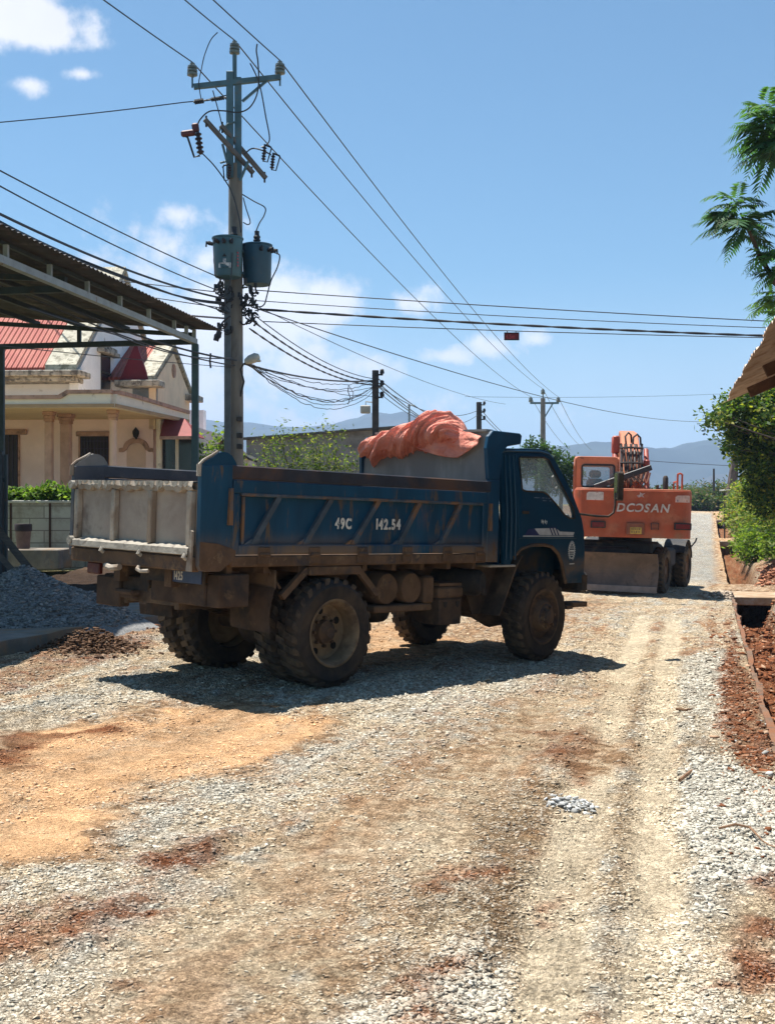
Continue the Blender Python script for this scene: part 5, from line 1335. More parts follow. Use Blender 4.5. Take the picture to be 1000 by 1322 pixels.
# ------------------------------------------------------------------ house
def sun_side(): pass
peach=mat('peach_render',(.89,.67,.63),.85,.07,1.2,bump=.001,layers=(((.83,.61,.58),.9,.45,.7),))
cream=mat('cream_render',(.82,.72,.60),.85,.06,1.5,layers=(((.42,.34,.28),3,.60,.75),))
whitew=mat('whitewash',(.82,.82,.84),.85,.06,1.4,layers=(((.45,.42,.40),2.2,.58,.74),))
trimc=mat('brown_moulding',(.46,.27,.20),.85,.15,4,layers=(((.20,.12,.09),5,.5,.7),))
stone=mat('brown_pilaster',(.50,.32,.25),.85,.15,3)
lich=mat('lichened_barge_stone',(.43,.40,.32),.9,.15,4,bump=.004,layers=(((.22,.20,.15),5,.46,.60),((.14,.13,.11),9,.56,.66)))
grimy=mat('grimy_concrete_eave',(.36,.33,.28),.9,.2,4,layers=(((.10,.09,.08),5,.45,.62),))
rtile,nt,bb=new_mat('red_tin_roof')
tr_=N(nt,'ShaderNodeTexCoord'); wv=N(nt,'ShaderNodeTexWave'); wv.inputs['Scale'].default_value=2.1; wv.bands_direction='X'; wv.inputs['Distortion'].default_value=0; nt.links.new(tr_.outputs['Object'],wv.inputs['Vector'])
bp=N(nt,'ShaderNodeBump'); bp.inputs['Distance'].default_value=.06; nt.links.new(wv.outputs['Fac'],bp.inputs['Height']); nt.links.new(bp.outputs[0],bb.inputs['Normal'])
nt.links.new(mixc(nt,ramp(nt,noise(nt,tr_.outputs['Object'],1.5,6,.65),.35,.7),(.34,.055,.032),(.40,.105,.065)),bb.inputs['Base Color']); bb.inputs['Roughness'].default_value=.6
maroon=mat('shaded_red_tin',(.115,.006,.016),.6,.12,3)
darkwin=mat('dark_window',(.012,.014,.022),.2,.3,3,spec=.7)
doorw=mat('dark_brown_door',(.022,.010,.010),.45,.3,6)
HY=R(4.0); hA=Vector((math.sin(HY),math.cos(HY),0)); hB=Vector((math.cos(HY),-math.sin(HY),0))
HO=at(143,657,30.0); HO.z=.75
house=empty('house',(HO.x,HO.y,HO.z),-HY); tag(house,'peach two storey house with red gabled roofs and pale stone barge edges behind the canopy','house')
def hl(px,py,y):
    """local (x, z) of the house at depth y seen at the pixel"""
    d=Vector(((px-500)/FPX,1,-(py-HOR)/FPX)); C0=Vector((0,0,CAM_H))-HO
    t=(y-C0.dot(hA))/d.dot(hA); P=C0+d*t; return P.dot(hB),P.z
ho=lambda n,mb,m,par=None,**k: mb.build(n,m,par or house,**k)
ZS=hl(143,524,0)[1]               # soffit height
XR=hl(207,600,5.2)[0]             # right end of the niche wall
ZTOP=ZS+.0
# ground floor walls
mb=MB(); mb.box(-14,XR,4.4,5.0,-.6,ZS+.02); w0=ho('wall',mb,peach)
xe=hl(239,600,5.2)[0]
mb=MB(); mb.box(XR+.003,xe,4.6,12,-.6,hl(225,545,4.6)[1]); ho('wall',mb,peach)
mb=MB(); xs_=hl(207,600,4.4)[0]; mb.cbox(xs_-.10,xs_+.04,4.30,4.398,-.6,ZS,.01); ho('corner_trim',mb,cream)
# porch roof
mb=MB()
def fascia(prof,x0,x1,y0,y1): pass
mb.box(-14,.0,0,4.4,ZS,ZS+.06); mb.add([(0.001,0,ZS),(.6,5.3,ZS),(.0,5.3,ZS),(0.001,0,ZS+.06),(.6,5.3,ZS+.06),(0,5.3,ZS+.06)],[(0,1,2),(5,4,3),(0,3,4,1),(1,4,5,2),(2,5,3,0)]); sf=ho('porch_ceiling',mb,mat('ochre_soffit',(.80,.60,.38),.85,.08,1.5))
par=MB(); zt=hl(143,505,0)[1]; zl=hl(70,512,0)[1]
x85=hl(91,505,0)[0]; x78=hl(80,511,0)[0]
par.plate([(-14,ZS-.04),(.02,ZS-.04),(.02,zt-.07),(x85,zt-.07),(x78,zl-.07),(-14,zl-.07)],.14,lambda a,b,d:(a,-.10+d,b))
# side parapet steps down away from us
sd=[(0.04,ZS-.04),(5.3,ZS-.04),(5.3,ZS+.22),(1.7,ZS+.30),(1.2,zt-.07),(.04,zt-.07)]
par.plate(sd,.14,lambda a,b,d:(.02+.6*a/5.3-d*.98+.12,a,b)); pa=ho('parapet',par,cream)
cpg=MB()
cpg.plate([(-14,zl-.068),(x78,zl-.068),(x85,zt-.068),(.06,zt-.068),(.06,zt+.03),(x85-.05,zt+.03),(x78-.05,zl+.03),(-14,zl+.03)],.24,lambda a,b,d:(a,-.15+d,b))
cpg.plate([(.1,zt-.068),(1.2,zt-.068),(1.7,ZS+.302),(5.3,ZS+.222),(5.3,ZS+.32),(1.75,ZS+.40),(1.25,zt+.03),(.1,zt+.03)],.22,lambda a,b,d:(.02+.6*a/5.3-d*.98+.17,a,b)); cpg.build('coping',trimc,pa)
ln=MB(); ln.box(-14,.12,-.13,-.101,ZS-.04,ZS+.05); ln.add([(.142,-.1,ZS-.04),(.17,-.1,ZS-.04),(.77,5.3,ZS-.04),(.742,5.3,ZS-.04),(.142,-.1,ZS+.05),(.17,-.1,ZS+.05),(.77,5.3,ZS+.05),(.742,5.3,ZS+.05)],[(3,2,1,0),(4,5,6,7),(0,1,5,4),(1,2,6,5),(2,3,7,6),(3,0,4,7)]); ln.build('moulding',mat('ochre_band',(.42,.27,.15),.85,.1,3),pa)
# columns
def column(px,y,wpx,name,m,square):
    x=hl(px,600,y)[0]; hw=wpx/2/FPX*(30+y); c=MB()
    if square: c.cbox(x-hw,x+hw,y-hw,y+hw,-.6,ZS-.28,.02)
    else: c.lathe([(hw,-.6),(hw,ZS-.28)],c=(x,y,0),n=20)
    o=ho(name,c,m,smooth=not square)
    k=MB(); k.cbox(x-hw*1.5,x+hw*1.5,y-hw*1.5,y+hw*1.5,ZS-.10,ZS-.002,.015); k.cbox(x-hw*1.3,x+hw*1.3,y-hw*1.3,y+hw*1.3,ZS-.20,ZS-.101,.02); k.cbox(x-hw*1.12,x+hw*1.12,y-hw*1.12,y+hw*1.12,ZS-.28,ZS-.201,.01); k.build('capital',trimc if square else stone,o)
column(63.5,1.6,9.5,'column',stone,True); column(85.5,2.4,12.5,'column',stone,True); column(146,1.2,9,'column',mat('pinkish_column',(.68,.48,.38),.85,.08,2),False)
# doors and window at the back of the porch
def opening(x0,x1,y,z0,z1,m,name,par=w0,fr=.05,frm=None,d=.03):
    f=MB(); f.plate([(x0-fr,z0),(x1+fr,z0),(x1+fr,z1+fr),(x0-fr,z1+fr)],.08,lambda a,b,dd:(a,y-.05+dd,b),holes=[[(x0,z0+.001),(x1,z0+.001),(x1,z1),(x0,z1)]]); o=f.build(name,frm or cream,par)
    gmb=MB(); gmb.box(x0,x1,y-.02,y-.004,z0,z1); gmb.build('pane',m,o); return o
xa,z1=hl(104,563,4.4); xb,_=hl(141,563,4.4)
dr=opening(xa,xb,4.4,-.6,z1,doorw,'door',frm=trimc)
gl=MB()
for i in range(9):
    x=xa+.05+(xb-xa-.1)*i/8; gl.tube([(x,4.36,-.5),(x,4.36,z1-.05)],.012,5)
for i in range(4): zz=z1-.15-i*.22; gl.tube([(xa+.03,4.355,zz),(xb-.03,4.355,zz)],.01,5)
gl.build('grille',mat('purple_iron',(.045,.03,.06),.4,.2,8),dr)
x0,z2=hl(100,557,4.3); x1,_=hl(142,557,4.3); mb=MB(); mb.cbox(x0-.05,x1+.05,4.28,4.398,z2-.14,z2,.02); mb.build('lintel',trimc,w0)
xa,z1=hl(10,559,4.4); xb,_=hl(24,559,4.4); xa-=.4
d2=opening(xa,xb,4.4,-.6,z1,doorw,'door',frm=trimc)
gl=MB()
for i in range(6):
    x=xa+.06+(xb-xa-.1)*i/5; gl.tube([(x,4.36,-.5),(x,4.36,z1-.05)],.014,5)
gl.build('grille',bpy.data.materials['purple_iron'],d2)
x1,z2=hl(34,554,4.3); mb=MB(); mb.cbox(xa-.3,x1,4.28,4.398,z2-.16,z2,.02); mb.build('lintel',trimc,w0)
# arched niche with lamp
mb=MB(); cx_,cz_=hl(176,581,4.4); xr_=hl(193,581,4.4)[0]-cx_
a1=[];a2=[]
for k in range(17):
    t=PI*k/16; a1.append((cx_+xr_*1.0*math.cos(t),cz_-.02+.38*math.sin(t)**.9 if 0<k<16 else cz_-.02)); a2.append((cx_+xr_*.72*math.cos(t),cz_-.05+.26*math.sin(t)**.9 if 0<k<16 else cz_-.05))
mb.plate([(cx_+xr_*1.28,cz_-.06)]+[(cx_+xr_*1.28,cz_+.05),(cx_+xr_*1.05,cz_+.07)]+a1[1:-1]+[(cx_-xr_*1.05,cz_+.07),(cx_-xr_*1.28,cz_+.05),(cx_-xr_*1.28,cz_-.06),(cx_-xr_*1.0,cz_-.06)]+list(reversed(a2))[1:-1]+[(cx_+xr_*1.0,cz_-.06)],.07,lambda a,b,d:(a,4.399-d,b)); nh=mb.build('niche_moulding',trimc,w0)
mb=MB(); mb.plate([(cx_-xr_*.72,-.5),(cx_+xr_*.72,-.5)]+[(a,b-.01) for a,b in a2],.012,lambda a,b,d:(a,4.399-d,b)); mb.build('niche_panel',mat('peach_niche',(.68,.47,.37),.85,.06,2),w0)
lx,lz=hl(176,560,4.3); mb=MB(); mb.lathe([(0,-.14),(.07,-.1),(.10,.0),(.10,.08),(.05,.14),(0,.2)],c=(lx,4.25,lz),n=12,cap=False); mb.box(lx-.02,lx+.02,4.25,4.398,lz-.16,lz-.12); mb.build('wall_lamp',exblack,w0)
# bay window with red awning
xa,z1=hl(210,567,4.6); xb,_=hl(227,567,4.6); xc,_=hl(231,567,4.6); xd,_=hl(250,567,4.6); z0=-.3
bay=opening(xa,xb,4.59,z0,z1,darkwin,'window',house); opening(xc,xd,4.59,z0,z1,darkwin,'window',house)
x0,z0=hl(205,563,3.4); x1,_=hl(252,563,3.4); x2,z2=hl(212,540,4.58); x3,_=hl(238,540,4.58); 
mb=MB(); mb.add([(x0,3.5,z0),(x1,3.5,z0),(x3,4.57,z2),(x2,4.57,z2),(x0,4.57,z0),(x1,4.57,z0)],[(0,1,2,3),(0,3,4),(1,5,2)]); aw=ho('awning',mb,mat('dusty_red_awning',(.22,.038,.032),.7,.15,3),fix=False); aw.modifiers.new('S','SOLIDIFY').thickness=.03
mb=MB(); mb.box(x0,x1,3.47,3.499,z0-.09,z0+.005); mb.build('valance',trimc,aw)
# upper storey
XU=hl(98,560,2.2)[0]      # big gable wall plane
Y0,Y1=1.6,10.0
ze=hl(95,480,Y0)[1]
zr=hl(145,352,6)[1]
xw=hl(160,470,5.8)[0]
YM=(Y0+Y1)/2
gw=MB(); gw.plate([(Y0,ZS+.06),(Y1,ZS+.06),(Y1,ze),(YM,zr-.25),(Y0,ze)],.25,lambda a,b,d:(xw-.25+d,a,b)); g1=ho('gable_wall',gw,whitew)
mb=MB(); mb.box(-14,xw-.26,Y0+.3,Y0+.55,ZS+.06,ze); ho('upper_wall',mb,whitew)
# roof planes (ridge runs left-right)
def slopes(x0,x1,y0,ym,y1,ze_,zr_,name,m,t=.08):
    o=[]
    for ya,yb in ((y0,ym),(y1,ym)):
        mb=MB(); mb.add([(x0,ya,ze_),(x1,ya,ze_),(x1,yb,zr_),(x0,yb,zr_),(x0,ya,ze_+t),(x1,ya,ze_+t),(x1,yb,zr_+t),(x0,yb,zr_+t)],[(3,2,1,0),(4,5,6,7),(0,1,5,4),(1,2,6,5),(2,3,7,6),(3,0,4,7)]); o.append(ho(name,mb,m))
    return o
slopes(-14,xw-.80,Y0-.25,YM,Y1+.25,ze+.02,zr-.02,'roof',rtile)
def barge(x0,x1,y0,ym,y1,ze_,zr_,t=.16):
    mb=MB()
    for ya,yb in ((y0,ym),(y1,ym)):
        mb.add([(x0,ya,ze_),(x1,ya,ze_),(x1,yb,zr_),(x0,yb,zr_),(x0,ya,ze_+t),(x1,ya,ze_+t),(x1,yb,zr_+t),(x0,yb,zr_+t)],[(3,2,1,0),(4,5,6,7),(0,1,5,4),(1,2,6,5),(2,3,7,6),(3,0,4,7)])
    ho('barge_stone',mb,lich)
barge(xw-.80,xw+.06,Y0-.35,YM,Y1+.35,ze+.0,zr-.02)
xl=hl(112,485,Y0-.5)[0]
mb=MB(); mb.cbox(-14,xw+.25,Y0-.6,Y0+.30,ze-.17,ze-.01,.02); mb.cbox(-14,xw+.05,Y0-.45,Y0+.29,ze-.30,ze-.172,.02); ho('eave_slab',mb,grimy)
# narrow window in the gable wall, facing the road
mb=MB(); 
def gy_of(px,py):   # depth on the gable plane x=xw
    lo,hi=0.,14.
    for _ in range(40):
        m=(lo+hi)/2
        if hl(px,py,m)[0]<xw: hi=m
        else: lo=m
    return m
ya=2.9; yb=3.9
ya=gy_of(130,480); yb=gy_of(141.5,480)
if abs(ya-yb)<.2: ya,yb=3,4
ya,yb=sorted((ya,yb)); z0=hl(135,503,ya)[1]; z1=hl(135,456,ya)[1]
mb.box(xw+.001,xw+.03,ya,yb,z0,z1); ww=mb.build('window',darkwin,g1)
mb=MB(); mb.cbox(xw+.001,xw+.22,ya-.35,yb+.35,z1+.0,z1+.13,.02); mb.cbox(xw+.001,xw+.16,ya-.28,yb+.28,z1+.131,z1+.25,.02); mb.build('hood_moulding',grimy,g1)
mb=MB(); mb.box(xw+.03,xw+.06,ya+.02,yb-.02,(z0+z1)/2-.03,(z0+z1)/2+.03); mb.build('window_bar',exblack,ww)
# second, smaller gable to the right
x2=hl(211,495,4.2)[0]; xg=hl(213,495,4.4)[0]+.1
ya2,yb2=4.4,8.6; ym2=(ya2+yb2)/2
ze2=hl(200,492,ya2)[1]; zr2=hl(220,447,ym2)[1]
xg=hl(224,470,ym2)[0]
gw=MB(); gw.plate([(ya2,ZS-.3),(yb2,ZS-.3),(yb2,ze2),(ym2,zr2-.2),(ya2,ze2)],.2,lambda a,b,d:(xg-.2+d,a,b)); g2_=ho('gable_wall',gw,mat('peach_gable',(.80,.60,.42),.85,.08,2))
mb=MB(); mb.box(xw+.01,xg-.21,ya2+.15,ya2+.35,ZS+.25,ze2); ho('upper_wall',mb,whitew)
slopes(xw+.01,xg-.50,ya2-.2,ym2,yb2+.2,ze2+.02,zr2-.02,'roof',rtile)
barge(xg-.50,xg+.05,ya2-.3,ym2,yb2+.3,ze2,zr2-.02,.13)
mb=MB(); mb.cbox(hl(149,497,ya2-.4)[0],xg+.25,ya2-.5,ya2+.14,ze2-.20,ze2-.01,.02); ho('eave_slab',mb,grimy)
mb=MB(); mb.cbox(xg-.3,xg+.35,yb2-.6,yb2+.5,ze2-.22,ze2-.02,.02); ho('eave_slab',mb,grimy)
mb=MB(); mb.lathe([(.0,.0),(.16,.0),(.22,.03),(.22,.0)],c=(xg,ym2,ze2+.55),axis='x',n=20,cap=False); mb.build('round_ornament',trimc,g2_)
# triangular red roof front turned from the sun, its shade painted in as maroon
tx0,tz0=hl(153,494,ya2-.3); tx1,_=hl(193,494,ya2-.3); tx2,tz2=hl(176,441,ya2-.3)
mb=MB(); mb.plate([(tx0,tz0),(tx1,tz0),(tx2,tz2)],.12,lambda a,b,d:(a,ya2-.32+d,b)); ho('shaded_gablet',mb,maroon)
mb=MB(); xs0=hl(170,510,ya2)[0]; mb.box(xs0,hl(193,510,ya2)[0],ya2+.10,ya2+.149,ZS+.27,ze2-.21); mb.box(hl(195,510,ya2)[0],hl(202,510,ya2)[0],ya2+.10,ya2+.149,ZS+.27,ze2-.21); ho('eave_shade_panel',mb,mat('blue_grey_wall_shade',(.16,.19,.22),.6,.15,5))  # blue-grey panels paint the shade on the wall below the eave slab
# back wall so the house is a volume
mb=MB(); mb.box(-14,xg-.22,11.6,12,-.6,ze-.2); ho('back_wall',mb,whitew)
# ------------------------------------------------------------------ grey outbuilding behind the shrub
gb=at(318,600,42.0); gr=at(520,600,42.0)
og=empty('outbuilding',(gb.x,42,g(gb.x,42))); tag(og,'long grey rendered outbuilding with flat top behind the leafy shrub','outbuilding')
gzz=g(gb.x,42)
mb=MB(); zl_=at(318,568,42).z-gzz; zr_=at(475,555,42).z-gzz; Lg=gr.x-gb.x
mb.plate([(0,0),(Lg,0),(Lg,zr_+.08),(0,zl_)],4,lambda a,b,d:(a,d,b)); mb.build('wall',mat('grey_render',(.30,.285,.27),.9,.12,1.0,layers=(((.20,.18,.165),1.4,.48,.68),)),og)
mb=MB(); mb.beam((-.1,-.06,zl_+.04),(Lg+.1,-.06,zr_+.12),.5,.07); mb.build('coping',mat('dark_coping',(.12,.11,.10),.9,.2,3),og)
# small tiled shed end left of it
sh=at(311,600,40.0); os_=empty('small_shed',(sh.x,40,g(sh.x,40))); tag(os_,'sliver of a small shed with a rusty sloping roof just right of the concrete pole','shed')
zz=at(311,565,40).z-g(sh.x,40)
mb=MB(); mb.box(-.6,.3,0,2,0,zz-.6); mb.build('wall',cream,os_)
mb=MB(); mb.beam((-.7,1,zz),(.32,1,zz-.75),2.4,.06,up=(.6,0,.8)); mb.build('roof',bpy.data.materials['rusty_corrugated_tin'],os_)
# ------------------------------------------------------------------ utility poles
conc_pole=mat('pole_concrete',(.19,.172,.15),.85,.15,5,layers=(((.12,.105,.095),3,.5,.7),),stretch=(1,1,.25))
polest=mat('pole_blue_steel',(.075,.14,.175),.55,.2,4,metal=.2,layers=(((.16,.14,.12),4,.58,.72),))
porc=mat('grey_porcelain',(.12,.14,.135),.25,.15,6,spec=.6)
darkp=mat('dark_concrete_pole',(.055,.05,.05),.9,.25,4)
cable_m=mat('black_cable',(.018,.018,.022),.55,.2,3)
wire_m=mat('bare_conductor',(.035,.038,.045),.5,.2,3)
PX,PY_=at(304,657,24.0).x,24.0
pole=empty('utility_pole',(PX,PY_,g(PX,PY_))); tag(pole,'tall concrete electricity pole behind the truck carrying two transformers and steel crossarms','utility pole')
gz1=g(PX,PY_)
def ml(px,py,dy=0.0):   # pixel -> local point of the main pole, dy metres behind its axis
    v=at(px,py,PY_+dy); return Vector((v.x-PX,dy,v.z-gz1))
ZT=ml(304,100).z
mb=MB(); mb.lathe([(.175,0),(.14,ZT-1.8)],n=22,cap=True); po_=mb.build('shaft',conc_pole,pole,smooth=True)
mb=MB()
zt2=ml(304,96).z; zb2=ml(304,262).z
mb.cbox(-.165,-.02,-.19,-.10,ml(304,232).z,zt2,.008); mb.cbox(-.005,.135,-.13,-.04,ml(304,232).z,zt2-.1,.008); mb.build('pole_extension',polest,pole)
zb3=ml(304,610).z
mb=MB(); mb.cbox(-.205,-.07,-.22,-.165,-.0+2.2,ml(304,330).z,.008); mb.build('cable_duct',mat('duct_grey_blue',(.10,.12,.14),.6,.2,4),pole)
mb=MB()
for py in (545,566,580): z=ml(304,py).z; mb.cbox(.05,.16,-.19,-.12,z,z+.10,.006)
mb.build('dark_band',darkp,pole)
def insulator(mb,x,y,z,s=1.0):
    mb.lathe([(.015*s,-.04*s),(.06*s,0),(.105*s,.01*s),(.11*s,.05*s),(.08*s,.075*s),(.105*s,.085*s),(.105*s,.12*s),(.08*s,.145*s),(.10*s,.155*s),(.095*s,.20*s),(.05*s,.23*s),(.05*s,.26*s),(0,.27*s)],c=(x,y,z),n=18,cap=False)
# crossarm
aL=ml(250,112,-.25); aR=ml(363,102,.1)
mb=MB(); mb.beam((aL.x,-.24,aL.z),(aR.x,.0,aR.z),.10,.10); ca_=mb.build('crossarm',polest,pole)
mb=MB(); b0=ml(314,133); mb.beam((b0.x,-.10,b0.z),((aR.x-.25),-.02,aR.z-.05),.06,.05); mb.build('brace',polest,ca_)
tops={}
for nm,(px,py) in dict(L=(251,105),R=(361.5,97)).items():
    v=ml(px,py); y=-.24 if nm=='L' else 0; mb=MB(); insulator(mb,v.x,y,v.z+.02); mb.build('insulator',porc,ca_,smooth=True); tops[nm]=Vector((v.x+PX,PY_+y,v.z+gz1+.30))
    mb=MB(); mb.tube([(v.x,y,v.z-.22),(v.x,y,v.z+.02)],.02,6); mb.build('pin',polest,ca_)
v=ml(304,74); mb=MB(); mb.tube([(v.x,-.12,zt2-.2),(v.x,-.12,v.z+.02)],.045,8); tp=mb.build('top_pin',polest,pole)
mb=MB(); insulator(mb,v.x,-.12,v.z+.02); mb.build('insulator',porc,tp,smooth=True); tops['T']=Vector((v.x+PX,PY_-.12,v.z+gz1+.30))
# lower slanting arms with fuse cut-outs
arm_=mat('grey_brown_arm',(.10,.095,.095),.7,.2,4)
for (p0,p1,nm) in (((271,168),(327,224),-.32),((288,168),(341,224),.05)):
    a=ml(*p0);b=ml(*p1); mb=MB(); mb.beam((a.x,nm-.35,a.z),(b.x,nm+.30,b.z),.08,.075); o=mb.build('slanting_arm',arm_,pole)
    mb=MB()
    for t in (.03,.97): 
        q=a.lerp(b,t); mb.tube([(q.x,nm-.35+.65*t,q.z+.10),(q.x,nm-.35+.65*t,q.z-.12)],.022,6)
    mb.build('bolt',exblack,o)
mb=MB()
for (p0,p1) in (((289,190),(298,225)),((322,212),(311,236))): a=ml(*p0);b=ml(*p1); mb.beam((a.x,-.2,a.z),(b.x,-.15,b.z),.05,.04)
for (pts) in (((276,165),(276,172),(285,174),(287,168)),((292,168),(296,164),(305,162)),((301,216),(294,212),(286,214))): mb.tube([Vector((ml(*q).x,-.2,ml(*q).z)) for q in pts],.022,6)
mb.build('bracket',polest,pole)
def fuse(px,py,tilt,lab,red=False,flip=1,sc=1.0):
    v=ml(px,py,-.3); o=empty('fuse_cutout',(v.x+PX,PY_-.3,v.z+gz1)); o.scale=(sc,sc,sc); o.rotation_euler=(0,R(tilt),0); tag(o,lab,'fuse cutout','fuse cutouts on the concrete pole')
    mb=MB(); pr=[(.03,-.26)]
    for i in range(5): pr+=[(.04,-.24+.09*i),(.075,-.22+.09*i),(.075,-.20+.09*i),(.04,-.18+.09*i)]
    pr+=[(.03,.24)]; mb.lathe(pr,n=12); mb.build('insulator_body',mat('brown_black_porcelain',(.03,.018,.02),.35,.2,6) if not bpy.data.materials.get('brown_black_porcelain') else bpy.data.materials['brown_black_porcelain'],o,smooth=True)
    mb=MB(); mb.tube([(-.03,0,.26),(-.20*flip,0,.20),(-.24*flip,0,.12)],.03,7); mb.tube([(-.22*flip,0,.14),(-.14*flip,0,-.30),(-.02,0,-.28)],.022,7); mb.build('fuse_tube',cable_m,o,smooth=True)
    if red:
        mb=MB(); mb.cbox(-.10,.04,-.06,.06,.20,.38,.03); mb.cbox(-.34,-.05,-.06,.06,.14,.26,.03); mb.build('red_cover',mat('faded_red_cover',(.10,.028,.028),.6,.2,6),o)
    return o
fuse(257,183,-8,'fuse cutout with faded red cover hanging left of the pole',True)
fuse(341,197,6,'upper of the two dark fuse cutouts on the right of the slanting arms',flip=-1,sc=.62)
fuse(352,208,6,'lower outermost dark fuse cutout right of the slanting arms',flip=-1,sc=.62)
fuse(296,222,5,'small dark fuse cutout half hidden against the left side of the pole',sc=.6)
# transformers
tfm=mat('transformer_teal',(.045,.115,.150),.45,.12,3,layers=(((.10,.10,.09),4,.60,.74),))
tfm2=mat('transformer_blue',(.022,.075,.125),.45,.12,3,layers=(((.08,.09,.09),4,.60,.74),))
def transformer(cx_,top,bot,rt,rb,y,m,lab):
    a=ml(cx_,top,y);b=ml(cx_,bot,y); h=a.z-b.z
    o=empty('transformer',(a.x+PX,PY_+y,b.z+gz1)); tag(o,lab,'transformer')
    mb=MB(); mb.lathe([(rb*.92,0),(rb,.03),(rt,h*.93),(rt*1.05,h*.94),(rt*1.05,h*.975),(rt*.95,h*.985),(rt*.6,h),(0,h+.01)],n=32,cap=False); mb.lathe([(0,0),(rb*.92,0)],n=32,cap=False); bd=mb.build('tank',m,o,smooth=True)
    return o,h,bd
o1,h1,b1=transformer(294,306,358,.305,.27,-.46,tfm,'left pale teal pole transformer with a white notice strip and red mark')
o2,h2,b2=transformer(332,315,368,.305,.285,.10,tfm2,'right dark blue pole transformer with a tall bushing on its lid')
def radial(r0,ang,z,w_,h__,t,rr=0.0):
    c,s=math.cos(ang),math.sin(ang)
    return lambda a,b,d:((r0+d)*math.cos(ang+a/r0),(r0+d)*math.sin(ang+a/r0),z+b)
mb=MB(); mb.plate([(a,0) for a in np.linspace(-.13,.13,9)]+[(a,.10) for a in np.linspace(.13,-.13,9)],.004,radial(.287,R(-95),.14,0,0,0)); mb.build('notice_strip',mat('white_notice',(.55,.55,.55),.6,.1,8,layers=(((.25,.25,.28),22,.52,.6),)),b1)
mb=MB(); mb.plate([(a,0) for a in np.linspace(-.03,.03,5)]+[(a,.08) for a in np.linspace(.03,-.03,5)],.004,radial(.290,R(-95),.24,0,0,0)); mb.build('notice_picture',bpy.data.materials['white_notice'],b1)
mb=MB()
for i in range(5): mb.plate([(-.02,.0),(.02,.0),(.02,.035),(-.02,.035)],.004,radial(.298,R(-40),.18+.065*i,0,0,0))
mb.build('red_mark',mat('red_mark',(.35,.06,.09),.6,.15,12),b1)
mb=MB(); mb.plate([(-.045,.36),(.045,.36),(0,.43)],.004,radial(.296,R(-95),.0,0,0,0)); mb.build('warning_mark',exblack,b1)
for (par_,hh,angs,rt) in ((b1,h1,(-120,-95,-70,-165),.305),(b2,h2,(-70,-35,-10),.305)):
    for an in angs:
        mb=MB(); c,s=math.cos(R(an)),math.sin(R(an)); z=hh*.80
        mb.tube([(c*rt*.97,s*rt*.97,z),(c*(rt+.07),s*(rt+.07),z+.02),(c*(rt+.12),s*(rt+.12),z+.03)],[.035,.045,.02],8); mb.tube([(c*(rt+.12),s*(rt+.12),z+.05),(c*(rt+.13),s*(rt+.13),z-.06)],.018,6); mb.build('bushing',cable_m,par_,smooth=True)
mb=MB(); pr=[(.05,0),(.075,.03),(.06,.06),(.08,.09),(.06,.12),(.075,.16),(.05,.2),(.05,.28),(0,.29)]; mb.lathe(pr,c=(0,-.05,h2*.97),n=14,cap=False); mb.build('top_bushing',cable_m,b2,smooth=True)
mb=MB(); pr=[(.06,0),(.08,.03),(.06,.06),(.08,.09),(.06,.12),(.06,.24),(0,.25)]; mb.lathe(pr,c=(.12,.05,h1*.97),n=14,cap=False); mb.build('top_bushing',cable_m,b1,smooth=True)
mb=MB(); mb.beam((.12,.1,h1*.75),(.26,.44,h1*.75),.08,.05); mb.beam((.12,.1,h1*.2),(.26,.44,h1*.2),.08,.05); mb.build('mounting_lug',polest,b1)
mb=MB(); mb.beam((-.25,-.05,h2*.75),(-.5,-.1,h2*.75),.08,.05); mb.beam((-.25,-.05,h2*.2),(-.5,-.1,h2*.2),.08,.05); mb.build('mounting_lug',polest,b2)
# street lamp
v=ml(322,464,-.2); o=empty('street_lamp',(v.x+PX,PY_-.2,v.z+gz1)); tag(o,'small white cobra head street lamp on a bent arm low on the concrete pole','street lamp')
mb=MB(); mb.tube([(-.20,.1,-.75),(-.12,.05,-.45),(-.18,0,-.20),(-.12,-.02,-.10),(.0,-.05,-.02)],.02,8); mb.build('arm',cable_m,o,smooth=True)
mb=MB(); mb.lathe([(0,0),(.05,.02),(.095,.12),(.10,.26),(.05,.33),(0,.34)],n=14,cap=False); hd2=mb.build('lamp_head',mat('lamp_grey_white',(.46,.45,.42),.5,.15,6),o,smooth=True); hd2.rotation_euler=(0,R(68),0); hd2.location=(-.10,-.05,-.06)
mb=MB(); mb.cbox(.10,.24,-.12,.02,-.055,-.005,.02); mb.build('lamp_lens',mat('lamp_lens',(.5,.5,.46),.2,.1,5),o)
# ------------------------------------------------------------------ further poles
def lvpole(px,top,Y,wpx,lab,extra=0):
    v=at(px,top,Y); gz_=g(v.x,Y); h=v.z-gz_; o=empty('utility_pole',(v.x,Y,gz_)); tag(o,lab,'utility pole')
    w_=wpx/FPX*Y/2; mb=MB(); mb.cbox(-w_,w_,-w_*.8,w_*.8,-.2,h,.015); mb.build('shaft',darkp,o)
    for k in range(3):
        mb=MB(); mb.beam((0,-w_*1.2,h-.15-.35*k),(w_*2.3,-w_*1.2,h-.15-.35*k),.05,.05); mb.lathe([(.03,0),(.07,.02),(.07,.08),(.05,.1),(.07,.12),(.03,.16)],c=(w_*2.0,-w_*1.2,h-.13-.35*k),n=10); mb.build('bracket',cable_m,o)
    if extra:
        mb=MB(); mb.cbox(-w_-.36,-w_-.05,-.25,-.05,h-1.35,h-1.1,.03); mb.tube([(-w_,-.1,h-1.0),(-w_-.2,-.1,h-.98),(-w_-.2,-.1,h-1.1)],.02,6); mb.build('meter_box',mat('pale_box',(.40,.38,.34),.7,.1,5),o)
    return o
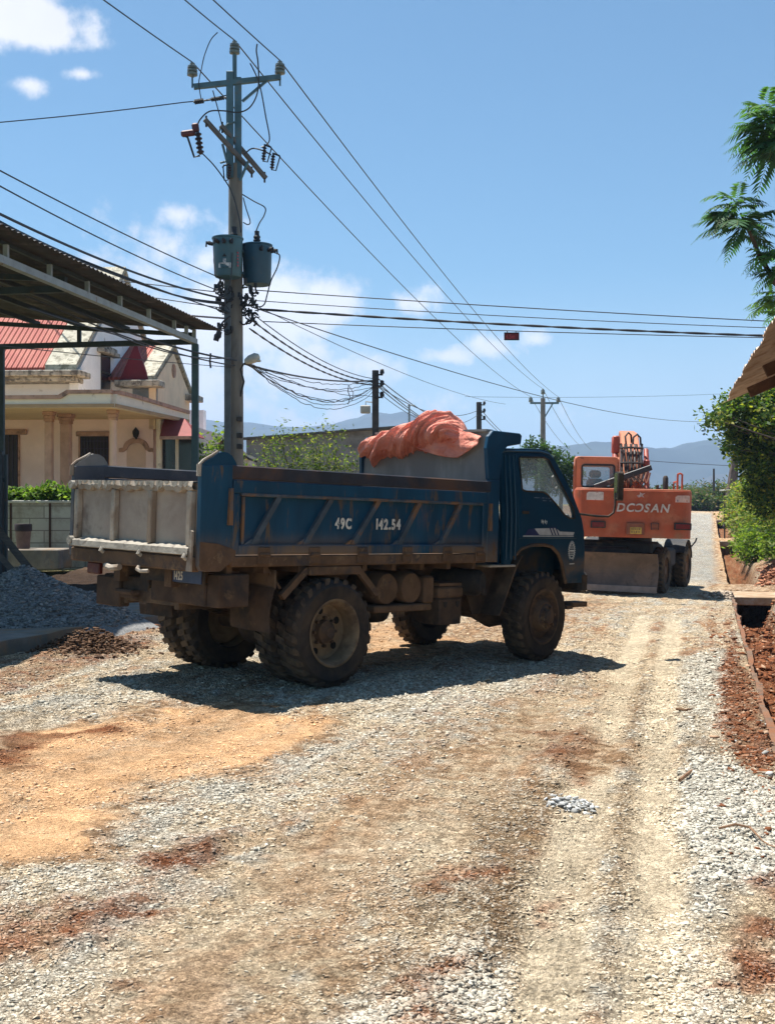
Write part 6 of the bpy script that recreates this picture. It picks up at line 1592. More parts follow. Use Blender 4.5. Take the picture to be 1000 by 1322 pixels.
lvpole(484.5,478,36,8.5,'square dark concrete pole with a pale box, left of the tarpaulin',1)
lvpole(618,519,56,6.5,'shorter dark pole between the tarpaulin and the truck cab')
v=at(528,522,40); o=empty('thin_post',(v.x,40,g(v.x,40))); tag(o,'slender grey steel post rising behind the orange tarpaulin','post'); mb=MB(); mb.tube([(0,0,0),(0,0,v.z-g(v.x,40))],.035,8); mb.tube([(-.05,0,v.z-g(v.x,40)-.03),(.2,0,v.z-g(v.x,40)-.03)],.025,6); mb.build('tube',steel,o,smooth=True)
FY=100.0; v=at(700.5,520,FY); fgz=g(v.x,FY); fpole=empty('utility_pole',(v.x,FY,fgz)); tag(fpole,'distant grey concrete pole with a single crossarm above the truck cab','utility pole')
fh=v.z-fgz; far={}
mb=MB(); mb.lathe([(.27,0),(.20,fh+.4)],n=12); mb.build('shaft',mat('far_pole_grey',(.16,.145,.13),.85,.15,2),fpole)
mb=MB(); xl_=(684-700.5)/FPX*FY; xr_=(721-700.5)/FPX*FY; mb.beam((xl_,0,fh-.02),(xr_,0,fh-.02),.16,.16); mb.beam((.1,-.1,fh-1.3),(xr_*.6,-.1,fh-.1),.10,.10); fa=mb.build('crossarm',polest,fpole)
for nm,x,z0 in (('L',xl_+.05,fh+.06),('R',xr_-.05,fh+.06),('T',0,fh+.75)):
    mb=MB()
    if nm=='T': mb.tube([(0,0,fh+.3),(0,0,fh+.8)],.06,6)
    insulator(mb,x,0,z0,1.7); mb.build('insulator',porc,fa,smooth=True); far[nm]=Vector((v.x+x,FY,fgz+z0+.46))
v2=at(921,605,120); o=empty('utility_pole',(v2.x,120,g(v2.x,120))); tag(o,'tiny far pole standing against the blue hills at the right','utility pole'); mb=MB(); h=v2.z-g(v2.x,120); mb.tube([(0,0,0),(0,0,h)],[.15,.10],8); mb.build('shaft',darkp,o)
# ------------------------------------------------------------------ wires
def span(a,b,sag,n=26):
    a=Vector(a);b=Vector(b); return [a.lerp(b,i/n)-Vector((0,0,sag*4*(i/n)*(1-i/n))) for i in range(n+1)]
def wire(paths,r,label,name='wire',m=None,group=None):
    mb=MB()
    for p_ in paths: mb.tube(p_,r,5,cap=False)
    o=mb.build(name,m or wire_m,smooth=True,fix=False); tag(o,label,'cable' if name=='cable' else 'wire',group); return o
def ext(a,b,t):  # prolong a->b
    a=Vector(a);b=Vector(b); return a+(b-a)*t
HV='high voltage wires on the insulators'
for nm,pt,lab,lab2 in (('L',at(130,0,20.0),'high wire coming in to the left end insulator of the crossarm','high wire from the left crossarm insulator away to the distant pole'),
                       ('T',at(235,0,21.0),'high wire coming in to the topmost insulator of the pole','high wire from the topmost insulator away to the distant pole'),
                       ('R',at(273,0,20.5),'high wire coming in to the right end insulator of the crossarm','high wire from the right crossarm insulator away to the distant pole')):
    e=ext(tops[nm],pt,11); e.z=tops[nm].z+ .3*(e.z-tops[nm].z)*.0+ .2
    d=(pt-tops[nm]); e=tops[nm]+d*10; 
    # a sagging span toward a pole behind us, through the seen slope
    L_=10.0; P=[tops[nm]+Vector((d.x*t,d.y*t,d.z*t*(1-t/L_))) for t in np.linspace(0,L_,40)]
    wire([P],.013,lab,group=HV)
    wire([span(tops[nm],far[nm],.75,40)],.015,lab2,group=HV)
    f2=far[nm]+(far[nm]-tops[nm])*.8; f2.z=far[nm].z-1.5
    wire([span(far[nm],f2,.6,20)],.022,{'L':'faint far wire leaving the left insulator of the distant pole','T':'faint far wire leaving the top insulator of the distant pole','R':'faint far wire leaving the right insulator of the distant pole'}[nm],group=HV)
a=Vector((PX-.15,PY_-.1,at(300,125,24).z)); b=at(0,158,24.3); e=ext(a,b,2.5)
s_=[a,at(262,130,24.05)]+[at(250+(0-250)*t,130.5+(158-130.5)*t+1.5*math.sin(t*PI),24.05+.25*t) for t in np.linspace(.05,1,12)]+[e]
wire([s_],.012,'single wire running left from the strain insulator below the crossarm')
mb=MB(); A=at(250,132,24.05);B=at(298,125,23.95)
mb.tube([A,B],.018,6)
for t in (.05,.1,.15,.2,.25,.5,.55,.6,.65,.7,.75,.8): 
    c=A.lerp(B,t); dd=(B-A).normalized(); mb.tube([c-dd*.012,c+dd*.012],.055 if t<.3 else .045,8)
o=mb.build('strain_insulator',cable_m); tag(o,'horizontal string insulator tying the left wire to the pole','insulator')
# jumpers and drop leads
def lead(pix,r,label,y=-.3,name='cable'):
    pts=[at(px,py,PY_+y+ (0 if len(q)<1 else q[0])) for px,py,*q in pix]
    # smooth through the points
    out=[]
    P=[pts[0]]+pts+[pts[-1]]
    for i in range(1,len(P)-2):
        for t in np.linspace(0,1,7)[:-1]:
            p0,p1,p2,p3=P[i-1],P[i],P[i+1],P[i+2]
            out.append(.5*((2*p1)+(-p0+p2)*t+(2*p0-5*p1+4*p2-p3)*t*t+(-p0+3*p1-3*p2+p3)*t**3))
    out.append(pts[-1]); return wire([out],r,label,name)
lead([(281,42),(272,52),(264,72),(260,90),(257,105),(258,118),(260,128)],.011,'thin jumper curving down from the top wire to the left of the crossarm')
lead([(332,57),(331,66),(333,80),(334,105),(331,124),(322,139),(308,145),(288,143),(270,144),(258,155),(254,166)],.016,'thick jumper looping from the right wire round the pole to the red covered cutout')
lead([(323,82),(331,98),(337,117),(343,150),(348,178),(344,187),(337,190)],.014,'jumper from the centre wire down to the upper right cutout',y=-.2)
lead([(275,117),(279,132),(284,150),(288,168)],.012,'short jumper from the left wire to the slanting arms')
lead([(260,197),(275,212),(290,232),(300,250),(308,278),(311,300)],.014,'cable from the red covered cutout down the pole to the transformers')
lead([(315,200),(325,192),(338,194),(350,200)],.016,'short lead across to the two right cutouts',y=-.25)
lead([(313,251),(328,260),(342,268),(341,278),(335,288),(330,300)],.013,'kinked lead from the pole to the tall bushing of the right transformer',y=.02)
lead([(314,255),(318,270),(323,286),(320,290),(314,287)],.012,'short loop of lead above the gap between the transformers',y=-.1)
lead([(354,326),(361,330),(358,345),(350,362),(345,380),(341,393),(333,396),(326,390)],.014,'lead hanging down the right of the blue transformer')
lead([(277,322),(276,338),(280,352),(286,366),(292,376)],.010,'lead hanging down the left of the teal transformer')
lead([(300,326),(299,350),(297,364),(292,378),(291,392),(296,400)],.012,'lead dropping between pole and teal transformer',y=-.75)
# tangles of connectors under the transformers
def tangle(cx_,cy_,wx,wy,k,label,seed):
    rs=random.Random(seed); mb=MB()
    for i in range(k):
        x,y=cx_+rs.uniform(-wx,wx),cy_+rs.uniform(-wy,wy); P=[]
        dx,dy=rs.uniform(-7,7),rs.uniform(-8,8); yy=rs.uniform(-.35,-.15)
        for t in np.linspace(0,1,8): P.append(at(x+dx*t+3*math.sin(t*5+i),y+dy*t+4*math.sin(t*PI)*rs.uniform(.6,1.2),PY_+yy))
        mb.tube(P,rs.uniform(.012,.02),5)
        if i%2==0: c=P[-1]; mb.tube([c,c+Vector((.0,0,.09))],.035,6)
    tag(mb.build('cable_tangle',cable_m,smooth=True),label,'cables')
tangle(289,382,8,20,30,'tangle of black connectors on the left of the pole below the transformers',1)
tangle(322,393,9,24,38,'tangle of black connectors and coiled cable on the right of the pole',2)
tangle(289,420,4,6,5,'loose cable ends near the bundle left of the pole',3)
mb=MB()
for i in range(5):
    P=[at(297-1.5*i,408+i,PY_-.3),at(288-1.5*i,415+i*2,PY_-.35),at(284-1.2*i,428+i,PY_-.35),at(281-i,441-i*2,PY_-.33)]
    mb.tube(P,.018,6); mb.tube([P[-2],P[-2]+Vector((-.02,0,-.12))],.045,6)
tag(mb.build('cable_tangle',cable_m,smooth=True),'drooping bunch of cut black cables hanging left of the pole','cables')
# low voltage lines from the left, near us
def through(p_far,p_near,t,sag,r,label,name='cable',k=1,spread=.03):
    a=Vector(p_far); b=Vector(p_near); d=b-a
    paths=[]
    for i in range(k):
        o_=Vector((0,0,spread*(i-(k-1)/2)))
        paths.append([a+o_*.3+d*s+o_*1.5*math.sin(s*9+i*2)*(.4 if k>1 else 0)-Vector((0,0,sag*s*(1-s)*4)) for s in np.linspace(0,t,40)])
    return wire(paths,r,label,name)
through(at(290,361,23.8),at(0,220,15),2.2,.05,.011,'upper of two thin wires slanting down from the upper left to the pole','wire')
through(at(290,378,23.8),at(0,240,15),2.2,.08,.011,'lower of two thin wires slanting down from the upper left to the pole','wire')
through(at(292,386,23.8),at(0,276,15),2.2,.13,.020,'uppermost thick black cable sweeping above the canopy eave to the pole')
through(at(292,392,23.8),at(0,285,15),2.2,.20,.016,'middle black cable sweeping above the canopy eave to the pole',k=2,spread=.05)
through(at(296,404,23.8),at(0,292,15),2.2,.05,.013,'lowest grey cable skimming the corrugated edge of the canopy','cable')
# lines to the right across the road
def across(pl_,y1,Y1,sag,r,label,k=1,y2=None,name='wire'):
    a=at(pl_[0],pl_[1],PY_-.2); b=at(1000,y1,Y1); d=b-a; paths=[]
    for i in range(k):
        ph=i*PI
        paths.append([a+d*s*1.8-Vector((0,0,sag*4*s*(1-s)))+Vector((0,0,.012*math.sin(s*90+ph) if k>1 else 0)) for s in np.linspace(0,1,120)])
    return wire(paths,r,label,name)
across((322,374),409,24.5,.10,.011,'topmost wire running level from the pole to the right')
across((330,388),414,25.0,.16,.009,'second thin wire from the pole to the right above the twisted cable')
across((332,399),424,24.0,.16,.016,'thick twisted cable running from the pole to the right across the road',2,name='cable')
signw=across((340,415),430,24.2,.10,.010,'lowest level wire with the little red board hanging on it')
# service wires to the right and far
through(at(330,398,23.9),at(720,517,44),2.75,.10,.013,'long black service wire slanting from the pole past the distant crossarm to the right tree')
through(at(325,392,23.9),at(600,510,50),1.5,.15,.009,'thin service wire slanting down from the pole to the short dark pole','wire')
# lines left of the pole, level with it
for (pa,pb,lab) in (((290,378),(150,362),'faint upper wire running level left behind the canopy roof end'),((290,398),(150,377),'faint lower wire running level left behind the canopy roof end'),((292,411),(200,404),'dark bundle running level left from the pole to the canopy corner')):
    a=at(*pa,24.2);b=at(*pb,29); wire([[a+(b-a)*s for s in np.linspace(0,3,12)]],.012 if 'bundle' not in lab else .022,lab)
# bundles from the main pole to the square pole
P2=at(482,490,36)
for i,(pa,pb,r,lab,k) in enumerate(((( 325,404),(483,489),.012,'upper cable from the concrete pole to the square dark pole',1),((326,414),(482,493),.013,'second cable pair from the concrete pole to the square dark pole',2),((322,424),(482,497),.013,'twisted third cable from the concrete pole to the square dark pole',2),((316,470),(482,491),.022,'heavy black cable hanging almost level between the two poles',1))):
    a=at(*pa,23.8);b=at(*pb,36); paths=[]
    for j in range(k): paths.append([p_+Vector((0,0,.014*math.sin(q_*1.5+j*PI))) if k>1 else p_ for q_,p_ in enumerate(span(a,b,.25 if i<3 else .15,40))])
    wire(paths,r,lab,'cable')
rs=random.Random(5); mb=MB()
for i in range(9):
    a=at(318,466+rs.uniform(-3,8),23.8); b=at(482,500+rs.uniform(-8,18),36); mb.tube([p_+Vector((rs.uniform(-.03,.03),0,rs.uniform(-.02,.02))) for p_ in span(a,b,.18+.09*i*rs.uniform(.6,1.1),30)],.009,5,cap=False)
o=mb.build('cable_bundle',cable_m,smooth=True,fix=False); tag(o,'sagging fan of thin telephone cables strung between the two nearer poles','cables')
mb=MB(); mb.tube([at(450,497,33.5),at(449,505,33.5),at(452,513,33.5),at(449,522,33.5)],.014,5); mb.tube([at(451,499,33.4),at(456,507,33.4),at(454,518,33.4)],.010,5); tag(mb.build('cable_tail',cable_m,smooth=True),'loose cable tails dangling from the telephone cables before the square pole','cable')
# bundle crossing under the canopy to the pole
for i,(pa,pb,r,lab) in enumerate((((305,465),(60,385),.020,'black cable dipping from the pole under the canopy eave'),((303,472),(60,392),.014,'second looser cable under the canopy eave'),((300,462),(150,432),.012,'thin cable beside the two that dip under the canopy eave'))):
    a=at(*pa,23.75);b=at(*pb,18.5); d=b-a
    wire([[a+d*s-Vector((0,0,.22*4*s*(1-s)*(.6 if s<1 else .2))) for s in np.linspace(0,1.5,40)]],r,lab,'cable')
mb=MB(); mb.tube([at(272,456,23),at(271,466,23),at(272,475,23)],.02,6); tag(mb.build('cable_tail',cable_m),'short cable end hanging from the lines between canopy post and pole','cable')
through(at(300,474,23.8),at(0,446,16),1.6,.02,.007,'thin faint wire across the front of the house','wire')
# beyond the square pole
for i,(pb,lab) in enumerate((((560,535),'upper cable from the square pole down behind the tarpaulin'),((552,540),'middle cable from the square pole down behind the tarpaulin'),((545,537),'lower cable from the square pole down behind the tarpaulin'))):
    a=at(487,488+5*i,36); b=at(*pb,49); wire([span(a,ext(a,b,1.4),.15,20)],.018,lab,'cable')
a=at(487,497,36); b=at(616,530,56)
wire([span(a,b,.55,24)],.014,'slack cable from the square pole to the short dark pole','cable'); wire([span(at(487,505,36),at(616,536,56),.75,24)],.012,'lower slack cable from the square pole to the short dark pole','cable')
for i in range(2):
    a=at(620,528+6*i,56); b=at(655,560+3*i,75); wire([span(a,ext(a,b,1.5),.2,14)],.018,('upper','lower')[i]+' cable dropping from the short dark pole to the cab roof','cable')
# faint lines over the hills
wire([span(at(600,512,110),at(1000,505,130),.3,20)],.016,'faint far wire crossing the sky above the hills')
wire([span(at(780,590,140),at(1060,604,150),.3,20)],.035,'faint far wire drawn across the blue hill')
# red board
v=at(660,434,24.2); o=empty('sign',(v.x,24.2,v.z)); tag(o,'small dark red clearance board hanging from a wire over the road','sign')
mb=MB(); mb.cbox(-.155,.155,-.015,.015,-.085,.075,.006); bd=mb.build('board',mat('dark_red_board',(.13,.010,.018),.5,.15,6),o)
mb=MB(); mb.plate([(-.157,-.087),(.157,-.087),(.157,.077),(-.157,.077)],.006,lambda a,b,d:(a,-.016-d,b),holes=[[(-.14,-.068),(.14,-.068),(.14,.055),(-.14,.055)]]); mb.build('border',mat('black_border',(.015,.01,.015),.6),bd)
text_mesh('lettering','4.5m',mat('red_letter',(.34,.04,.05),.6,.1,8),bd,(-.125,-.0165,-.05),(1,0,0),(0,0,1),.125,.75,.002,depth=.003)
mb=MB()
for x in (-.09,.09): mb.tube([(x,0,.07),(x,0,.115)],.008,5)
mb.build('hook',cable_m,bd)
# ------------------------------------------------------------------ leaves
def leaf_cloud(name,mat_,centres,size,colr,parent=None,aspect=.45,tilt=.9,droop=0.0,var=.35):
    """many separate folded leaves: 4 corners each, a kink along the midrib"""
    k=len(centres); s=size if hasattr(size,'__len__') else np.full(k,size)
    s=s*rng.uniform(.7,1.25,k)
    az=rng.uniform(0,2*PI,k); el=rng.normal(-droop,tilt*.6,k); ro=rng.normal(0,.7,k)
    d=np.stack([np.cos(az)*np.cos(el),np.sin(az)*np.cos(el),np.sin(el)],1)
    t=np.stack([-np.sin(az),np.cos(az),np.zeros(k)],1); n=np.cross(d,t)
    t2=t*np.cos(ro)[:,None]+n*np.sin(ro)[:,None]; n2=np.cross(d,t2)
    C=np.asarray(centres)
    P0=C; P1=C+d*s[:,None]*.5+t2*s[:,None]*aspect*.5-n2*s[:,None]*.06; P2=C+d*s[:,None]-n2*s[:,None]*.12; P3=C+d*s[:,None]*.5-t2*s[:,None]*aspect*.5-n2*s[:,None]*.06
    V=np.stack([P0,P1,P2,P3],1).reshape(-1,3)
    I=np.arange(k)[:,None]*4
    F=np.concatenate([I+np.array([0,1,2]),I+np.array([0,2,3])],1).reshape(-1,3)
    c=np.asarray(colr)
    if c.ndim==1: c=np.tile(c,(k,1))
    c=c*rng.uniform(1-var,1+var,(k,1))
    return np_mesh(name,V,faces_tri=F,mat=mat_,parent=parent,colors=np.repeat(c,4,0))
leafm=leaf_mat('leaf',(1.1,1.1,1.1),.42)
barkm=mat('bark',(.055,.042,.032),.95,.3,8,bump=.01,stretch=(1,1,.3))
def blob_points(k,blobs,hollow=.55):
    """points in a union of lumpy ellipsoids, thicker toward their outside"""
    w_=np.array([b[3]*b[4]*b[5] for b in blobs]); w_=w_/w_.sum(); ch=rng.choice(len(blobs),k,p=w_)
    B=np.array(blobs)[ch]
    v=rng.normal(0,1,(k,3)); v/=np.linalg.norm(v,axis=1)[:,None]
    r=rng.uniform(hollow**3,1,k)**(1/3)*(1+.22*(vnoise(v[:,0]*3+B[:,0],v[:,2]*3+B[:,1]*2,400)-.5)*2)
    return B[:,:3]+v*r[:,None]*B[:,3:6]
def clumped(k,blobs,clump,per,hollow=.4):
    c=blob_points(max(1,k//per),blobs,hollow); P=np.repeat(c,per,0); return P+rng.normal(0,clump,(len(P),3))
def green_mix(k,cols,w_):
    c=np.array(cols)[rng.choice(len(cols),k,p=w_)]; return c
def branch_mesh(name,root,segs,parent,m=barkm):
    mb=MB()
    for pts,r0,r1 in segs: mb.tube(pts,list(np.linspace(r0,r1,len(pts))),7)
    return mb.build(name,m,parent,smooth=True)
def bush(name,cat,label,base,blobs,k,size,cols,w_,clump=.12,per=10,stems=9,spread=.5,kind=None,group=None,hollow=.35,aspect=.45,foliage='foliage',stemr=.02):
    o=empty(name,base); tag(o,label,cat,group,kind)
    P=clumped(k,blobs,clump,per,hollow); P=P[P[:,2]>-.05]
    leaf_cloud(foliage,leafm,P,size,green_mix(len(P),cols,w_),o,aspect)
    segs=[]
    for i in range(stems):
        b=blobs[i%len(blobs)]; tx,ty,tz=b[0]+random.uniform(-.6,.6)*b[3],b[1]+random.uniform(-.5,.5)*b[4],b[2]+random.uniform(.1,.75)*b[5]
        sx,sy=tx*.35+random.uniform(-.15,.15)*spread,ty*.35
        segs.append(([(sx,sy,-.1),(sx*.6+tx*.4+.05,sy*.6+ty*.4,tz*.45),(tx,ty,tz)],stemr,stemr*.35))
    branch_mesh('stems',None,segs,o)
    return o
Gd=(.035,.070,.018);Gm=(.060,.105,.025);Gl=(.165,.205,.04);Gy=(.30,.29,.06);Gb=(.15,.10,.04)
# shrub between pole and square pole
s0=at(400,657,34); gg=g(s0.x,34)
def zz_(py,Y,gz_): return at(0,py,Y).z-gz_
hT=zz_(540,34,gg)
bl=[(-1.25,0,hT*.55,.35,.35,hT*.42),(-.8,0,hT*.6,.45,.4,hT*.38),(-.2,0,hT*.55,.55,.5,hT*.40),(.35,0,hT*.62,.5,.45,hT*.36),(.9,0,hT*.5,.5,.4,hT*.40),(1.25,.1,hT*.45,.3,.3,hT*.34),(0,0,hT*.35,1.4,.5,hT*.35)]
bush('shrub','shrub','yellow green leafy shrub with many thin stems before the grey outbuilding',(s0.x,34,gg),bl,6200,.13,[Gm,Gl,Gy,(.10,.12,.03)],[.33,.34,.13,.20],.14,7,26,2.2,hollow=.1,aspect=.36,stemr=.014)
s0=at(273,657,37); gg=g(s0.x,37); hT=zz_(553,37,gg)
bush('bush','bush','bright green bush between the canopy post and the concrete pole',(s0.x,37,gg),[(-.5,0,hT*.5,.6,.6,hT*.45),(.25,0,hT*.52,.5,.6,hT*.46),(.7,.1,hT*.4,.4,.5,hT*.4),(-1.1,.1,hT*.4,.5,.5,hT*.4)],5200,.17,[Gm,Gl,(.19,.25,.05)],[.4,.35,.25],.16,9,8)
# planter greens
s0=at(50,640,WY); pz=zt_-.02
for i,(px,w_,h_) in enumerate(((14,.22,.16),(33,.24,.22),(50,.22,.18),(66,.30,.34),(82,.24,.20),(95,.25,.22))):
    v=at(px,646,WY+.35)
    bush('planter_plant','plant',('pale leaved plant at the left end of the planter wall','low leafy plant second from the left on the planter wall','low bright green plant just left of the tallest planter plant','tallest bright green leafy plant on top of the planter wall','leafy plant right of the tallest planter plant','leafy plant on the planter wall partly hidden by the tailgate')[i],(v.x,WY+.35,pz),[(0,0,h_*.6,w_,.28,h_*.55),(.1,-.1,h_*.4,w_*.8,.25,h_*.4)],620,.13,[Gm,(.12,.20,.035),(.20,.26,.06)],[.35,.42,.23],.06,6,4,.3,group='plants along the planter wall',aspect=.55,stemr=.008)
# small trees beyond the cab
for (px,py,Y,wd_,lab) in ((690,566,64,.85,'dark round tree top beside the distant pole'),(722,582,60,.85,'dark tree top showing past the cab windscreen')):
    v=at(px,py,Y); gg=g(v.x,Y); h=v.z-gg
    o=empty('tree',(v.x,Y,gg)); tag(o,lab,'tree')
    P=clumped(3200,[(0,0,h-.8,wd_,wd_,.8),(.5,0,h-1.3,wd_*.8,wd_,.8),(-.5,.2,h-1.4,wd_*.8,wd_,.8)],.14,10); leaf_cloud('crown',leafm,P,.22,green_mix(len(P),[Gd,Gm,(.02,.045,.02)],[.5,.2,.3]),o)
    branch_mesh('trunk',None,[([(0,0,0),(.1,0,h*.5),(0,0,h-.6)],.14,.05)],o)
# far bushes closing the road
for i,(px,py,Y,wd_,hh,lab) in enumerate(((905,640,128,3.2,2.9,'grey green bushy thicket at the far end of the road, beside the excavator'),(890,648,118,2.2,2.0,'small olive bush low beside the excavator counterweight'),(925,637,122,2.6,3.0,'bush with bare brown twigs where the road bends away'),(868,640,138,4,3.0,'far dark bush behind the excavator handrail'),(835,643,140,4.5,2.6,'far bush seen between boom and exhaust of the excavator'))):
    v=at(px,657,Y); gg=g(v.x,Y)
    bush('thicket','bush',lab,(v.x,Y,gg),[(0,0,hh*.45,wd_,wd_,hh*.55),(wd_*.5,0,hh*.35,wd_*.6,wd_,hh*.45),(-wd_*.6,0,hh*.35,wd_*.6,wd_,hh*.4)],3000,.42,[Gd,(.07,.085,.035),(.13,.10,.05)],[.45,.35,.2],.3,8,10,1.5,group='bushes at the far end of the road')
# hedge along the right bank
hp=[]
rs=random.Random(3)
def hedge(label,plist,k,size,cols,w_,name='hedge',cat='hedge'):
    base=plist[0]; bx,by=xy(base[0],base[1]); gg=g(bx,by); o=empty(name,(bx,by,gg)); tag(o,label,cat)
    blobs=[]
    for (pp,qq,zz,rx,ry,rz) in plist:
        x,y=xy(pp,qq); blobs.append((x-bx,y-by,g(x,y)-gg+zz,rx,ry,rz))
    P=clumped(k,blobs,.16,9,.55); leaf_cloud('foliage',leafm,P,size,green_mix(len(P),cols,w_),o,.45)
    segs=[]
    for b in blobs:
        for _ in range(3): segs.append(([(b[0]+rs.uniform(-.4,.4),b[1],b[2]-b[5]-.2),(b[0]+rs.uniform(-.5,.5),b[1]+rs.uniform(-.3,.3),b[2]),(b[0]+rs.uniform(-.8,.8)*b[3],b[1],b[2]+b[5]*.7)],.035,.01))
    branch_mesh('stems',None,segs,o)
    return o
hedge('dense green leafy hedge along the right bank, nearest part',[(41,2.9,1.2,1.3,1.5,1.25),(43,2.6,2.2,1.2,1.5,1.1),(44,3.6,2.9,1.3,1.5,1.2),(46,2.5,1.1,1.1,1.6,1.1),(47,3.2,2.6,1.2,1.5,1.2),(40,3.8,2.2,1.3,1.4,1.6),(42,4.4,3.4,1.3,1.5,1.3),(38.5,2.9,1.3,.9,1.3,1.2),(38.5,3.6,2.8,1.0,1.3,1.2),(45,2.3,3.4,.9,1.3,.9)],62000,.125,[Gd,Gm,Gl,Gy,Gb],[.22,.30,.30,.13,.05])
hedge('yellowish taller growth at the far end of the hedge above the ditch',[(52,2.2,1.0,1.1,2,1.0),(56,2.0,1.3,1.1,2,1.2),(60,2.2,1.6,1.3,2.2,1.3),(52,2.8,2.4,1.1,2,1.1),(66,2.0,1.2,1.2,2.5,1.3),(58,2.9,2.6,1.2,2,1.0)],22000,.19,[Gm,Gl,Gy,Gb],[.32,.34,.2,.14])
hedge('bright green low shrub spilling over the bank under the hedge',[(43,1.75,.45,.7,.9,.5),(46,1.6,.5,.6,1.0,.55),(40,2.3,.4,.6,.8,.45)],7000,.17,[Gm,Gl,(.16,.24,.03)],[.3,.35,.35],'low_shrub','shrub')
# dead trunk and a far roof strip behind the hedge
v=at(948,590,75); gg=g(v.x,75); o=empty('dead_tree',(v.x,75,gg)); tag(o,'leaning dead brown trunk standing behind the hedge','dead tree')
h=v.z-gg; branch_mesh('trunk',None,[([(-.35,0,0),(-.2,0,h*.5),(-.05,0,h*.8),(.0,0,h)],.42,.22),([(-.2,0,h*.55),(.05,.1,h*.72),(.12,.1,h*.9)],.22,.14)],o,mat('dead_bark',(.10,.075,.065),.95,.35,2,bump=.03))
v=at(945,633,60); o=empty('low_roof',(v.x,60,g(v.x,60))); tag(o,'thin pale sheet roof edge poking out of the hedge','sheet roof'); h=v.z-g(v.x,60)
mb=MB(); mb.cbox(-.5,.55,-.6,.6,h-.03,h+.04,.01); mb.build('sheet',mat('pale_sheet',(.42,.42,.38),.7,.15,3),o); mb=MB(); mb.tube([(-.4,0,0),(-.4,0,h-.03)],.04,6); mb.tube([(.4,0,0),(.4,0,h-.03)],.04,6); mb.build('prop',barkm,o)
# broadleaf tree over the hedge
TX,TY=xy(33.5,3.4); gg=g(TX,TY); tree=empty('tree',(TX,TY,gg)); tag(tree,'dark leafy broadleaf tree at the right reaching out under the corrugated roof','tree')
def tl(px,py,Y): v=at(px,py,Y); return (v.x-TX,v.y-TY,v.z-gg)
bl=[]
for px,py,Y,r in ((918,540,33,.42),(935,535,33.5,.40),(926,548,34,.3),(948,527,34,.6),(962,540,34.5,.75),(985,535,35,1.0),(960,565,34.5,.65),(985,570,35,1.0),(945,552,34,.4),(945,580,34,.32),(960,590,35,.45),(1000,600,35,.9),(1020,560,36,1.6),(1010,520,35,1.1),(975,515,34.5,.6),(990,620,35.5,.7),(1000,640,34.5,.9),(975,605,34.5,.5),(1010,600,33.5,.9),(985,555,33.5,.6),(1005,540,33.2,.7),(970,585,34,.4)):
    x,y,z=tl(px,py,Y); bl.append((x,y,z,r,r*1.1,r*.8))
P=clumped(40000,bl,.10,8,.30); leaf_cloud('crown',leafm,P,.155,green_mix(len(P),[(.018,.042,.016),Gd,Gm,Gl,Gy],[.14,.24,.28,.20,.14]),tree,.5)
segs=[([(.6,0,-.2),(.5,0,1.2),(.3,0,2.4),(-.2,0,3.2)],.22,.10)]
for b in bl: segs.append(([(.2,.4,2.6),((b[0]+.2)/2,(b[1])/2+.3,(b[2]+2.9)/2),(b[0],b[1],b[2])],.045,.010))
branch_mesh('trunk',None,segs,tree)
# feathery tree at the upper right
FX,FY2=8.1,20.2; gg=g(FX,FY2); ft=empty('feathery_tree',(FX,FY2,gg)); tag(ft,'feathery leaved tree with fern like fronds reaching in at the upper right','tree')
def fl(px,py,Y): v=at(px,py,Y); return Vector((v.x-FX,v.y-FY2,v.z-gg))
fV=[];fF=[];fC=[]
def frond(base,dirv,L,droop,colr):
    """one bipinnate leaf: a bowed midrib with pairs of narrow toothed leaflets"""
    d=Vector(dirv).normalized(); side=d.cross(Vector((0,0,1)))
    if side.length<.1: side=Vector((1,0,0))
    side.normalize(); nseg=15
    for i in range(1,nseg+1):
        t=i/nseg; p=base+d*L*t-Vector((0,0,1))*droop*L*t*t
        tang=(d-Vector((0,0,1))*droop*2*t).normalized(); up=side.cross(tang).normalized()
        ll=L*.34*math.sin(PI*min(1,t*.80+.22))**.8*rng.uniform(.85,1.15)
        for s in (-1,1):
            q=(side*s*.86+tang*.55-Vector((0,0,1))*.22+up*rng.normal(0,.12)).normalized(); wv_=q.cross(up).normalized()*ll*.125
            o=len(fV)
            fV.extend([tuple(p),tuple(p+q*ll*.45+wv_),tuple(p+q*ll-Vector((0,0,1))*ll*.12),tuple(p+q*ll*.45-wv_)])
            fF.extend([(o,o+1,o+2),(o,o+2,o+3)]); cc=np.array(colr)*rng.uniform(.7,1.35); fC.extend([cc]*4)
        w2=side*L*.006; o=len(fV); p0=base+d*L*(t-1/nseg)-Vector((0,0,1))*droop*L*(t-1/nseg)**2
        fV.extend([tuple(p0-w2),tuple(p0+w2),tuple(p+w2),tuple(p-w2)]); fF.extend([(o,o+1,o+2),(o,o+2,o+3)]); fC.extend([np.array((.12,.16,.05))]*4)
fr=random.Random(8)
def cluster(px,py,Y,k,L,lean=(0,0,0),col1=(.045,.115,.035)):
    b=fl(px,py,Y)
    for i in range(k):
        az_=2*PI*i/k+fr.uniform(-.3,.3); el_=fr.uniform(-.25,.75)
        dv=Vector((math.cos(az_)*math.cos(el_),math.sin(az_)*math.cos(el_)*.8,math.sin(el_)))+Vector(lean)
        frond(b+Vector((fr.uniform(-.05,.05),fr.uniform(-.05,.05),fr.uniform(-.1,.1))),dv,L*fr.uniform(.75,1.15),fr.uniform(.25,.65),tuple(np.array(col1)*fr.uniform(.75,1.5)))
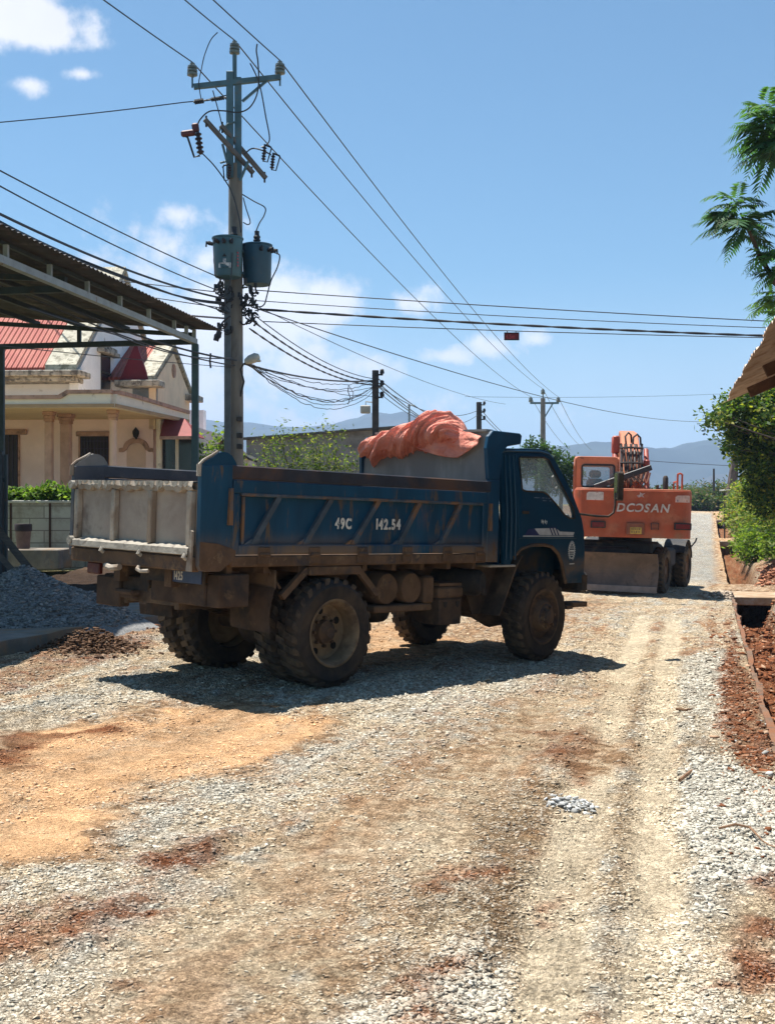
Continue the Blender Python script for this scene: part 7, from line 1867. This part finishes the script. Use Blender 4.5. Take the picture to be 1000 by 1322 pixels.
cluster(955,282,19.5,15,.78,(-.22,0,.0),(.045,.115,.045)); cluster(948,264,19.6,8,.66,(-.1,0,.25),(.05,.11,.04)); cluster(962,295,19.6,8,.64,(-.1,0,-.5),(.035,.09,.04)); cluster(938,272,19.55,6,.55,(-.3,0,.0),(.06,.13,.045))
cluster(988,158,19.3,14,.76,(-.2,0,.1),(.06,.14,.045)); cluster(1000,188,19.4,13,.80,(-.15,0,-.45),(.032,.085,.038)); cluster(985,180,19.35,7,.64,(-.2,0,-.2),(.05,.12,.04)); cluster(988,140,19.5,8,.6,(-.1,0,.5),(.07,.16,.045)); cluster(1015,150,19.5,14,.8)
cluster(1003,325,19.5,12,.62,(-.3,0,.1),(.07,.17,.05)); cluster(1002,352,19.6,10,.55,(-.3,0,0),(.05,.11,.04)); cluster(1003,385,19.8,14,.62,(-.4,0,.05),(.09,.17,.04)); cluster(1015,400,20,10,.6); cluster(1025,340,19.5,14,.7)
np_mesh('fronds',np.array(fV),faces_tri=np.array(fF),mat=leafm,parent=ft,colors=np.array(fC)*np.array((.95,.88,1.15)))
top_=[(0,0,-.2),(.05,0,2.5)]; 
segs=[([(0,0,-.3),(.1,0,2.0),tuple(fl(1080,420,20))],.14,.09),([tuple(fl(1080,420,20)),tuple(fl(1000,365,19.7)),tuple(fl(980,330,19.6)),tuple(fl(964,292,19.5)),tuple(fl(955,275,19.5))],.06,.018),([tuple(fl(1080,420,20)),tuple(fl(1060,250,19.6)),tuple(fl(1010,180,19.4)),tuple(fl(992,155,19.3))],.06,.018),([tuple(fl(1080,420,20)),tuple(fl(1030,400,20)),tuple(fl(1003,386,19.8))],.04,.015),([tuple(fl(1060,300,19.6)),tuple(fl(1025,335,19.5)),tuple(fl(1003,326,19.5))],.03,.012)]
branch_mesh('trunk',None,segs,ft)
# ------------------------------------------------------------------ shed roof at the right
rx_,ry_=at(937,514,18.0).x,18.0; shz=g(rx_,ry_); sr=empty('shed',(rx_,ry_,shz)); tag(sr,'open wooden shed at the right edge with a bent rusty corrugated overhang','shed')
rd=R(13.2); e1=Vector((-math.sin(rd),-math.cos(rd),0)); e2=Vector((math.cos(rd),-math.sin(rd),0))
zE=at(937,516,18.0).z-shz; SL=.43
def sp2(s,b,dz=0): v=e1*s+e2*b; return Vector((v.x,v.y,zE+SL*b+dz))
oldtin=mat('old_brown_tin',(.50,.40,.32),.8,.2,2.0,layers=(((.34,.23,.16),3,.45,.65),((.56,.48,.40),2.2,.55,.72)))
mb=MB(); n1=150; nb=8; vs=[]
for i in range(n1+1):
    s=-.0+12*i/n1
    for j in range(nb):
        b=3.6*j/(nb-1); wv_=.022*math.sin(s*2*PI/.24); jag=(-.018 if (int(s/.75)%2) else .012)+.012*math.sin(s*2.3)
        bend=-.05*math.exp(-s*1.6)*(1-j/(nb-1))
        vs.append(tuple(sp2(s,b+(jag if j==0 else 0),wv_+bend+(.0 if int(s/.75)%2 else .012))))
mb.add(vs,[(i*nb+j,i*nb+j+1,(i+1)*nb+j+1,(i+1)*nb+j) for i in range(n1) for j in range(nb-1)])
o=mb.build('roof',oldtin,sr,fix=False); o.modifiers.new('S','SOLIDIFY').thickness=.004
timber=mat('brown_timber',(.12,.065,.04),.9,.3,5,layers=(((.22,.13,.07),4,.5,.7),))
for s in (.9,3.6,7,10.5): mb=MB(); mb.beam(sp2(s,.27,-.10),sp2(s,3.6,-.10),.10,.15); mb.build('rafter',timber,sr)
mb=MB(); mb.beam(sp2(.25,.95,-.25),sp2(12,.95,-.25),.09,.12); mb.beam(sp2(.25,2.4,-.25),sp2(12,2.4,-.25),.09,.12); mb.build('purlin',timber,sr)
for s,b in ((.35,.95),(6,1.55),(11.5,1.55)):
    v=sp2(s,b,-.2); mb=MB(); mb.beam((v.x,v.y,-.6),(v.x,v.y,v.z),.13,.13,up=(0,1,0)); mb.build('post',timber,sr)
    if s<1: continue
    mb=MB(); a=sp2(s,b-.0,-1.0); c=sp2(s,b-.75,-.22); mb.beam(a,c,.07,.09); mb.build('brace',mat('raw_timber',(.27,.16,.10),.9,.2,5),sr)
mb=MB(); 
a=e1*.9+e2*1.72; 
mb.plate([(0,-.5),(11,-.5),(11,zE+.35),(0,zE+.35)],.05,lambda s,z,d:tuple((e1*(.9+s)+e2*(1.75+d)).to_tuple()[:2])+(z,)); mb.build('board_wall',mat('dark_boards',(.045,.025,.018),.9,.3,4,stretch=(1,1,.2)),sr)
